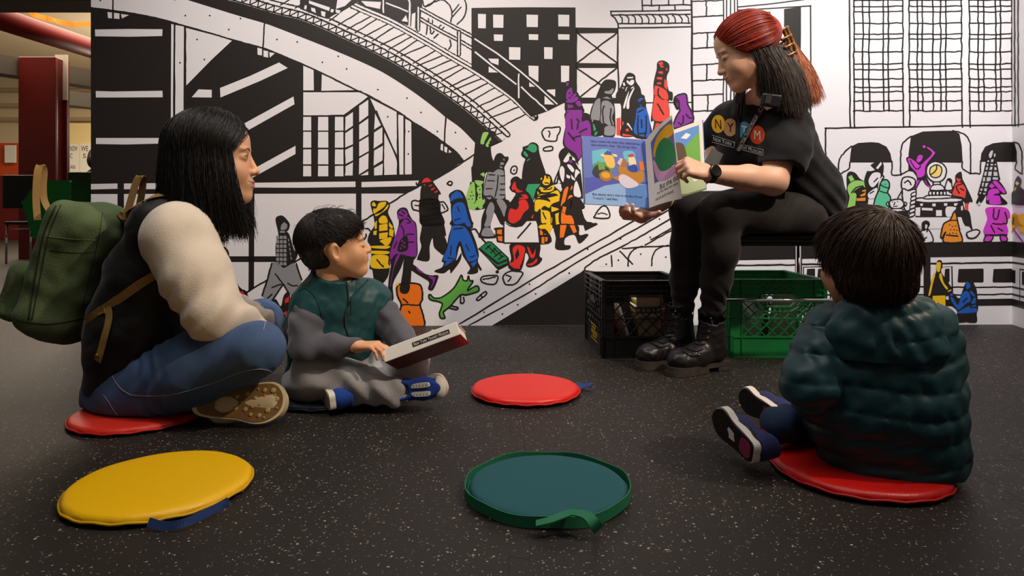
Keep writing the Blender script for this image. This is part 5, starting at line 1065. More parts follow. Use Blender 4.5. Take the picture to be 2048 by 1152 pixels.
def face_lines(Vl, Ql, R, o, s, parent, ez, hairc, eyes, brow=1.0, sides=(-1, 1)):
    bv = BVHTree.FromPolygons([Vector(v) for v in Vl], [list(q) for q in Ql])
    def onface(y, z, off):
        loc, no, i, d = bv.ray_cast(Vector((.2, y, z)), Vector((-1, 0, 0)))
        return np.array(loc)+np.array([off, 0, 0]) if loc is not None else np.array([.08, y, z])
    mb_ = mat('brow_'+hairc[1:], hairc, .6, .3); ml = mat('lash', '#17100d', .6, .3)
    for sd in sides:
        pts = [onface(sd*y, ez+z, .0002) for y, z in ((.015, .0185), (.021, .0210), (.030, .0228), (.040, .0210), (.048, .0165))]
        pts = catmull(pts, 4); MB().tube(xf(pts, R, o, s), np.linspace(.0024, .0011, len(pts))*s*brow, 6).build('eyebrow', mb_, parent, True)
        zz = (-.0045, -.0062, -.0068, -.0058, -.003) if eyes == 'down' else (.002, .0048, .0056, .0046, .0012)
        pts = catmull([onface(sd*y, ez+z, .0003) for y, z in zip((.020, .0265, .034, .0415, .048), zz)], 4); MB().tube(xf(pts, R, o, s), np.linspace(.0007, .0013, len(pts))*s, 5).build('eyelash', ml, parent, True)
        if eyes == 'open':
            pts = catmull([onface(sd*y, ez+z, .0003) for y, z in zip((.021, .028, .036, .046), (-.0025, -.0048, -.0048, -.001))], 4); MB().tube(xf(pts, R, o, s), .0004*s, 5).build('eyelash', ml, parent, True)
            ce = np.array([.0725, sd*.0335, ez]); dr = np.array([1, sd*.05, 0.])
            eb = MB().lathe([(.0125*math.sin(a)+1e-5, .0125*math.cos(a)) for a in np.linspace(0, PI, 15)], (0, 0, 0), 20); V = np.concatenate(eb.V)
            link_mesh('eye', xf(V+ce, R, o, s), eb.Fc, mat('eye_white', '#e9e2da', .2, .5), parent)
            ib = MB().lathe([(1e-5, .0128), (.0022, .0127)], (0, 0, 0), 16); 
            Rz = np.stack([[0, 1, 0], [0, 0, 1], [1, 0, 0]], 1)
            for rr, off, colr, nm in ((.0060, .0004, '#2a1710', 'iris'), (.0028, .0008, '#060404', 'pupil')):
                a_ = np.linspace(0, 2*PI, 17)[:-1]; rim = [ce+Rz@np.array([rr*math.cos(t), rr*math.sin(t), math.sqrt(.0125**2-rr**2)+off]) for t in a_]; cc = ce+Rz@np.array([0, 0, .0125+off])
                link_mesh(nm, xf(np.array([cc]+rim), R, o, s), [[0, 1+i, 1+(i+1) % 16] for i in range(16)], mat('eye_'+nm, colr, .15, .5), parent)
def hand(fd, w_, f, n, t, sc, curls, thumb=(.6, .8, .25), tcurl=(15, 20), spread=.0, k=.003):
    """w_: wrist; f: along the hand; n: way the palm faces; t: thumb side. curls: per finger (3 joint angles, degrees, towards n)"""
    f, n, t = nrm(f), nrm(n), nrm(t); w_ = np.asarray(w_, float)
    kn = []
    for i, (a, b) in enumerate(((.088, .029), (.093, .0095), (.089, -.0105), (.080, -.029))):
        kp = w_+(f*a+t*b-n*(.002 if i in (1, 2) else 0))*sc; kn.append(kp)
        fd.cone(w_+t*b*.55*sc+f*.008*sc, kp, .0155*sc, .0122*sc, .012*sc)
    fd.ell(w_+(f*.045+n*.006)*sc, np.array([.042, .034, .012])*sc, np.stack([f, t, n], 1), .012*sc)
    for i, (L_, r) in enumerate(((.072, .0092), (.080, .0095), (.074, .0090), (.058, .0080))):
        p = kn[i]; a = 0; rr = r*sc
        for j, fr in enumerate((.46, .30, .24)):
            a += math.radians(curls[i][j]); d = f*math.cos(a)+n*math.sin(a)+t*spread*(1.5-i)*.5; d = nrm(d); q = p+d*L_*fr*sc
            fd.cone(p, q, rr, rr*.93, k*sc if j else .005*sc); p = q; rr *= .93
    p = w_+(f*.022+t*.026+n*.004)*sc; d = nrm(f*thumb[0]+t*thumb[1]+n*thumb[2]); rr = .0135*sc
    for j, L_ in enumerate((.040, .031, .026)):
        q = p+d*L_*sc; fd.cone(p, q, rr, rr*.86, .008*sc if j == 0 else .003*sc); p = q; rr *= .86
        ang = math.radians(tcurl[min(j, 1)]); d = nrm(d*math.cos(ang)+(f*.8+n*.5-t*.35)*math.sin(ang))
    return fd
def fuzz(V, Q, N, flow, L, lift, r, keep=None, K=5, jit=.15, grav=0.0):
    """short hair rooted on a cap mesh; flow(p)->direction; all in the same (local) space"""
    A, B, C = V[Q[:, 0]], V[Q[:, 1]], V[Q[:, 2]]; n = np.cross(B-A, C-A); ar = np.linalg.norm(n, axis=1); n /= ar[:, None]+1e-12
    f = rng.choice(len(Q), N, p=ar/ar.sum()); w_ = rng.random((N, 4)); w_ /= w_.sum(1)[:, None]; p = np.einsum('nk,nkd->nd', w_, V[Q[f]]); nn = n[f]
    if keep is not None: k_ = np.array([keep(q) for q in p]); p, nn = p[k_], nn[k_]
    d = np.array([flow(q) for q in p])+rng.normal(0, jit, p.shape); d -= nn*np.sum(d*nn, 1)[:, None]; d /= np.linalg.norm(d, axis=1)[:, None]+1e-9
    ln = (L[0]+(L[1]-L[0])*rng.random(len(p)))[:, None]; out = np.zeros((len(p), K, 3))
    for k in range(K): t = k/(K-1); out[:, k] = p+d*ln*t+nn*(lift*math.sin(min(t*2.4, 2.2))-.001)-np.array([0, 0, 1])*grav*ln*t*t
    return out
SKIN = dict(rough=.48, spec=.4, attr='Col', sss=.12, bump=(350, .05))
def skin_mat(n): return mat(n, '#d9a684', **SKIN)
def hair_mat(n, c, rough=.38, spec=.5): return mat(n, c, rough, spec, var=(40, .25))
def wear(fd, name, m, parent, relax=1):
    V, Q = fd.mesh(relax); return link_mesh(name, V, Q, m, parent)
M_denim = mat('blue_denim', '#465e84', .75, .25, weave=(420, .35), var=(14, .16), sheen=.1); M_stitch = mat('denim_stitch', '#9c9aa0', .7, .2)
M_fine = lambda n, c, **k: mat(n, c, k.get('r', .8), k.get('s', .25), bump=(k.get('bs', 320), k.get('b', .25)), var=(k.get('vs', 9), k.get('v', .06)), sheen=k.get('sh', .1))

# ================================================================== WOMAN WITH BACKPACK
mom_root_loc = (CM[0], CM[1], 0)
MZ, MMZ, MC = .006, -.0635, -.098
Vl, Ql = head_mesh(eyes='open', nose=.9)
Rm = hframe(math.radians(14), math.radians(-3)); sm_ = 1.06; om = P(521, 343, 1.93)-Rm@(np.array([.112, 0, -.031])*sm_)
Hm = xf(Vl, Rm, om, sm_); cols = skin_cols(Vl, '#dca680', '#b8665a', MMZ)
core = Field(np.array([-1.35, 1.6, 0]), np.array([-.55, 2.35, .75]), .012)
neck_b = om+Rm@np.array([-.04, 0, -.15])*sm_
core.cone(P(275, 745, 1.95), P(335, 470, 1.95), .07, .08, .03).cone(P(345, 440, 1.95), neck_b, .06, .045, .03)
Vc, Qc = core.mesh()
hf = Field(P(490, 700, 1.78)-.1, P(560, 600, 2.1)+.1, .004)
wr, wl = P(492, 662, 1.93), P(505, 650, 2.06)
hand(hf, wr, (.35, .8, -.45), (-.1, 0, -1), (-.6, .4, .2), .92, [(25, 30, 20)]*4); hand(hf, wl, (.3, -.8, -.45), (-.1, 0, -1), (.6, .4, .2), .92, [(25, 30, 20)]*4)
Vh, Qh = hf.mesh()
V, Q = merge([(Hm, Ql), (Vc, Qc), (Vh, Qh)])
mom = link_mesh('person', V, Q, skin_mat('skin_woman'))
set_col(mom, np.concatenate([cols, np.tile(lin('#dca680'), (len(Vc)+len(Vh), 1))]))
tag(mom, 'woman with long black hair, black vest and jeans sitting cross-legged at left', 'person')
face_lines(Vl, Ql, Rm, om, sm_, mom, MZ, '#43322a', 'open', .95)
# quilted vest
vf = Field((-1.36, 1.68, .0), (-.72, 2.24, .74), .0055)
for dy in (-.055, .055):
    vf.chain([P(262, 752, 1.95+dy), P(280, 660, 1.95+dy), P(308, 560, 1.95+dy), P(335, 470, 1.95+dy*1.2)], [.118, .128, .118, .10], .05)
    vf.cone(P(322, 450, 1.95+dy*2.3), P(362, 415, 1.95+dy*1.5), .072, .05, .05)
vf.cone(P(372, 430, 1.95), neck_b+np.array([.0, 0, .02]), .075, .062, .05)
vf.plane(P(215, 772, 1.95), (-.35, 0, -1))
vf.disp(lambda x, y, z: .0035*np.abs(np.sin(52*(x*.6+z*.8+.3*y)))*np.abs(np.sin(52*(x*.6-z*.8+.3*y)))+.004*wob(x, y, z, .11, 1.)-.002)
vest = wear(vf, 'quilted_vest', M_fine('black_quilt', '#0d0c0c', r=.6, s=.35, b=.3, bs=120), mom); bv_vest = bvh_of(vest)
# cream sweater sleeves
sf = Field((-1.16, 1.56, .16), (-.56, 2.32, .68), .005)
for sg, sh, el, wrp in ((-1, P(362, 482, 1.795), P(428, 628, 1.745), P(515, 660, 1.87)), (1, P(352, 452, 2.10), P(440, 618, 2.16), P(525, 640, 2.05))):
    mid = (sh+el)/2
    sf.chain([sh, mid+np.array([-.004, 0, .004]), el], [.086, .085, .074], .03).chain([el, (el+wrp)/2, wrp], [.060, .050, .037], .03)
    sf.ell(sh+np.array([-.010, 0, .012]), (.084, .075, .088), None, .05)
sf.disp(lambda x, y, z: .0038*np.sin(120*(x*.85-z*.5)+3*np.sin(17*z+9*x)+6*y)*np.exp(-((z-.30)/.09)**2)+.0012*wob(x, y, z, .07, 2.))
sweater = wear(sf, 'sweater', M_fine('cream_knit', '#d9cbb8', r=.9, s=.2, b=.35, bs=420, sh=.35), mom, 2)
# jeans
jf = Field((-1.36, 1.52, .0), (-.48, 2.45, .42), .0055)
hipR, hipL = P(282, 782, 1.865), P(280, 782, 2.035); knR, knL = P(515, 697, 1.725), P(522, 640, 2.20)
anR, anL = P(420, 812, 2.02), P(440, 805, 1.86)
jf.cone(P(262, 782, 1.95), P(290, 770, 1.95), .118, .108, .05, sq=((0, 1, 0), 1.25))
jf.chain([hipR, (hipR*.5+knR*.5)+np.array([0, 0, .006]), knR], [.112, .092, .068], .04).chain([hipL, (hipL+knL)/2, knL], [.112, .09, .066], .04)
jf.chain([knR, (knR+anR)/2, anR], [.064, .058, .042], .02).chain([knL, (knL+anL)/2, anL], [.064, .058, .042], .02)
jf.plane((0, 0, .024), (0, 0, -1), .01)
def jfold(x, y, z):
    a = .0045*np.sin(150*(x*.9+z*.35)+4*np.sin(30*z))*np.exp(-((x+.935+.25*(z-.1))/.05)**2)        # crease where the thigh meets the hip
    b = .004*np.sin(210*(x-.2*z)+3*np.sin(40*z))*np.exp(-((x+.62)/.045)**2)*np.clip((.20-z)*12, 0, 1)   # behind the knee
    return a+b+.0015*wob(x, y, z, .06, 3.)
jf.disp(jfold)
jeans = wear(jf, 'jeans', M_denim, mom); bvj = bvh_of(jeans)
seam(bvj, [(262, 790), (300, 792), (350, 788), (420, 768), (480, 745), (520, 738), (545, 744)], .0009, 'side_seam', M_stitch, mom)
seam(bvj, [(207, 790), (218, 805), (232, 826), (252, 840), (275, 845), (290, 848)], .0009, 'pocket_stitch', M_stitch, mom)
seam(bvj, [(225, 752), (232, 765), (245, 780), (262, 790)], .0011, 'pocket_stitch', M_stitch, mom)
seam(bvj, [(176, 790), (185, 768), (205, 752), (235, 745)], .0011, 'waist_seam', M_stitch, mom)
seam(bvj, [(470, 600), (505, 598), (525, 612), (530, 640), (527, 660)], .0009, 'side_seam', M_stitch, mom)
# shoe: the sole of the tucked foot faces the camera
M_sole = mat('brown_rubber_sole', '#7a5c32', .6, .4, var=(30, .15)); M_cream_r = mat('cream_rubber', '#d8c6a0', .6, .3)
sx, sz, so = nrm(np.array([1, .10, .04])), nrm(np.array([-.02, .42, .9])), P(497, 806, 1.765)
sn = nrm(np.cross(sx, sz)); sn = sn if sn[1] < 0 else -sn
outl = catmull([(-.135, .012), (-.09, .035), (-.03, .040), (.03, .050), (.07, .044), (.092, .012), (.088, -.025), (.06, -.048), (.02, -.052), (-.03, -.038), (-.09, -.030), (-.13, -.016)], 5, True)
MB().prism(outl*1.03, sx, sz, so, -sn*.016).build('shoe_midsole', M_cream_r, mom, bevel=.004)
sole = MB().prism(outl*.94, sx, sz, so+sn*.0005, sn*.002).build('shoe_sole', M_sole, mom)
M_stud = mat('sole_stud', '#b89a62', .5, .4)
for i, (a, b, r) in enumerate(((.06, .028, .007), (.038, .03, .006), (.072, .005, .0065), (.05, .004, .005), (.052, -.022, .007), (.03, -.006, .0035), (.032, -.034, .006), (.01, -.03, .005), (.016, .012, .005), (-.005, -.016, .006), (-.005, .024, .0055), (-.03, -.012, .006), (-.03, .018, .005), (-.055, -.01, .005), (-.055, .014, .004), (.075, -.018, .003), (.066, .016, .003), (.045, -.04, .003), (.012, -.012, .003), (-.018, .004, .003), (-.08, 0, .004), (.04, .016, .0028), (.022, .034, .003))):
    MB().lathe([(r*.98, 0), (r, .001), (r*.85, .0022), (r*.2, .0016), (.0001, .0016)], so+sx*a+sz*b+sn*.0024, 14, np.stack([sx, sz, sn], 1)).build('stud', M_stud, mom, True).parent = sole
uf = Field(so-.2, so+.2, .006); uf.cone(so+sx*.06-sn*.03, so-sx*.08-sn*.035, .036, .034, .02, sq=(sz, 1.2)).cone(so-sx*.06-sn*.03, so-sx*.13-sn*.08+sz*.03, .035, .04, .02)
wear(uf, 'shoe_upper', mat('cream_canvas', '#cbb894', .8, .2), mom)
# far foot, mostly hidden
uf = Field(P(430, 815, 2.05)-.18, P(430, 815, 2.05)+.18, .006); uf.cone(P(420, 815, 2.02), P(545, 812, 2.12), .034, .03, .02); uf.plane((0, 0, .004), (0, 0, -1)); wear(uf, 'shoe_upper', MATS['cream_canvas'], mom)
# long straight hair
M_hm = hair_mat('black_hair', '#120e0d', .45, .4)
hcap = Field((-.16, -.13, -.16), (.14, .13, .17), .004)
hcap.ell((-.016, 0, .040), (.105, .086, .093), None, 0).ell((-.06, 0, -.06), (.062, .080, .10), None, .05)
hcap.ell((.095, 0, -.03), (.075, .085, .115), None, .012, '-').ell((.03, 0, -.10), (.06, .05, .06), None, .01, '-')
Vc_, Qc_ = hcap.mesh(); parts = [(xf(Vc_, Rm, om, sm_), Qc_)]
N = 7000; K = 14; paths = np.zeros((N, K, 3)); E = np.array([.107, .089, .096]); cE = np.array([-.016, 0, .040])
for i in range(N):
    sd = -1 if rng.random() < .6 else 1; q = rng.random(); th = math.radians(52+q*128)*1.0; x0 = .082-.17*q+rng.normal(0, .008); lay = 1+abs(rng.normal(0, .035))
    a = np.array([x0/E[0], sd*.06, 0]); a[2] = math.sqrt(max(.05, 1-a[0]**2-a[1]**2)); a = nrm(a)
    ph = math.radians(-8+rng.normal(0, 5)); b = np.array([math.cos(th)*math.cos(ph), sd*math.sin(th)*math.cos(ph), math.sin(ph)]); om_ = math.acos(np.clip(np.dot(a, b), -1, 1))
    k1 = 8
    for k in range(k1):
        t = k/(k1-1); p = (math.sin((1-t)*om_)*a+math.sin(t*om_)*b)/math.sin(om_); paths[i, k] = cE+E*p*lay
    end = paths[i, k1-1]; Lh = (.190+.06*math.exp(-((q-.42)/.2)**2)+.03*math.exp(-(q/.15)**2))*(.72+.36*rng.random()**.45); fwd = .030*(1-q)**1.2-.020*q+rng.normal(0, .005); sdw = rng.normal(0, .006)-sd*.012*q
    for k in range(k1, K):
        t = (k-k1+1)/(K-k1); paths[i, k] = end+np.array([fwd*t**1.4+.004*math.sin(5*t+i*.37), sdw*t+sd*(.010*math.sin(PI*t*.9)), -Lh*t])
parts.append(strands(xf(paths.reshape(-1, 3), Rm, om, sm_).reshape(N, K, 3), .0009, .0004))
V, Q = merge(parts); link_mesh('hair', V, Q, M_hm, mom)

# ------------------------------------------------------------------ backpack
M_can = M_fine('olive_canvas', '#566541', r=.85, s=.25, b=.4, bs=260, v=.12, vs=12); M_tan = mat('tan_webbing', '#9d7c47', .75, .25, weave=(480, .3)); M_dk = mat('dark_zip', '#1e2418', .6, .3)
bp = empty('backpack', P(120, 690, 1.95))
ub = nrm(P(190, 412, 1.95)-P(112, 650, 1.95)); ob = nrm(np.cross((0, 1, 0), ub)); ob = ob if ob[0] < 0 else -ob; Rb = np.stack([ob, [0, 1, 0], ub], 1)
bf = Field((-1.60, 1.68, .05), (-1.0, 2.22, .68), .005)
cb_ = P(164, 532, 1.95)
bf.box(cb_, (.082, .125, .178), Rb, .035, 0).ell(cb_-ub*.165+ob*.004, (.085, .12, .065), Rb, .05).ell(cb_+ub*.10-ob*.02, (.07, .12, .09), Rb, .04)
bf.disp(lambda x, y, z: .005*wob(x, y, z, .12, .6)+.0025*wob(x, y, z, .055, 1.9))
body = wear(bf, 'main_compartment', M_can, bp, 2)
pf = Field(P(66, 575, 1.95)-.2, P(66, 575, 1.95)+.2, .005); pf.box(P(72, 578, 1.95), (.038, .10, .085), Rb, .03, 0); pf.disp(lambda x, y, z: .005*wob(x, y, z, .09, 2.6)); wear(pf, 'front_pocket', M_can, bp, 2)
bvb = bvh_of(body)
for q, nm, mm, r in (([(112, 412), (88, 470), (70, 560), (58, 640)], 'zip', M_dk, .0022), ([(122, 410), (98, 470), (80, 560), (64, 640)], 'seam', M_dk, .0013), ([(92, 473), (140, 478), (195, 481)], 'seam', mat('olive_stitch', '#6d7d55', .8, .2), .0008), ([(205, 425), (196, 480), (175, 570), (165, 610)], 'seam', M_dk, .0008),
                   ([(34, 640), (90, 648), (140, 642), (178, 632)], 'seam', M_dk, .0013), ([(100, 500), (150, 506), (190, 503)], 'seam', M_dk, .0006)): seam(bvb, q, r, nm, mm, bp)
bvv = bvh_of(vest, body)
def strap(pts, wd, width, nm='strap', par=bp, m=M_tan, th=.002, lay=False):
    pp = []
    for u, v, y in catmull(pts, 6):
        q = hit(bvv, u, v, .004) if lay else None
        pp.append(q if q is not None else P(u, v, y))
    pp = np.array(pp)
    for _ in range(3): pp[1:-1] = (pp[:-2]+pp[1:-1]*2+pp[2:])/4
    return MB().ribbon(pp, wd, width, th).build(nm, m, par, False)
strap([(75, 440, 1.87), (72, 400, 1.87), (74, 350, 1.87), (80, 331, 1.88), (88, 340, 1.9), (86, 370, 1.9), (88, 400, 1.9), (98, 420, 1.9)], (.55, .8, .1), .018, 'carry_handle')
strap([(250, 440, 1.85), (262, 400, 1.86), (272, 365, 1.87), (281, 352, 1.88), (286, 362, 1.9), (283, 390, 1.9), (278, 415, 1.9)], (.8, .6, .1), .018, 'carry_handle')
strap([(320, 545, 1.775), (285, 565, 1.80), (240, 598, 1.80), (205, 622, 1.82), (186, 636, 1.86), (174, 641, 1.9)], (-.1, -.3, 1), .022, 'shoulder_strap', lay=True)
strap([(198, 624, 1.80), (212, 618, 1.785), (220, 624, 1.775), (219, 642, 1.77), (212, 670, 1.77), (204, 700, 1.765), (197, 721, 1.76)], (1, -.3, .05), .021, 'strap_tail', lay=True)
MB().lathe([(.005, 0), (.006, .001), (.003, .0025), (.0001, .002)], hit(bvv, 197, 710, .006), 14, np.stack([[1, 0, 0], [0, 0, 1], [0, -1, 0]], 1)).build('snap', mat('brass', '#a8854a', .3, .5, metal=.9), bp, True)
strap([(240, 440, 1.84), (268, 415, 1.83), (300, 398, 1.85), (330, 390, 1.88), (365, 392, 1.88)], (0, 1, .35), .04, 'shoulder_strap', lay=True)
strap([(250, 430, 2.06), (300, 398, 2.05), (340, 392, 2.03), (372, 420, 2.02), (385, 500, 2.03)], (0, 1, .35), .04, 'shoulder_strap')
settle(bp); tag(bp, 'olive green canvas backpack with tan straps on the seated woman’s back', 'backpack')
# ================================================================== BOY IN GREEN VEST
BE, BN, BM_, BCz = -.004, -.024, -.050, -.088
Vl, Ql = head_mesh(ez=BE, nz=BN, mz=BM_, cz=BCz, child=1, eyes='down', nose=.6, neck=.12)
Rb1 = hframe(math.radians(17), math.radians(-9)); sb1 = .90; ob1 = P(742, 497, 2.0)-Rb1@(np.array([.108, 0, -.022])*sb1)
cols = skin_cols(Vl, '#e2aa7c', '#c0705c', BM_, blush=.12)
Hb = xf(Vl, Rb1, ob1, sb1)
fB = nrm(np.array([.62, -.78, 0])); lB = np.array([.78, .62, 0])          # torso facing, and the boy's left
cB = P(672, 650, 2.05); hipc = P(668, 770, 2.08)
shR, shL = P(622, 606, 1.965), P(744, 603, 2.10)
elR, wrR = P(612, 700, 1.90), P(706, 692, 1.885); elL, wrL = P(800, 672, 2.03), P(822, 690, 1.96)
nb = ob1+Rb1@np.array([-.04, 0, -.11])*sb1
core = Field((-.9, 1.7, 0), (-.2, 2.35, .6), .012); core.cone(hipc, (shR+shL)/2, .08, .07, .03).cone((shR+shL)/2, nb, .05, .036, .03)
Vc, Qc = core.mesh()
hf = Field(P(690, 745, 1.86)-np.array([.05, .16, .05]), P(900, 640, 1.95)+np.array([.06, .14, .08]), .0026)
# right hand on the book, palm down, fingers towards the right; left hand underneath
fR = nrm(P(790, 700, 1.845)-wrR); hand(hf, wrR+fR*.012, fR+np.array([0, 0, .12]), np.array([.12, -.10, -1]), nrm(np.array([.25, 1, .15])), .66, [(30, 28, 15), (34, 30, 15), (38, 30, 18), (42, 30, 15)], thumb=(.75, .6, .2))
hf.cone(elR*.25+wrR*.75, wrR+fR*.012, .026, .020, .01)
fL = nrm(P(850, 705, 1.86)-wrL); hand(hf, wrL, np.array([.55, -.75, .02]), np.array([.15, -.1, 1]), np.array([.75, .6, .1]), .66, [(18, 18, 10)]*4, thumb=(.55, .6, .65), tcurl=(25, 30))
hf.cone(elL*.3+wrL*.7, wrL, .026, .020, .01)
Vh, Qh = hf.mesh()
V, Q = merge([(Hb, Ql), (Vc, Qc), (Vh, Qh)])
boy = link_mesh('person', V, Q, skin_mat('skin_boy')); set_col(boy, np.concatenate([cols, np.tile(lin('#dfa278'), (len(Vc)+len(Vh), 1))]))
tag(boy, 'young boy in teal vest and grey sweatpants sitting cross-legged with a book', 'person')
face_lines(Vl, Ql, Rb1, ob1, sb1, boy, BE, '#4a3628', 'down', .8)
# short dark hair
M_hb = hair_mat('dark_brown_hair', '#1a130f', .48, .4)
hc = Field((-.15, -.12, -.10), (.12, .12, .16), .0035)
hc.ell((-.022, 0, .042), (.104, .083, .090), None, 0).ell((-.048, 0, -.012), (.062, .068, .058), None, .03).ell((.029, 0, .054), (.062, .070, .062), None, .02)
hc.ell((.108, 0, -.034), (.078, .10, .100), None, .010, '-').ell((.045, 0, -.055), (.075, .12, .065), None, .014, '-').ell((-.02, .085, -.02), (.032, .03, .042), None, .01, '-').ell((-.02, -.085, -.02), (.032, .03, .042), None, .01, '-').ell((-.04, 0, -.10), (.12, .12, .045), None, .01, '-')
Vc_, Qc_ = hc.mesh(); parts = [(xf(Vc_, Rb1, ob1, sb1), Qc_)]
def flowB(p):
    c = np.array([-.075, .01, .118]); d = p-c; d[2] *= .6
    return nrm(d+np.array([.25, 0, -.15]) if p[0] > -.06 else d+np.array([0, 0, -.5]))
hp = [fuzz(Vc_, Qc_, 7500, flowB, (.014, .028), .003, None, lambda p: p[2] > .03, jit=.08, grav=.3), fuzz(Vc_, Qc_, 3800, lambda p: np.array([-.35, 0, -1.]), (.006, .013), .0015, None, lambda p: p[2] <= .05, jit=.12),
      fuzz(Vc_, Qc_, 130, flowB, (.020, .032), .011, None, lambda p: p[2] > .085 or (p[0] < -.10 and p[2] > .04), jit=.35)]
parts = [(xf(Vc_, Rb1, ob1, sb1), Qc_)]+[strands(xf(h_.reshape(-1, 3), Rb1, ob1, sb1).reshape(h_.shape), .00065, .0003) for h_ in hp]
V, Q = merge(parts); link_mesh('hair', V, Q, M_hb, boy)
# vest
M_teal = mat('teal_nylon', '#14474a', .5, .45, bump=(55, .25), var=(8, .06)); M_fl = M_fine('sherpa_fleece', '#b5a488', r=.95, b=1.0, bs=130); M_gs = M_fine('charcoal_fleece', '#54535a', r=.9, b=.35, bs=380, sh=.3); M_sw = M_fine('grey_sweat', '#a09e9e', r=.9, b=.35, bs=420, sh=.3)
vf = Field((-.92, 1.72, .02), (-.18, 2.36, .62), .0048)
for sg in (-1, 1):
    o_ = lB*sg*.045
    vf.chain([hipc+o_+np.array([-.01, 0, -.01]), cB+o_, (shR+shL)/2+o_*1.3+np.array([0, 0, -.02])], [.092, .098, .082], .04)
vf.cone(shR*.93+shL*.07, shL*.93+shR*.07, .068, .066, .04)
cb0, ct = P(668, 604, 2.005), P(670, 545, 1.99); cu = nrm(ct-cb0)
vf.cone(cb0, ct, .074, .066, .03).cone(cb0+cu*.0, ct+cu*.1, .054, .056, .004, '-')
vf.plane(ct, cu+.25*fB)
vf.cone(cb0+fB*.075+lB*.015+cu*.03, ct+fB*.07+lB*.04+cu*.03, .006, .040, .004, '-')
vf.plane(hipc+np.array([0, 0, -.045]), (0, 0, -1))
def vq(x, y, z):
    return .0035*np.sin(38*z+2.2*np.sin(11*(x*.7+y*.5)))+.0035*wob(x, y, z, .075, .4)+.0015*wob(x, y, z, .03, 2)
vf.disp(vq)
bvest = wear(vf, 'vest', M_teal, boy); bvv1 = bvh_of(bvest)
cf = Field(cb0-.13, ct+.13, .0035); cf.cone(cb0, ct, .062, .060, 0).cone(cb0-cu*.02, ct+cu*.1, .046, .047, .004, '-').plane(ct-cu*.003, cu+.25*fB)
cf.cone(cb0+fB*.075+lB*.01+cu*.02, ct+fB*.075+lB*.02+cu*.03, .006, .030, .004, '-')
cf.disp(lambda x, y, z: .0025*wob(x, y, z, .011)+.0015*wob(x, y, z, .018, 3))
wear(cf, 'fleece_lining', M_fl, boy)
M_zip = mat('zip_tape', '#0f2c30', .6, .3); M_zt = mat('zip_teeth', '#9a9a94', .35, .5, metal=.6)
ZP = [(688, 545), (692, 565), (696, 590), (697, 606), (690, 630), (690, 650), (698, 675), (701, 695)]
seam(bvv1, ZP, .0030, 'zip_tape', M_zip, boy)
zp = catmull(ZP, 14); tm = MB()
for i in range(0, len(zp), 2):
    q = hit(bvv1, zp[i][0], zp[i][1], .0032)
    if q is not None: tm.box(q, (.0040, .0024, .0012))
tm.build('zip_teeth', M_zt, boy)
q = hit(bvv1, 699, 604, .006)
if q is not None: MB().box(q, (.006, .004, .010)).box(q+np.array([.001, -.001, -.020]), (.0035, .002, .032)).build('zip_pull', M_zip, boy, bevel=.001)
seam(bvv1, [(736, 560), (725, 572), (708, 588), (698, 604)], .0022, 'zip_edge', M_zip, boy)
seam(bvv1, [(598, 582), (612, 578), (632, 598), (645, 640), (648, 690)], .0012, 'armhole_seam', M_zip, boy)
# sleeves
sf = Field((-.95, 1.72, .15), (-.15, 2.32, .52), .0045)
sf.chain([shR+np.array([0, 0, -.012]), (shR+elR)/2+np.array([-.004, 0, 0]), elR], [.050, .050, .044], .02).chain([elR, (elR+wrR)/2, wrR], [.043, .036, .028], .02)
sf.chain([shL+np.array([0, 0, -.012]), (shL+elL)/2, elL], [.048, .047, .042], .02).chain([elL, (elL+wrL)/2, wrL], [.041, .034, .028], .02)
sf.disp(lambda x, y, z: .0028*np.sin(130*(x*.6+z*.7)+5*np.sin(20*z))+.002*wob(x, y, z, .05, 1.))
bsl = wear(sf, 'sleeves', M_gs, boy, 2)
# sweatpants
pf = Field((-.92, 1.55, .0), (-.10, 2.35, .34), .005)
hR, hL = hipc-lB*.06, hipc+lB*.06
kR, kL = P(630, 748, 1.94), P(818, 725, 2.02); aR, aL = P(788, 785, 1.895), P(690, 800, 1.97)
pf.cone(hR, hL, .095, .095, .03).chain([hR, (hR+kR)/2, kR], [.088, .078, .066], .03).chain([hL, (hL+kL)/2, kL], [.088, .074, .060], .03)
pf.chain([kR, (kR+aR)/2+np.array([0, 0, .004]), aR], [.062, .056, .040], .025).chain([kL, (kL+aL)/2, aL], [.058, .05, .042], .025)
pf.plane((0, 0, .006), (0, 0, -1), .01)
pf.disp(lambda x, y, z: .004*np.sin(85*(x*.55+z*.85)+4*np.sin(16*x)+3*y)+.0025*wob(x, y, z, .06, 5.))
wear(pf, 'sweatpants', M_sw, boy, 2)
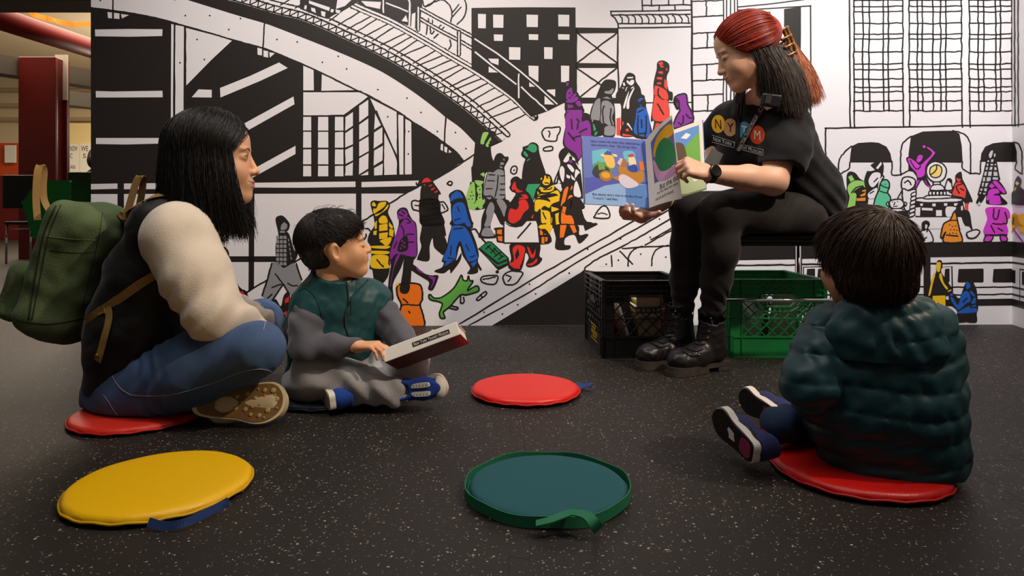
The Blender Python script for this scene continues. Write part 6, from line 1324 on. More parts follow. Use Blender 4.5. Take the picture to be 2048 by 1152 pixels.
# sneakers
def sneaker(parent, heel, toe, up, L_, upper, sole_m, capm, wd=.034, h=.062, lift=.0, open_top=True, name='shoe'):
    """shoe along heel->toe; up = away from the sole"""
    f = nrm(np.asarray(toe)-np.asarray(heel)); up = np.asarray(up, float); up = nrm(up-f*np.dot(up, f)); s_ = np.cross(up, f); R = np.stack([f, s_, up], 1); O = np.asarray(heel, float)
    X = lambda a, b, c: O+R@np.array([a, b, c])
    out = np.array([(0, 0), (.006, wd*.62), (.3*L_, wd*.78), (.55*L_, wd*.82), (.74*L_, wd*1.04), (.90*L_, wd*.86), (L_, wd*.1), (.985*L_, -wd*.4), (.88*L_, -wd*.88), (.70*L_, -wd*.98), (.5*L_, -wd*.80), (.25*L_, -wd*.76), (.004, -wd*.6)])
    oc = catmull(out, 5, True)
    so_ = MB().prism(oc, f, s_, O, up*.016).build(name+'_sole', sole_m, parent, bevel=.003)
    fd = Field(O+f*L_/2-L_*.85, O+f*L_/2+L_*.85, .0035)
    fd.cone(X(.20*L_, 0, .032), X(.55*L_, 0, .030), wd*.80, wd*.82, .01).cone(X(.55*L_, 0, .026), X(.80*L_, 0, .016), wd*.84, wd*.66, .015).cone(X(.16*L_, 0, .03), X(.14*L_, 0, h), wd*.74, wd*.72, .015)
    fd.plane(X(0, 0, .012), -up)
    if open_top: fd.cone(X(.18*L_, 0, h*.75), X(.16*L_, 0, h+.06), wd*.5, wd*.6, .006, '-').plane(X(.15*L_, 0, h), up*1.0+f*.25)
    u_ = wear(fd, name+'_upper', upper, parent)
    if capm is not None:
        fd = Field(O+f*L_-L_*.5, O+f*L_+L_*.35, .003); fd.ell(X(.83*L_, 0, .016), (L_*.16, wd*.90, wd*.56), R, 0); fd.plane(X(0, 0, .010), -up).plane(X(.80*L_, 0, 0), -f, 0); wear(fd, name+'_toe_cap', capm, parent)
    return X, R, u_
M_blue = M_fine('blue_canvas', '#1c3f93', r=.8, b=.5, bs=420); M_wr = mat('white_rubber', '#d6d0c4', .55, .4, var=(25, .1)); M_wl = mat('white_leather', '#d9d3c6', .6, .3)
X1, R1, u1 = sneaker(boy, P(803, 778, 1.935), P(895, 772, 1.905), (-.22, -.93, .12), .142, M_blue, M_wr, M_wr, .036, .062)
for sd in (-1, 1):
    MB().prism(catmull([(.052, sd*.008), (.06, sd*.017), (.098, sd*.018), (.104, sd*.012), (.10, sd*.006), (.06, sd*.005)], 4, True), R1[:, 0], R1[:, 1], X1(0, 0, .046), R1[:, 2]*.010).build('eyelet_strip', M_wl, boy, bevel=.001)
    for k in range(5): MB().lathe([(.0012, 0), (.0022, .0006), (.0022, .0012), (.001, .001)], X1(.060+.0095*k, sd*.0125, .058), 10, R1).build('eyelet', M_zt, boy, True)
MB().box(X1(.030, -.020, .050), (.016, .018, .004), R1).build('strap_tab', M_wl, boy, bevel=.001)
sk = Field(P(800, 780, 1.8)-.1, P(800, 780, 1.8)+.1, .004); sk.cone(P(782, 784, 1.90), X1(.018, 0, .032), .024, .021, .01); wear(sk, 'sock', mat('white_sock', '#dcd3c0', .9, .2), boy)
MB().lathe([(.0275, -.004), (.0285, -.002), (.0285, .003), (.0275, .005)], P(797, 781, 1.90), 24, np.stack([[.2, 0, .98], [0, 1, 0], [.98, 0, -.2]], 1)).build('sock_stripe', mat('orange_stripe', '#d8791c', .9, .2), boy, True)
hb2 = P(660, 806, 1.83); X2, R2, u2 = sneaker(boy, hb2, hb2+np.array([-.065, .129, 0]), (.89, .45, .10), .145, M_blue, M_wr, None, .034, .06)
MB().prism(catmull([(.004, 0), (.012, .022), (.07, .026), (.125, .022), (.138, 0), (.12, -.024), (.06, -.024), (.01, -.020)], 4, True), R2[:, 0], R2[:, 1], X2(0, 0, -.0005), -R2[:, 2]*.002).build('outsole', mat('tan_outsole', '#8d7f63', .8, .2, bump=(200, .6)), boy)

# ------------------------------------------------------------------ white-spined book on the boy's lap
bk = empty('book', P(840, 700, 1.85)); A = P(766, 712, 1.85); B = P(917, 656, 1.85)
ax = nrm(B-A); vdir = nrm(np.array([.0, .38, .92])); vdir = nrm(vdir-ax*np.dot(vdir, ax)); dn = nrm(np.cross(ax, vdir)); dn = dn if dn[1] > 0 else -dn      # dn: from spine into the room
Lb, Tb, Wb = np.linalg.norm(B-A), .038, .125; Rk = np.stack([ax, dn, vdir], 1); ck = (A+B)/2+dn*Wb/2
M_wc = mat('white_gloss_board', '#e9e5de', .25, .5); M_rc = mat('maroon_gloss_board', '#6a2a22', .3, .5, var=(20, .2))
MB().box(ck-dn*(Wb/2-.002), (Lb, .005, Tb), Rk).build('spine', M_wc, bk, bevel=.002)
MB().box(ck+vdir*(Tb/2-.0015), (Lb, Wb, .003), Rk).build('front_cover', M_wc, bk, bevel=.001); MB().box(ck-vdir*(Tb/2-.0015), (Lb, Wb, .003), Rk).build('back_cover', M_rc, bk, bevel=.001)
MB().box(ck+dn*.001, (Lb-.008, Wb-.008, Tb-.006), Rk).build('pages', mat('page_paper', '#e8e2d2', .8, .2), bk)
lo_ = ck-dn*(Wb/2+.0008)
MB().box(lo_+ax*.030, (.108, .0008, .0125), Rk).build('spine_label', mat('label_black', '#151515', .5, .3), bk)
px, T = fit_text('New York Transit Museum', ((-.050, .0042), (.050, .0042), (.050, -.0042), (-.050, -.0042)), True)
link_mesh('spine_lettering', [lo_+ax*(.030+a)-dn*.0007+vdir*b for a, b in px], T, mat('label_white', '#efece6', .6, .2), bk, False)
settle(bk); tag(bk, 'thick white-spined book held on the boy’s lap', 'book')
# ================================================================== READER ON THE STOOL
Vl, Ql = head_mesh(eyes='down', nose=.85, ears=False)
Rr = hframe(math.radians(171), math.radians(20), math.radians(0)); sr = 1.0; orr = P(1434, 148, 2.33)-Rr@(np.array([.112, 0, -.031])*sr)
cols = skin_cols(Vl, '#dba98a', '#a9524c', -.0635)
Hr = xf(Vl, Rr, orr, sr)
fT = nrm(np.array([-.80, -.60, 0])); lT = np.array([.60, -.80, 0])
nk = P(1518, 205, 2.44); hips = P(1585, 430, 2.55); waist = P(1580, 385, 2.53); chest = P(1530, 290, 2.46)
sL, sR_ = P(1578, 250, 2.335), P(1456, 240, 2.58)
eL, wL = P(1546, 362, 2.265), P(1418, 347, 2.17); eR, wR = P(1425, 335, 2.60), P(1283, 432, 2.30)
core = Field((.5, 2.1, .4), (1.3, 2.9, 1.1), .014); core.cone(hips, chest, .09, .09, .03).cone(chest, nk, .08, .05, .03).cone(nk, orr+Rr@np.array([-.045, 0, -.15]), .05, .045, .03)
Vc, Qc = core.mesh()
hf = Field(P(1330, 420, 2.12)-.08, P(1600, 240, 2.4)+.08, .0026)
hf.chain([sL, (sL+eL)/2, eL], [.052, .050, .046], .02).chain([eL, eL*.6+wL*.4, wL], [.047, .042, .0275], .02)
fh = nrm(P(1345, 330, 2.14)-wL); hand(hf, wL, fh+np.array([0, 0, .10]), np.array([.05, .80, -.6]), nrm(np.array([.1, .6, .8])), .90, [(48, 55, 35), (50, 55, 35), (54, 55, 35), (58, 55, 30)], thumb=(.8, .35, .5), tcurl=(20, 25))
Vh, Qh = hf.mesh()
hf2 = Field(P(1210, 450, 2.2)-.06, P(1460, 230, 2.65)+.08, .003)
hf2.chain([sR_, (sR_+eR)/2, eR], [.05, .048, .042], .02).chain([eR, (eR+wR)/2, wR], [.042, .036, .026], .02)
hand(hf2, wR, np.array([-.60, -.78, .0]), np.array([.0, -.2, 1]), np.array([.82, -.5, .1]), .88, [(14, 32, 40), (14, 34, 42), (16, 36, 42), (18, 36, 40)], thumb=(.35, .8, -.1))
Vh2, Qh2 = hf2.mesh()
V, Q = merge([(Hr, Ql), (Vc, Qc), (Vh, Qh), (Vh2, Qh2)])
rd = link_mesh('person', V, Q, skin_mat('skin_reader')); set_col(rd, np.concatenate([cols, np.tile(lin('#dcab90'), (len(Vc)+len(Vh)+len(Vh2), 1))]))
tag(rd, 'red-haired reader in a black printed T-shirt sitting on the stool, holding a picture book open', 'person')
face_lines(Vl, Ql, Rr, orr, sr, rd, .006, '#6b4034', 'down', .7)
arm = link_mesh('tmp', Vh, Qh, None); bva = bvh_of(arm); bpy.data.objects.remove(arm)
# script tattoo along the forearm
M_tat = mat('tattoo_ink', '#5c4640', .6, .3); zx = np.linspace(1436, 1524, 60); tz = 364+(zx-1436)*.16
seam(bva, [(x, y+1.6*math.sin(i*2.1)+1.0*math.sin(i*.83)) for i, (x, y) in enumerate(zip(zx, tz))], .0005, 'tattoo', M_tat, rd, 2, .0002)
for x0, y0, h_ in ((1446, 362, 9), (1461, 364, 10), (1465, 365, 10), (1489, 370, 9), (1524, 376, 9)): seam(bva, [(x0, y0+3), (x0+2, y0-h_*.6)], .0005, 'tattoo', M_tat, rd, 3, .0002)
# watch
wc = P(1413, 348, 2.18); wx = nrm(wL-eL); wn = nrm(np.array([.05, -.95, .25])); wn = nrm(wn-wx*np.dot(wn, wx)); wy = np.cross(wn, wx); Rw = np.stack([wx, wy, wn], 1); wp = wL-wx*.004
M_wt = mat('watch_black', '#0d0d0e', .25, .5)
MB().lathe([(.020, 0), (.0215, .002), (.0215, .009), (.019, .011), (.0165, .0105), (.0001, .0105)], wp+wn*.022, 28, Rw).build('watch_case', M_wt, rd, True)
a = np.linspace(0, 2*PI, 33); MB().ribbon(np.stack([wp+wy*.0295*math.cos(t)+wn*.0275*math.sin(t) for t in a]), wx, .019, .003).build('watch_strap', M_wt, rd, True)
# trousers
M_bp = M_fine('black_twill', '#252221', r=.8, s=.25, b=.3, bs=420); tf = Field((.42, 2.12, .1), (1.32, 2.85, .68), .0055)
kN, kF = P(1440, 424, 2.30), P(1378, 420, 2.40); aN, aF = P(1425, 612, 2.375), P(1366, 606, 2.47)
hN, hF = P(1588, 432, 2.45), P(1570, 430, 2.62)
tf.cone(hN, hF, .112, .105, .04).chain([hN, (hN+kN)/2+np.array([0, 0, .0]), kN], [.104, .086, .0655], .04).chain([hF, (hF+kF)/2, kF], [.10, .084, .0655], .04)
tf.chain([kN, P(1442, 500, 2.31), P(1432, 560, 2.35), aN+np.array([0, 0, -.01])], [.062, .0585, .050, .040], .03).chain([kF, P(1376, 500, 2.42), P(1370, 560, 2.45), aF], [.062, .058, .050, .040], .03)
tf.plane((0, 0, .496), (0, 0, 1)) if False else None
tf.disp(lambda x, y, z: .0016*np.sin(160*(z*.8+x*.5)+4*np.sin(25*x))*np.exp(-((z-.25)/.05)**2)*2+.0016*wob(x, y, z, .07, 1.))
tf.box((1.07, 2.62, .345), (.27, .42, .142), None, .02, .004, '-')
trs = wear(tf, 'trousers', M_bp, rd)
# T-shirt
M_ts = M_fine('black_jersey', '#1b1b1e', r=.85, s=.2, b=.25, bs=380); sf = Field((.60, 2.08, .42), (1.32, 2.85, 1.06), .005)
for sg in (-1, 1):
    o_ = lT*sg*.062
    sf.chain([hips+o_, waist+o_, chest+o_, P(1518, 238, 2.45)+o_*1.1], [.126, .118, .108, .080], .05)
sf.cone(sL+np.array([-.01, .01, .0]), sR_, .066, .060, .05).cone(P(1516, 225, 2.45), nk+np.array([0, 0, .01]), .075, .060, .04)
sf.chain([sL, P(1572, 300, 2.30), P(1562, 335, 2.285)], [.072, .077, .078], .03).chain([sR_, P(1428, 272, 2.60)], [.062, .062], .03)
sf.cone(nk+np.array([0, 0, -.012])+fT*.012, nk+fT*.03+np.array([0, 0, .09]), .052, .062, .006, '-')
# sleeve openings
dS = nrm(eL-sL); sf.plane(P(1410, 282, 2.6), (-1.0, 0, -.85), .0) if False else None
sf.cone(P(1559, 332, 2.285), P(1548, 372, 2.27), .056, .060, .002, '-')
pS = P(1560, 338, 2.285)
sl, X_, Y_, Z_ = sf.sub(P(1500, 420, 2.15), P(1640, 332, 2.36)); d = (X_-pS[0])*dS[0]+(Y_-pS[1])*dS[1]+(Z_-pS[2])*dS[2]
near = np.sqrt((X_-pS[0])**2+(Y_-pS[1])**2+(Z_-pS[2])**2)-.115
sf.comb(sl, np.maximum(-d, near).astype(np.float32), 0, '-')
sf.chain([hips+lT*.06, waist+lT*.06, chest+lT*.055], [.120, .114, .10], .03).chain([hips-lT*.06, waist-lT*.06, chest-lT*.055], [.124, .116, .104], .03)
sf.plane(P(1590, 452, 2.5), (-.1, 0, -1))
sf.disp(lambda x, y, z: .004*np.sin(75*(z+.55*x-.3*y)+5*np.sin(13*x+7*z))*np.clip((.80-z)*4, .25, 1)+.003*wob(x, y, z, .09, 2.))
shirt = wear(sf, 't_shirt', M_ts, rd); bvs = bvh_of(shirt)
seam(bvs, [(1524, 328), (1545, 331), (1570, 336), (1600, 347)], .0009, 'sleeve_hem', mat('dark_seam', '#2a2a2e', .8, .2), rd)
# shirt print
def disc_px(cx, cy, rx, ry, n=26, a0=0.0): return [(cx+rx*math.cos(t)*math.cos(a0)-ry*math.sin(t)*math.sin(a0), cy+rx*math.cos(t)*math.sin(a0)+ry*math.sin(t)*math.cos(a0)) for t in np.arange(n)*2*PI/n]
M_pw = mat('print_white', '#dedbd6', .7, .2); M_pk = mat('print_black', '#111113', .7, .2)
for ch, cx, cy, rx, ry, colr, tc in (('N', 1437, 248, 13.5, 18, '#e8b22a', M_pk), ('Y', 1461, 255, 14, 18, '#b98a5c', M_pk), ('T', 1489, 261, 13, 18, '#3c8fb4', M_pw), ('M', 1515.5, 270, 15, 18.5, '#d14a1e', M_pw)):
    patch(bvs, disc_px(cx, cy, rx, ry), 'print_disc', mat('print_'+ch, colr, .7, .2), rd, .0014, 6)
    print_text(bvs, ch, ((cx-6, cy-10), (cx+6, cy-8), (cx+7, cy+11), (cx-6, cy+8)), 'print_letter', tc, rd, .0024)
print_text(bvs, 'New York Transit Museum', ((1427, 273), (1524, 301), (1523.5, 308.5), (1427, 281)), 'print_lettering', M_pw, rd, .0018, True)
seam(bvs, [(1424, 270), (1475, 286), (1527, 299.5), (1526, 311), (1475, 297), (1424, 284)], .0007, 'print_border', M_pw, rd, 10, .0012, closed=True) if False else None
for q in ([(1424, 270), (1475, 286), (1527, 299.5)], [(1527, 299.5), (1526, 311)], [(1526, 311), (1475, 297), (1424, 284)]): seam(bvs, q, .0006, 'print_border', M_pw, rd, 8, .0012, 4)
# lanyard
def band(q, wpx, nm, m, off, n=14):
    c = catmull(q, n); t = np.gradient(c, axis=0); t /= np.linalg.norm(t, axis=1)[:, None]; s_ = np.stack([-t[:, 1], t[:, 0]], 1)*wpx/2
    V, Fc = [], []
    for i in range(len(c)):
        for sg in (-1, 0, 1): h_ = hit(bvs, *(c[i]+s_[i]*sg), off); V.append(h_ if h_ is not None else (V[-1] if V else P(*c[i], 2.4)))
    for i in range(len(c)-1):
        for j in (0, 1): Fc.append([3*i+j, 3*i+j+1, 3*i+4+j, 3*i+3+j])
    return link_mesh(nm, V, Fc, m, rd, False)
M_ly = mat('lanyard_black', '#121214', .6, .3)
band([(1481, 196), (1478, 230), (1476, 270), (1474, 300)], 9, 'lanyard', M_ly, .004); band([(1540, 195), (1530, 215), (1500, 258), (1474, 303)], 9.5, 'lanyard', M_ly, .005)
print_text(bvs, 'New York Transit Museum', ((1477, 297), (1513, 231), (1518, 235), (1482, 301)), 'lanyard_lettering', M_pw, rd, .0075, True)
for q in ([(1475, 299), (1513, 230.5)], [(1513, 230.5), (1518.5, 234)], [(1518.5, 234), (1482, 302)], [(1482, 302), (1475, 299)], [(1519, 222), (1525, 214)], [(1525, 214), (1529, 218)], [(1529, 218), (1523, 226)], [(1523, 226), (1519, 222)]): seam(bvs, q, .0006, 'lanyard_border', M_pw, rd, 6, .007, 4)
mc = P(1541, 201, 2.235); Rmc = hframe(math.radians(200), 0, math.radians(-12))
mb = np.stack([nrm([.93, -.3, -.18]), nrm([.25, .95, .1]), nrm([.18, -.1, .97])], 1)
MB().box(mc, (.062, .020, .044), mb).build('microphone_transmitter', mat('device_black', '#161616', .4, .5), rd, bevel=.006)
MB().box(mc+mb@np.array([-.008, -.0115, .004]), (.018, .001, .030), mb).build('transmitter_display', mat('device_grey', '#3c3c3e', .3, .5), rd)
MB().box(P(1428, 316, 2.345), (.045, .002, .055), np.array(Matrix.Rotation(.5, 3, 'Y'))).build('badge_card', mat('grey_card', '#5a5a5c', .5, .4), rd)
# boots
M_lea = mat('black_leather', '#191718', .40, .45, bump=(45, .18)); M_bs = mat('boot_sole', '#3a332d', .75, .3, var=(40, .2)); M_lace = mat('black_lace', '#131111', .8, .2); M_eye = mat('eyelet_steel', '#b8b8b8', .2, .5, metal=1.0)
def boot(heel, toe, top, eyelets, topR=.050):
    heel, toe, top = [np.asarray(t, float) for t in (heel, toe, top)]; f = nrm(toe-heel); L_ = np.linalg.norm(toe-heel); s_ = np.array([-f[1], f[0], 0]); up = np.array([0, 0, 1.]); R = np.stack([f, s_, up], 1); X = lambda a, b, c: heel+R@np.array([a, b, c])
    out = catmull([(0, .0), (.008, .030), (.3*L_, .033), (.55*L_, .036), (.75*L_, .047), (.92*L_, .036), (L_, .006), (.97*L_, -.022), (.85*L_, -.040), (.65*L_, -.042), (.4*L_, -.032), (.15*L_, -.032), (.01, -.024)], 5, True)
    sm = MB().prism(out*1.03+np.array([-.004, 0]), f, s_, heel+up*.016, up*.016)
    fo = [p for p in out*1.03 if p[0] > .40*L_]; fo = np.array(sorted(fo, key=lambda p: math.atan2(p[1], p[0]-.7*L_))); sm.prism(fo, f, s_, heel+up*.0015, up*.016)
    ho = [p for p in out*1.03+np.array([-.004, 0]) if p[0] < .27*L_]; ho = np.array(sorted(ho, key=lambda p: math.atan2(p[1], p[0]-.12*L_))); sm.prism(ho, f, s_, heel+up*.0015, up*.018)
    so_ = sm.build('boot_sole', M_bs, None, bevel=.002)
    fd = Field(np.minimum(np.minimum(heel, toe), top)-.09, np.maximum(np.maximum(heel, toe), top)+.09, .004)
    fd.cone(X(.17*L_, 0, .075), X(.52*L_, 0, .062), .040, .038, .02).cone(X(.5*L_, 0, .056), X(.80*L_, .003, .048), .041, .038, .025, sq=(s_, 1.12)).ell(X(.78*L_, .003, .052), (.055, .043, .034), R, .02)
    fd.chain([X(.20*L_, 0, .07), X(.24*L_, 0, .12), top], [.040, .043, topR], .03)
    fd.plane(heel+up*.030, -up).plane(top+up*.0, up+.12*f); fd.cone(top-up*.03, top+up*.05, topR-.006, topR-.004, .003, '-')
    fd.disp(lambda x, y, z: .0018*wob(x, y, z, .035, 2.)*np.clip((.16-z)*14, 0, 1)+.001*wob(x, y, z, .02, 4.))
    b_ = wear(fd, 'boot', M_lea, rd); bb_ = bvh_of(b_); so_.parent = b_
    for i, (eu, ev) in enumerate(eyelets):
        q = hit(bb_, eu, ev, .001)
        if q is None: continue
        MB().lathe([(.0012, 0), (.0028, .0004), (.0030, .0014), (.0016, .0018)], q, 10, np.stack([[1, 0, 0], [0, 0, 1], [0, -1, 0]], 1)).build('eyelet', M_eye, b_, True)
        pts = [hit(bb_, eu-k*5.5, ev+4*math.sin(k*.7)+k*.35*(1 if i % 2 else -1), .002) for k in range(7)]; pts = [p for p in pts if p is not None]
        if len(pts) > 2: MB().tube(pts, .0022, 6).build('lace', M_lace, b_, True)
    seam(bb_, [(eyelets[-1][0]+6, eyelets[-1][1]+14), (eyelets[-1][0]-4, eyelets[-1][1]+6), (eyelets[-1][0]-8, eyelets[-1][1]-6)], .0009, 'boot_seam', M_lace, b_)
    return bb_
eyN = [(1250+x/5.12, 560+y/5.12) for x, y in ((880, 392), (875, 462), (860, 528), (850, 592), (825, 652), (793, 710), (757, 765))]; eyF = [(1250+x/5.12, 560+y/5.12) for x, y in ((520, 320), (520, 385), (520, 455), (515, 518), (490, 572), (462, 625), (428, 675))]
hn = F(1449, 736); tn = F(1338, 752); boot(hn, tn, P(1424, 616, 2.385), eyN)
d_ = nrm(tn-hn); tf_ = F(1275, 739); boot(tf_-d_*np.linalg.norm(tn-hn), tf_, P(1362, 606, 2.48), eyF)
# hair: red on top swept back into a claw clip, dark and copper lengths below
M_red_h = hair_mat('red_hair', '#962c18', .36, .5); M_dark_h = hair_mat('ash_hair', '#463d39', .40, .45); M_cop = hair_mat('copper_hair', '#a5603f', .40, .45)
hc = Field((-.16, -.13, -.12), (.13, .13, .17), .004)
hc.ell((-.018, 0, .042), (.104, .086, .092), None, 0).ell((-.10, 0, .045), (.03, .035, .035), None, .05)
hc.ell((.105, 0, -.028), (.072, .09, .090), None, .012, '-').ell((.045, 0, -.092), (.085, .12, .068), None, .014, '-').ell((-.05, 0, -.09), (.12, .12, .06), None, .014, '-')
Vc_, Qc_ = hc.mesh(); parts = [(xf(Vc_, Rr, orr, sr), Qc_)]
cE = np.array([-.018, 0, .042]); E = np.array([.107, .0885, .095]); bdir = nrm(np.array([-1.0, 0, .05])); N, K = 3400, 12; pp = np.zeros((N, K, 3))
for i in range(N):
    sd = 1 if rng.random() < .6 else -1; q = rng.random()           # q: 0 at the top centre of the hairline, 1 at the ear
    a_ = np.array([.082-.075*q**1.3, sd*(.012+.085*q), .115-.138*q])-cE; a_ = nrm(a_/E); lay = 1+abs(rng.normal(0, .022))
    b_ = nrm(bdir+np.array([0, sd*.18*q+rng.normal(0, .04), .25*(1-q)-.25*q])); w_ = math.acos(np.clip(np.dot(a_, b_), -.999, .999))
    for k in range(K):
        t = k/(K-1); p = (math.sin((1-t)*w_)*a_+math.sin(t*w_)*b_)/math.sin(w_); pull = max(0, t-.78)/.22; pp[i, k] = (cE+E*p*(lay+.012*math.sin(PI*t)))*(1-pull*.35)+np.array([-.128, sd*.004*q, .045])*pull*.35
parts.append(strands(xf(pp.reshape(-1, 3), Rr, orr, sr).reshape(N, K, 3), .0012, .0009)); V, Q = merge(parts); link_mesh('hair_top', V, Q, M_red_h, rd)
def locks(N, K, starts, ends, bow, jit, r):
    out = np.zeros((N, K, 3)); starts = np.asarray(starts); ends = np.asarray(ends)
    for i in range(N):
        q = rng.random()*(len(starts)-1); j = min(int(q), len(starts)-2); u_ = q-j; a = starts[j]*(1-u_)+starts[j+1]*u_+rng.normal(0, jit, 3); b = ends[j]*(1-u_)+ends[j+1]*u_+rng.normal(0, jit*1.6, 3); L_ = .85+.15*rng.random(); ph = rng.random()*6
        for k in range(K): t = k/(K-1); out[i, k] = a+(b-a)*t*L_+np.asarray(bow)*math.sin(PI*t)+np.array([.002*math.sin(4*t+ph), .002*math.cos(5*t+ph), 0])
    return strands(out, *r)
V, Q = merge([locks(2600, 12, [P(1504, 103, 2.248), P(1525, 97, 2.245), P(1550, 93, 2.28), P(1566, 92, 2.34)], [P(1516, 194, 2.285), P(1572, 225, 2.26), P(1600, 243, 2.26), P(1622, 215, 2.31)], (.008, -.012, .004), .004, (.0009, .0004)),
              locks(1600, 12, [P(1512, 125, 2.34), P(1530, 115, 2.38), P(1560, 105, 2.42)], [P(1528, 190, 2.33), P(1560, 205, 2.40), P(1605, 208, 2.42)], (.012, -.01, .006), .007, (.0010, .0005)),
              locks(140, 9, [P(1490, 150, 2.44), P(1500, 150, 2.46)], [P(1462, 232, 2.41), P(1482, 235, 2.42)], (-.006, 0, 0), .005, (.0014, .0006))]); link_mesh('hair_lengths', V, Q, M_dark_h, rd)
V, Q = locks(1700, 12, [P(1572, 98, 2.36), P(1578, 92, 2.38), P(1580, 88, 2.42)], [P(1610, 205, 2.32), P(1632, 208, 2.35), P(1640, 198, 2.40)], (.014, 0, .012), .006, (.0009, .0004)); link_mesh('hair_tail', V, Q, M_cop, rd)
# claw clip
M_clip = mat('amber_tortoiseshell', '#7a4d08', .15, .6, var=(60, .6), coat=.5); cl = P(1566, 90, 2.345); Rc = Rr*1.35
for sg in (-1, 1):
    m_ = MB()
    for k in range(4):
        z = .034-.022*k; pts = catmull([cl+Rc@np.array([-.004, 0, z]), cl+Rc@np.array([-.020, sg*.012, z+.003]), cl+Rc@np.array([-.014, sg*.030, z]), cl+Rc@np.array([.012, sg*.040, z-.004])], 5); m_.tube(pts, .0046, 7)
    m_.tube(catmull([cl+Rc@np.array([-.018, sg*.014, .040]), cl+Rc@np.array([-.020, sg*.016, 0]), cl+Rc@np.array([-.018, sg*.014, -.036])], 6), .0064, 8); m_.build('claw_clip', M_clip, rd, True)

# ------------------------------------------------------------------ open picture book
pb = empty('picture_book', P(1295, 416, 2.24))
M_pg = mat('book_page', '#e9e4dc', .5, .35)
TLp, TRp, BRp, BLp = P(1165, 272, 2.20), P(1291, 280, 2.28), P(1298, 416, 2.24), P(1171, 408, 2.15)
RT, RB = P(1405, 239, 2.30), P(1412, 379, 2.26)
class Page:
    """curved page: quad grid between a spine edge and an outer edge; pt(a,b): a 0 spine..1 outer, b 0 top..1 bottom"""
    def __init__(s, st, sb, ot, ob_, bulge): s.c = [np.asarray(t) for t in (st, sb, ot, ob_)]; s.n = nrm(np.cross(s.c[2]-s.c[0], s.c[1]-s.c[0])); s.n = s.n if s.n[1] < 0 else -s.n; s.b = bulge
    def pt(s, a, b, off=0.0): st, sb, ot, ob_ = s.c; return (st*(1-b)+sb*b)*(1-a)+(ot*(1-b)+ob_*b)*a+s.n*(s.b*math.sin(PI*min(1, a*1.0))+off)
    def mesh(s, nm, m, off=0.0, th=.0008, N=28, a1=1.0):
        V = [s.pt(a*a1, b, off) for b in np.linspace(0, 1, 6) for a in np.linspace(0, 1, N)]; n1 = len(V); V += [v-s.n*th for v in V]; Fc = []
        for j in range(5):
            for i in range(N-1): q = [j*N+i, j*N+i+1, (j+1)*N+i+1, (j+1)*N+i]; Fc.append(q); Fc.append([n1+k for k in q][::-1])
        rim = [i for i in range(N)]+[j*N+N-1 for j in range(1, 6)]+[5*N+i for i in range(N-2, -1, -1)]+[j*N for j in range(4, 0, -1)]
        for a, b in zip(rim, rim[1:]+rim[:1]): Fc.append([a, n1+a, n1+b, b])
        return link_mesh(nm, V, Fc, m, pb, False)
    def ink(s, poly, col, off, nm='illustration', sm=True):
        """poly in page coordinates (0..1 across from the spine, 0..1 down)"""
        p = np.asarray(poly, float).reshape(-1, 2)
        if sm and len(p) > 4: p = catmull(p, 4, True)
        p = np.array([a+(b-a)*t for a, b in zip(p, np.roll(p, -1, 0)) for t in np.linspace(0, 1, max(2, int(np.linalg.norm(b-a)/.05)+1))[:-1]]); from_ = p.mean(0); rings = 14 if np.ptp(p[:, 0]) > .3 else 6; n = len(p); V = [s.pt(*from_, off)]; Fc = []
        for g in range(1, rings+1): V += [s.pt(*(from_+(q-from_)*g/rings), off) for q in p]
        for i in range(n):
            Fc.append([0, 1+i, 1+(i+1) % n])
            for g in range(rings-1): a = 1+g*n; Fc.append([a+i, a+n+i, a+n+(i+1) % n, a+(i+1) % n])
        return link_mesh(nm, V, Fc, mat('book_ink_'+col[1:], col, .5, .35), pb, False)
    def text(s, t, quad, col='#2a2a3a', off=.0012, nm='lettering'):
        px, T = fit_text(t, quad); return link_mesh(nm, [s.pt(a, b, off) for a, b in px], T, mat('book_ink_'+col[1:], col, .6, .2), pb, False)
pl_ = Page(TRp, BRp, TLp, BLp, .006)
pl_.mesh('page', M_pg, -.0025, .003); pl_.mesh('cover', mat('blue_cover', '#3f6fae', .35, .5), -.006, .002, a1=1.012)
flip = lambda q: [(1-a, b) for a, b in np.asarray(q, float).reshape(-1, 2)]       # left page: measure across from the left edge
O_ = .00012
def ill(q, c, lv, sm=True): pl_.ink(flip(q), c, O_*lv, 'illustration', sm)
ill('0 0 .5 0 1 0 1 .5 1 1 .5 1 0 1 0 .5'.split(), '#5f74c4', 1, False)
ill(['0', '.62', '.3', '.58', '.6', '.64', '1', '.62', '1', '1', '.5', '1', '0', '1'], '#4a55b8', 2, False); ill(['0', '.86', '.3', '.72', '.6', '.66', '1', '.66', '1', '1', '.5', '1', '0', '1'], '#8fb4e4', 3, False); ill(['.62', '.7', '1', '.66', '1', '1', '.62', '1'], '#5b86c8', 4, False)
ill(['.13', '.25', '.17', '.21', '.40', '.20', '.41', '.5', '.16', '.52'], '#63bcd6', 3); ill(['.14', '.42', '.25', '.38', '.41', '.40', '.41', '.52', '.16', '.53'], '#4f9a52', 4); ill(['.62', '.20', '.78', '.19', '.80', '.30', '.66', '.36', '.62', '.30'], '#63bcd6', 3)
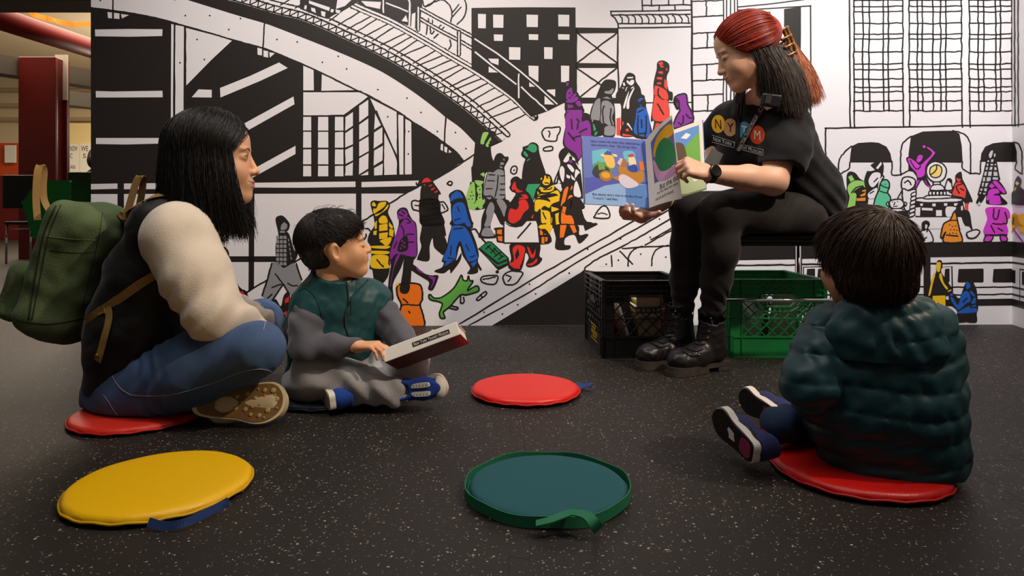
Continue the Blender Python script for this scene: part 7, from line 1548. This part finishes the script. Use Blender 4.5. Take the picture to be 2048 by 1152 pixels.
# a pale yellow animal with a cap, a brown hen in a checked shawl, two passengers, a basket of flowers
ill(['.12', '.52', '.20', '.42', '.36', '.46', '.40', '.58', '.30', '.62', '.16', '.60'], '#1f2a33', 5); ill(['.20', '.36', '.30', '.40', '.32', '.48', '.22', '.50'], '#6aa04a', 6)
ill(['.30', '.30', '.36', '.26', '.44', '.28', '.47', '.36', '.46', '.44', '.40', '.46', '.34', '.42'], '#eec25e', 7); ill(['.24', '.27', '.30', '.25', '.33', '.29', '.28', '.30'], '#efd6a0', 8); ill(['.42', '.25', '.50', '.25', '.52', '.29', '.46', '.29'], '#efd6a0', 8); ill(['.30', '.26', '.36', '.20', '.42', '.22', '.42', '.27'], '#2c4f9e', 9)
ill(['.22', '.56', '.30', '.50', '.40', '.52', '.42', '.60', '.34', '.66', '.25', '.64'], '#b0701f', 8); ill(['.25', '.56', '.31', '.52', '.38', '.55', '.37', '.60', '.29', '.61'], '#e0a82c', 9)
ill(['.52', '.44', '.60', '.40', '.66', '.44', '.80', '.50', '.92', '.46', '.94', '.58', '.86', '.66', '.70', '.70', '.56', '.66', '.42', '.60', '.52', '.56'], '#b9802a', 8); ill(['.52', '.36', '.60', '.30', '.66', '.34', '.64', '.42', '.56', '.42'], '#a9713f', 9); ill(['.50', '.38', '.56', '.30', '.60', '.31', '.55', '.42'], '#d6c3d6', 10); ill(['.52', '.58', '.60', '.54', '.74', '.60', '.84', '.68', '.66', '.74', '.54', '.68'], '#d9cfe2', 10)
ill(['.70', '.28', '.78', '.26', '.82', '.36', '.78', '.42', '.70', '.40'], '#e9d9b0', 7); ill(['.68', '.25', '.76', '.22', '.80', '.26', '.72', '.28'], '#c23a4a', 9); ill(['.68', '.42', '.80', '.38', '.84', '.46', '.76', '.50', '.68', '.48'], '#27449e', 8); ill(['.86', '.34', '.94', '.32', '.96', '.46', '.88', '.46'], '#d9752a', 8)
pl_.text('Here comes the noisy, busy, battered bus', [(1-.12, .055), (1-.90, .055), (1-.90, .095), (1-.12, .095)], '#2b2f66', .0015); pl_.text('that missed a stop.  Up you go, Hen.', [(1-.12, .11), (1-.84, .11), (1-.84, .15), (1-.12, .15)], '#2b2f66', .0015)
pl_.text('But please don’t chat to the Bus Driver!', [(1-.11, .835), (1-.90, .835), (1-.90, .875), (1-.11, .875)], '#2b2f66', .0015); pl_.text('“I won’t,” said Hen.', [(1-.11, .89), (1-.49, .89), (1-.49, .93), (1-.11, .93)], '#2b2f66', .0015)
# page being turned and the right-hand page behind it
pr = Page(TRp, BRp, RT, RB, .004); pr.mesh('page', M_pg, -.0025, .003); pr.mesh('cover', mat('blue_cover', '#3f6fae', .35, .5), -.006, .002, a1=1.02)
pr.ink(['.2', '.06', '.93', '.06', '.93', '.40', '.2', '.45'], '#5f93d6', .00015, sm=False); pr.ink(['.2', '.40', '.6', '.34', '.93', '.16', '.93', '.72', '.2', '.74'], '#6fb04a', .0003, sm=False); pr.ink(['.3', '.22', '.52', '.20', '.66', '.30', '.66', '.62', '.3', '.66'], '#5a4a34', .0005); pr.ink(['.60', '.16', '.70', '.11', '.78', '.16', '.70', '.20'], '#eef2f6', .0005); pr.ink(['.0', '.76', '1', '.74', '1', '1', '0', '1'], '#b9cba0', .00015, sm=False); pr.ink(['.76', '.78', '.92', '.74', '.94', '.82', '.8', '.84'], '#f2efe6', .0003)
TT, TB = P(1344, 230, 2.20), P(1364, 397, 2.19); pt_ = Page(TRp+np.array([0, -.003, 0]), BRp+np.array([0, -.003, 0]), TT, TB, .010); pt_.mesh('turning_page', M_pg, 0, .0006)
pt_.ink(['.22', '.12', '.6', '.06', '.98', '.04', '.98', '.66', '.6', '.70', '.26', '.70'], '#6a67a0', .00015, sm=False); pt_.ink(['.30', '.28', '.45', '.14', '.75', '.08', '.95', '.10', '.95', '.22', '.6', '.24', '.36', '.36'], '#e2a824', .0003); pt_.ink(['.36', '.40', '.44', '.26', '.70', '.20', '.92', '.32', '.96', '.50', '.80', '.60', '.50', '.58'], '#2f7d4f', .0005); pt_.ink(['.26', '.40', '.34', '.42', '.40', '.56', '.6', '.62', '.92', '.58', '.92', '.68', '.60', '.72', '.36', '.66'], '#cf9cc4', .0004)
pt_.text('But she did!', [(.44, .745), (1.0, .705), (1.0, .765), (.44, .815)], '#2a2a2a', .0009); pt_.text('And the dizzy bus went', [(.32, .835), (.95, .79), (.95, .83), (.32, .875)], '#3a3a3a', .0009); pt_.text('round and round', [(.26, .90), (.8, .865), (.8, .905), (.26, .94)], '#3a3a3a', .0009)
settle(pb); tag(pb, 'open picture book with a blue illustrated page held up by the reader', 'book')
# ================================================================== BOY IN THE PUFFER JACKET (seen from behind)
Vl, Ql = head_mesh(ez=BE, nz=BN, mz=BM_, cz=BCz, child=1, eyes='down', nose=.6, neck=.15, h=.003, ears=False)
Rk1 = hframe(math.radians(99), math.radians(-2), math.radians(0)); sk1 = .93; ok1 = P(1727, 528, 1.425)
cols = skin_cols(Vl, '#d39a72', '#b56a58', BM_)
bc = P(1768, 800, 1.455); fK = nrm(np.array([-.58, .81, 0])); lK = np.array([-.81, -.58, 0])
nk2 = ok1+Rk1@np.array([-.04, 0, -.12])*sk1
shL2, shR2 = P(1668, 672, 1.47), P(1848, 664, 1.42); elL2, wrL2 = P(1622, 768, 1.40), P(1650, 800, 1.58); elR2, wrR2 = P(1866, 770, 1.43), P(1835, 800, 1.62)
core = Field((.45, 1.2, 0), (1.2, 1.85, .6), .012); core.cone(P(1760, 900, 1.47), (shL2+shR2)/2, .09, .08, .03).cone((shL2+shR2)/2, nk2, .05, .036, .03); Vc, Qc = core.mesh()
hf = Field(wrL2-.15, np.maximum(wrR2, wrL2)+.15, .004)
hand(hf, wrL2, np.array([.5, .8, -.1]), np.array([.1, 0, -1]), np.array([.8, -.5, 0]), .66, [(25, 30, 20)]*4); hand(hf, wrR2, np.array([-.8, .5, -.1]), np.array([.1, 0, -1]), np.array([.5, .8, 0]), .66, [(25, 30, 20)]*4); Vh, Qh = hf.mesh()
V, Q = merge([(xf(Vl, Rk1, ok1, sk1), Ql), (Vc, Qc), (Vh, Qh)])
kid = link_mesh('person', V, Q, skin_mat('skin_boy2')); set_col(kid, np.concatenate([cols, np.tile(lin('#d39a72'), (len(Vc)+len(Vh), 1))])); tag(kid, 'small boy in a dark teal puffer jacket seen from behind, sitting on a red cushion', 'person')
face_lines(Vl, Ql, Rk1, ok1, sk1, kid, BE, '#3a281e', 'down', .8)
# brown bowl-cut hair
M_hk = hair_mat('brown_hair', '#38251a', .45, .4)
hc = Field((-.16, -.13, -.12), (.13, .13, .17), .004)
hc.ell((-.020, 0, .040), (.104, .088, .092), None, 0).ell((.030, 0, .052), (.066, .074, .066), None, .02).ell((-.042, 0, -.025), (.078, .080, .066), None, .03)
hc.ell((.11, 0, -.035), (.075, .10, .085), None, .012, '-').ell((.06, 0, -.075), (.075, .12, .06), None, .014, '-').ell((-.02, 0, -.115), (.14, .14, .032), None, .012, '-')
Vc_, Qc_ = hc.mesh(); parts = [(xf(Vc_, Rk1, ok1, sk1), Qc_)]
cK = np.array([-.062, -.012, .118])
def flowK(p):
    d = p-cK; q = np.array([d[0], d[1], 0]); hor = np.linalg.norm(q); t_ = min(1, hor/.06); sw = np.array([-d[1], d[0], 0])*(1-t_)*.8
    return nrm(q/(hor+.004)*(1-.75*max(0, min(1, (.08-p[2])/.08)))+sw+np.array([0, 0, -1.2*max(0, min(1, (.12-p[2])/.08))]))
hp = [fuzz(Vc_, Qc_, 7000, flowK, (.030, .055), .004, None, lambda p: p[2] > .02, K=7, jit=.07, grav=.15), fuzz(Vc_, Qc_, 4200, lambda p: np.array([-.05, 0, -1.]), (.020, .040), .004, None, lambda p: p[2] <= .05, K=5, jit=.08)]
for h_ in hp: parts.append(strands(xf(h_.reshape(-1, 3), Rk1, ok1, sk1).reshape(h_.shape), .0009, .0004))
V, Q = merge(parts); link_mesh('hair', V, Q, M_hk, kid)
# puffer jacket
M_puff = mat('teal_ripstop', '#183c42', .46, .35, bump=(40, .22), var=(7, .08))
jf = Field((.46, 1.20, .02), (1.20, 1.86, .56), .0045)
wdt = nrm(shR2-shL2)
for sg in (-1, 1):
    o_ = wdt*sg*.040
    jf.chain([P(1782, 895, 1.44)+o_, P(1758, 800, 1.44)+o_, P(1756, 720, 1.44)+o_, P(1756, 672, 1.44)+o_*.9], [.106, .112, .100, .076], .04)
jf.cone(shL2, shR2, .060, .060, .05).cone(P(1758, 655, 1.44), nk2+np.array([0, 0, .0]), .075, .058, .04)
jf.chain([shL2, (shL2+elL2)/2+np.array([-.008, -.004, 0]), elL2], [.060, .058, .054], .025).chain([elL2, wrL2], [.054, .040], .03)
jf.chain([shR2, (shR2+elR2)/2+np.array([.004, 0, 0]), elR2], [.056, .054, .050], .03).chain([elR2, wrR2], [.050, .04], .03)
jf.plane(P(1760, 968, 1.45), (0, 0, -1), .015)
def quilt(x, y, z):
    zz = z-.10*(x-.80)*np.clip((x-.70)*2, -1, 1)*.6+.006*np.sin(18*x+9*y)
    rows = np.abs(np.sin(PI*zz/.052)); ch = .0075*(rows**.45)-.006
    return ch+.0024*np.sin(150*(x*.8-z*.5)+6*np.sin(22*z+11*x))*np.clip(1.2-rows, .2, 1)+.0022*wob(x, y, z, .045, 1.3)
jf.disp(quilt)
jac = wear(jf, 'puffer_jacket', M_puff, kid)
# hood lying on the back
hd = Field((.60, 1.20, .26), (1.10, 1.62, .52), .0042); hc_ = P(1778, 692, 1.355)
Rh = np.stack([wdt, nrm(np.cross((0, 0, 1), wdt)), [0, 0, 1]], 1)
hd.ell(hc_+np.array([0, .012, .0]), (.112, .052, .088), Rh, 0).ell(P(1770, 630, 1.40), (.098, .058, .045), Rh, .04).ell(P(1725, 590, 1.47), (.085, .085, .06), None, .02, '-')
def hq(x, y, z):
    q = (x-.80)*wdt[0]+(z-.37)*.0; t_ = z-.16*(x-.8); rows = np.abs(np.sin(PI*(t_-.01)/.050)); mid = np.minimum(1, np.abs(q+.045)/.012)
    return (.006*(rows**.4)-.0045)*np.clip((q+.05)*60, 0, 1)+.002*np.sin(130*(x*.6+z*.7)+5*np.sin(25*x))+.002*wob(x, y, z, .035, 2.)-.003*(1-mid)
hd.disp(hq); hood = wear(hd, 'hood', M_puff, kid)
# jeans
jj = Field((.42, 1.15, .0), (1.10, 1.95, .30), .005)
jj.cone(P(1735, 905, 1.45), P(1790, 905, 1.45), .095, .095, .03).chain([P(1738, 900, 1.46), P(1690, 868, 1.54), P(1640, 842, 1.60)], [.076, .062, .052], .03).chain([P(1640, 842, 1.60), P(1556, 850, 1.53)], [.050, .041], .02)
jj.chain([P(1760, 900, 1.54), P(1690, 838, 1.74)], [.075, .055], .03).chain([P(1690, 838, 1.74), P(1580, 822, 1.70)], [.050, .040], .02)
jj.plane((0, 0, .022), (0, 0, -1), .01); jj.disp(lambda x, y, z: .0022*np.sin(140*(x+.4*z)+4*np.sin(24*z))+.0015*wob(x, y, z, .04, 3.))
kj = wear(jj, 'jeans', mat('dark_denim', '#263a56', .78, .25, weave=(420, .35), var=(16, .15)), kid)
# running shoes: soles turned towards the camera
M_nv = M_fine('navy_mesh', '#2a2f5e', r=.75, b=.4, bs=300); M_ws = mat('white_foam', '#d9d2c8', .6, .3); M_os = mat('black_outsole', '#14120f', .7, .3, bump=(140, .5))
for hl, tl, upv, nm in ((P(1508, 912, 1.41), P(1432, 834, 1.54), (.75, .50, .12), 0), (P(1552, 838, 1.63), P(1494, 802, 1.745), (.75, .50, .12), 1)):
    Xs, Rs, us = sneaker(kid, hl, tl, upv, .15, M_nv, M_ws, None, .036, .060)
    MB().prism(catmull([(.004, 0), (.012, .024), (.07, .026), (.12, .034), (.148, .012), (.150, -.012), (.12, -.033), (.06, -.025), (.01, -.021)], 4, True), Rs[:, 0], Rs[:, 1], Xs(0, 0, -.0005), -Rs[:, 2]*.003).build('outsole', M_os, kid)
    MB().prism(catmull([(.008, 0), (.014, .018), (.040, .018), (.046, 0), (.040, -.016), (.014, -.016)], 4, True), Rs[:, 0], Rs[:, 1], Xs(0, 0, -.0037), -Rs[:, 2]*.0008).build('heel_pad', mat('magenta_rubber', '#8a2350', .5, .4), kid)
    if nm == 0:
        MB().prism([(.062, -.009), (.082, -.012), (.084, -.004), (.092, .004), (.088, .010), (.068, .007), (.066, 0)], Rs[:, 0], Rs[:, 1], Xs(0, 0, -.0037), -Rs[:, 2]*.0008).build('sole_mark', M_ws, kid)
    bvu = bvh_of(us)
    if nm == 0:
        for q, mm, nn in (([(1487, 845), (1498, 852), (1512, 868), (1524, 888), (1518, 890), (1500, 868), (1486, 855)], mat('black_swoosh', '#14141a', .6, .3), 'side_mark'), ([(1455, 832), (1468, 838), (1484, 842), (1470, 843), (1458, 838)], mat('lime_trim', '#b9d96a', .6, .3), 'trim'), ([(1515, 845), (1524, 852), (1534, 866), (1520, 858), (1512, 853)], mat('red_lining', '#c01c18', .7, .3), 'lining')): patch(bvu, q, nn, mm, kid, .0015, 5)

# ================================================================== sub-parts: prints, seams and fittings belong to the garment or shoe they are on
def under(person, part, *prefixes):
    ch = [c for c in person.children]; host = [c for c in ch if c.name.split('.')[0] == part]
    if not host: return
    for c in ch:
        if any(c.name.split('.')[0] == p for p in prefixes):
            if len(host) == 1: c.parent = host[0]
            else:                                   # the nearer of two alike parts
                ctr = lambda o: sum((Vector(b) for b in o.bound_box), Vector())/8
                c.parent = min(host, key=lambda h: (ctr(h)-ctr(c)).length)
under(mom, 'jeans', 'side_seam', 'pocket_stitch', 'waist_seam')
under(mom, 'shoe_midsole', 'shoe_sole') if False else None
under(boy, 'vest', 'zip_tape', 'zip_teeth', 'zip_pull', 'zip_edge', 'armhole_seam', 'fleece_lining')
under(boy, 'shoe_upper', 'shoe_sole', 'shoe_toe_cap', 'eyelet_strip', 'eyelet', 'strap_tab', 'outsole')
under(boy, 'sock', 'sock_stripe')
under(rd, 't_shirt', 'print_disc', 'print_letter', 'print_lettering', 'print_border', 'sleeve_hem')
under(rd, 'lanyard', 'lanyard_lettering', 'lanyard_border'); under(rd, 'watch_case', 'watch_strap'); under(rd, 'microphone_transmitter', 'transmitter_display')
under(kid, 'shoe_upper', 'shoe_sole', 'outsole', 'heel_pad', 'sole_mark', 'side_mark', 'trim', 'lining'); under(kid, 'puffer_jacket', 'hood')
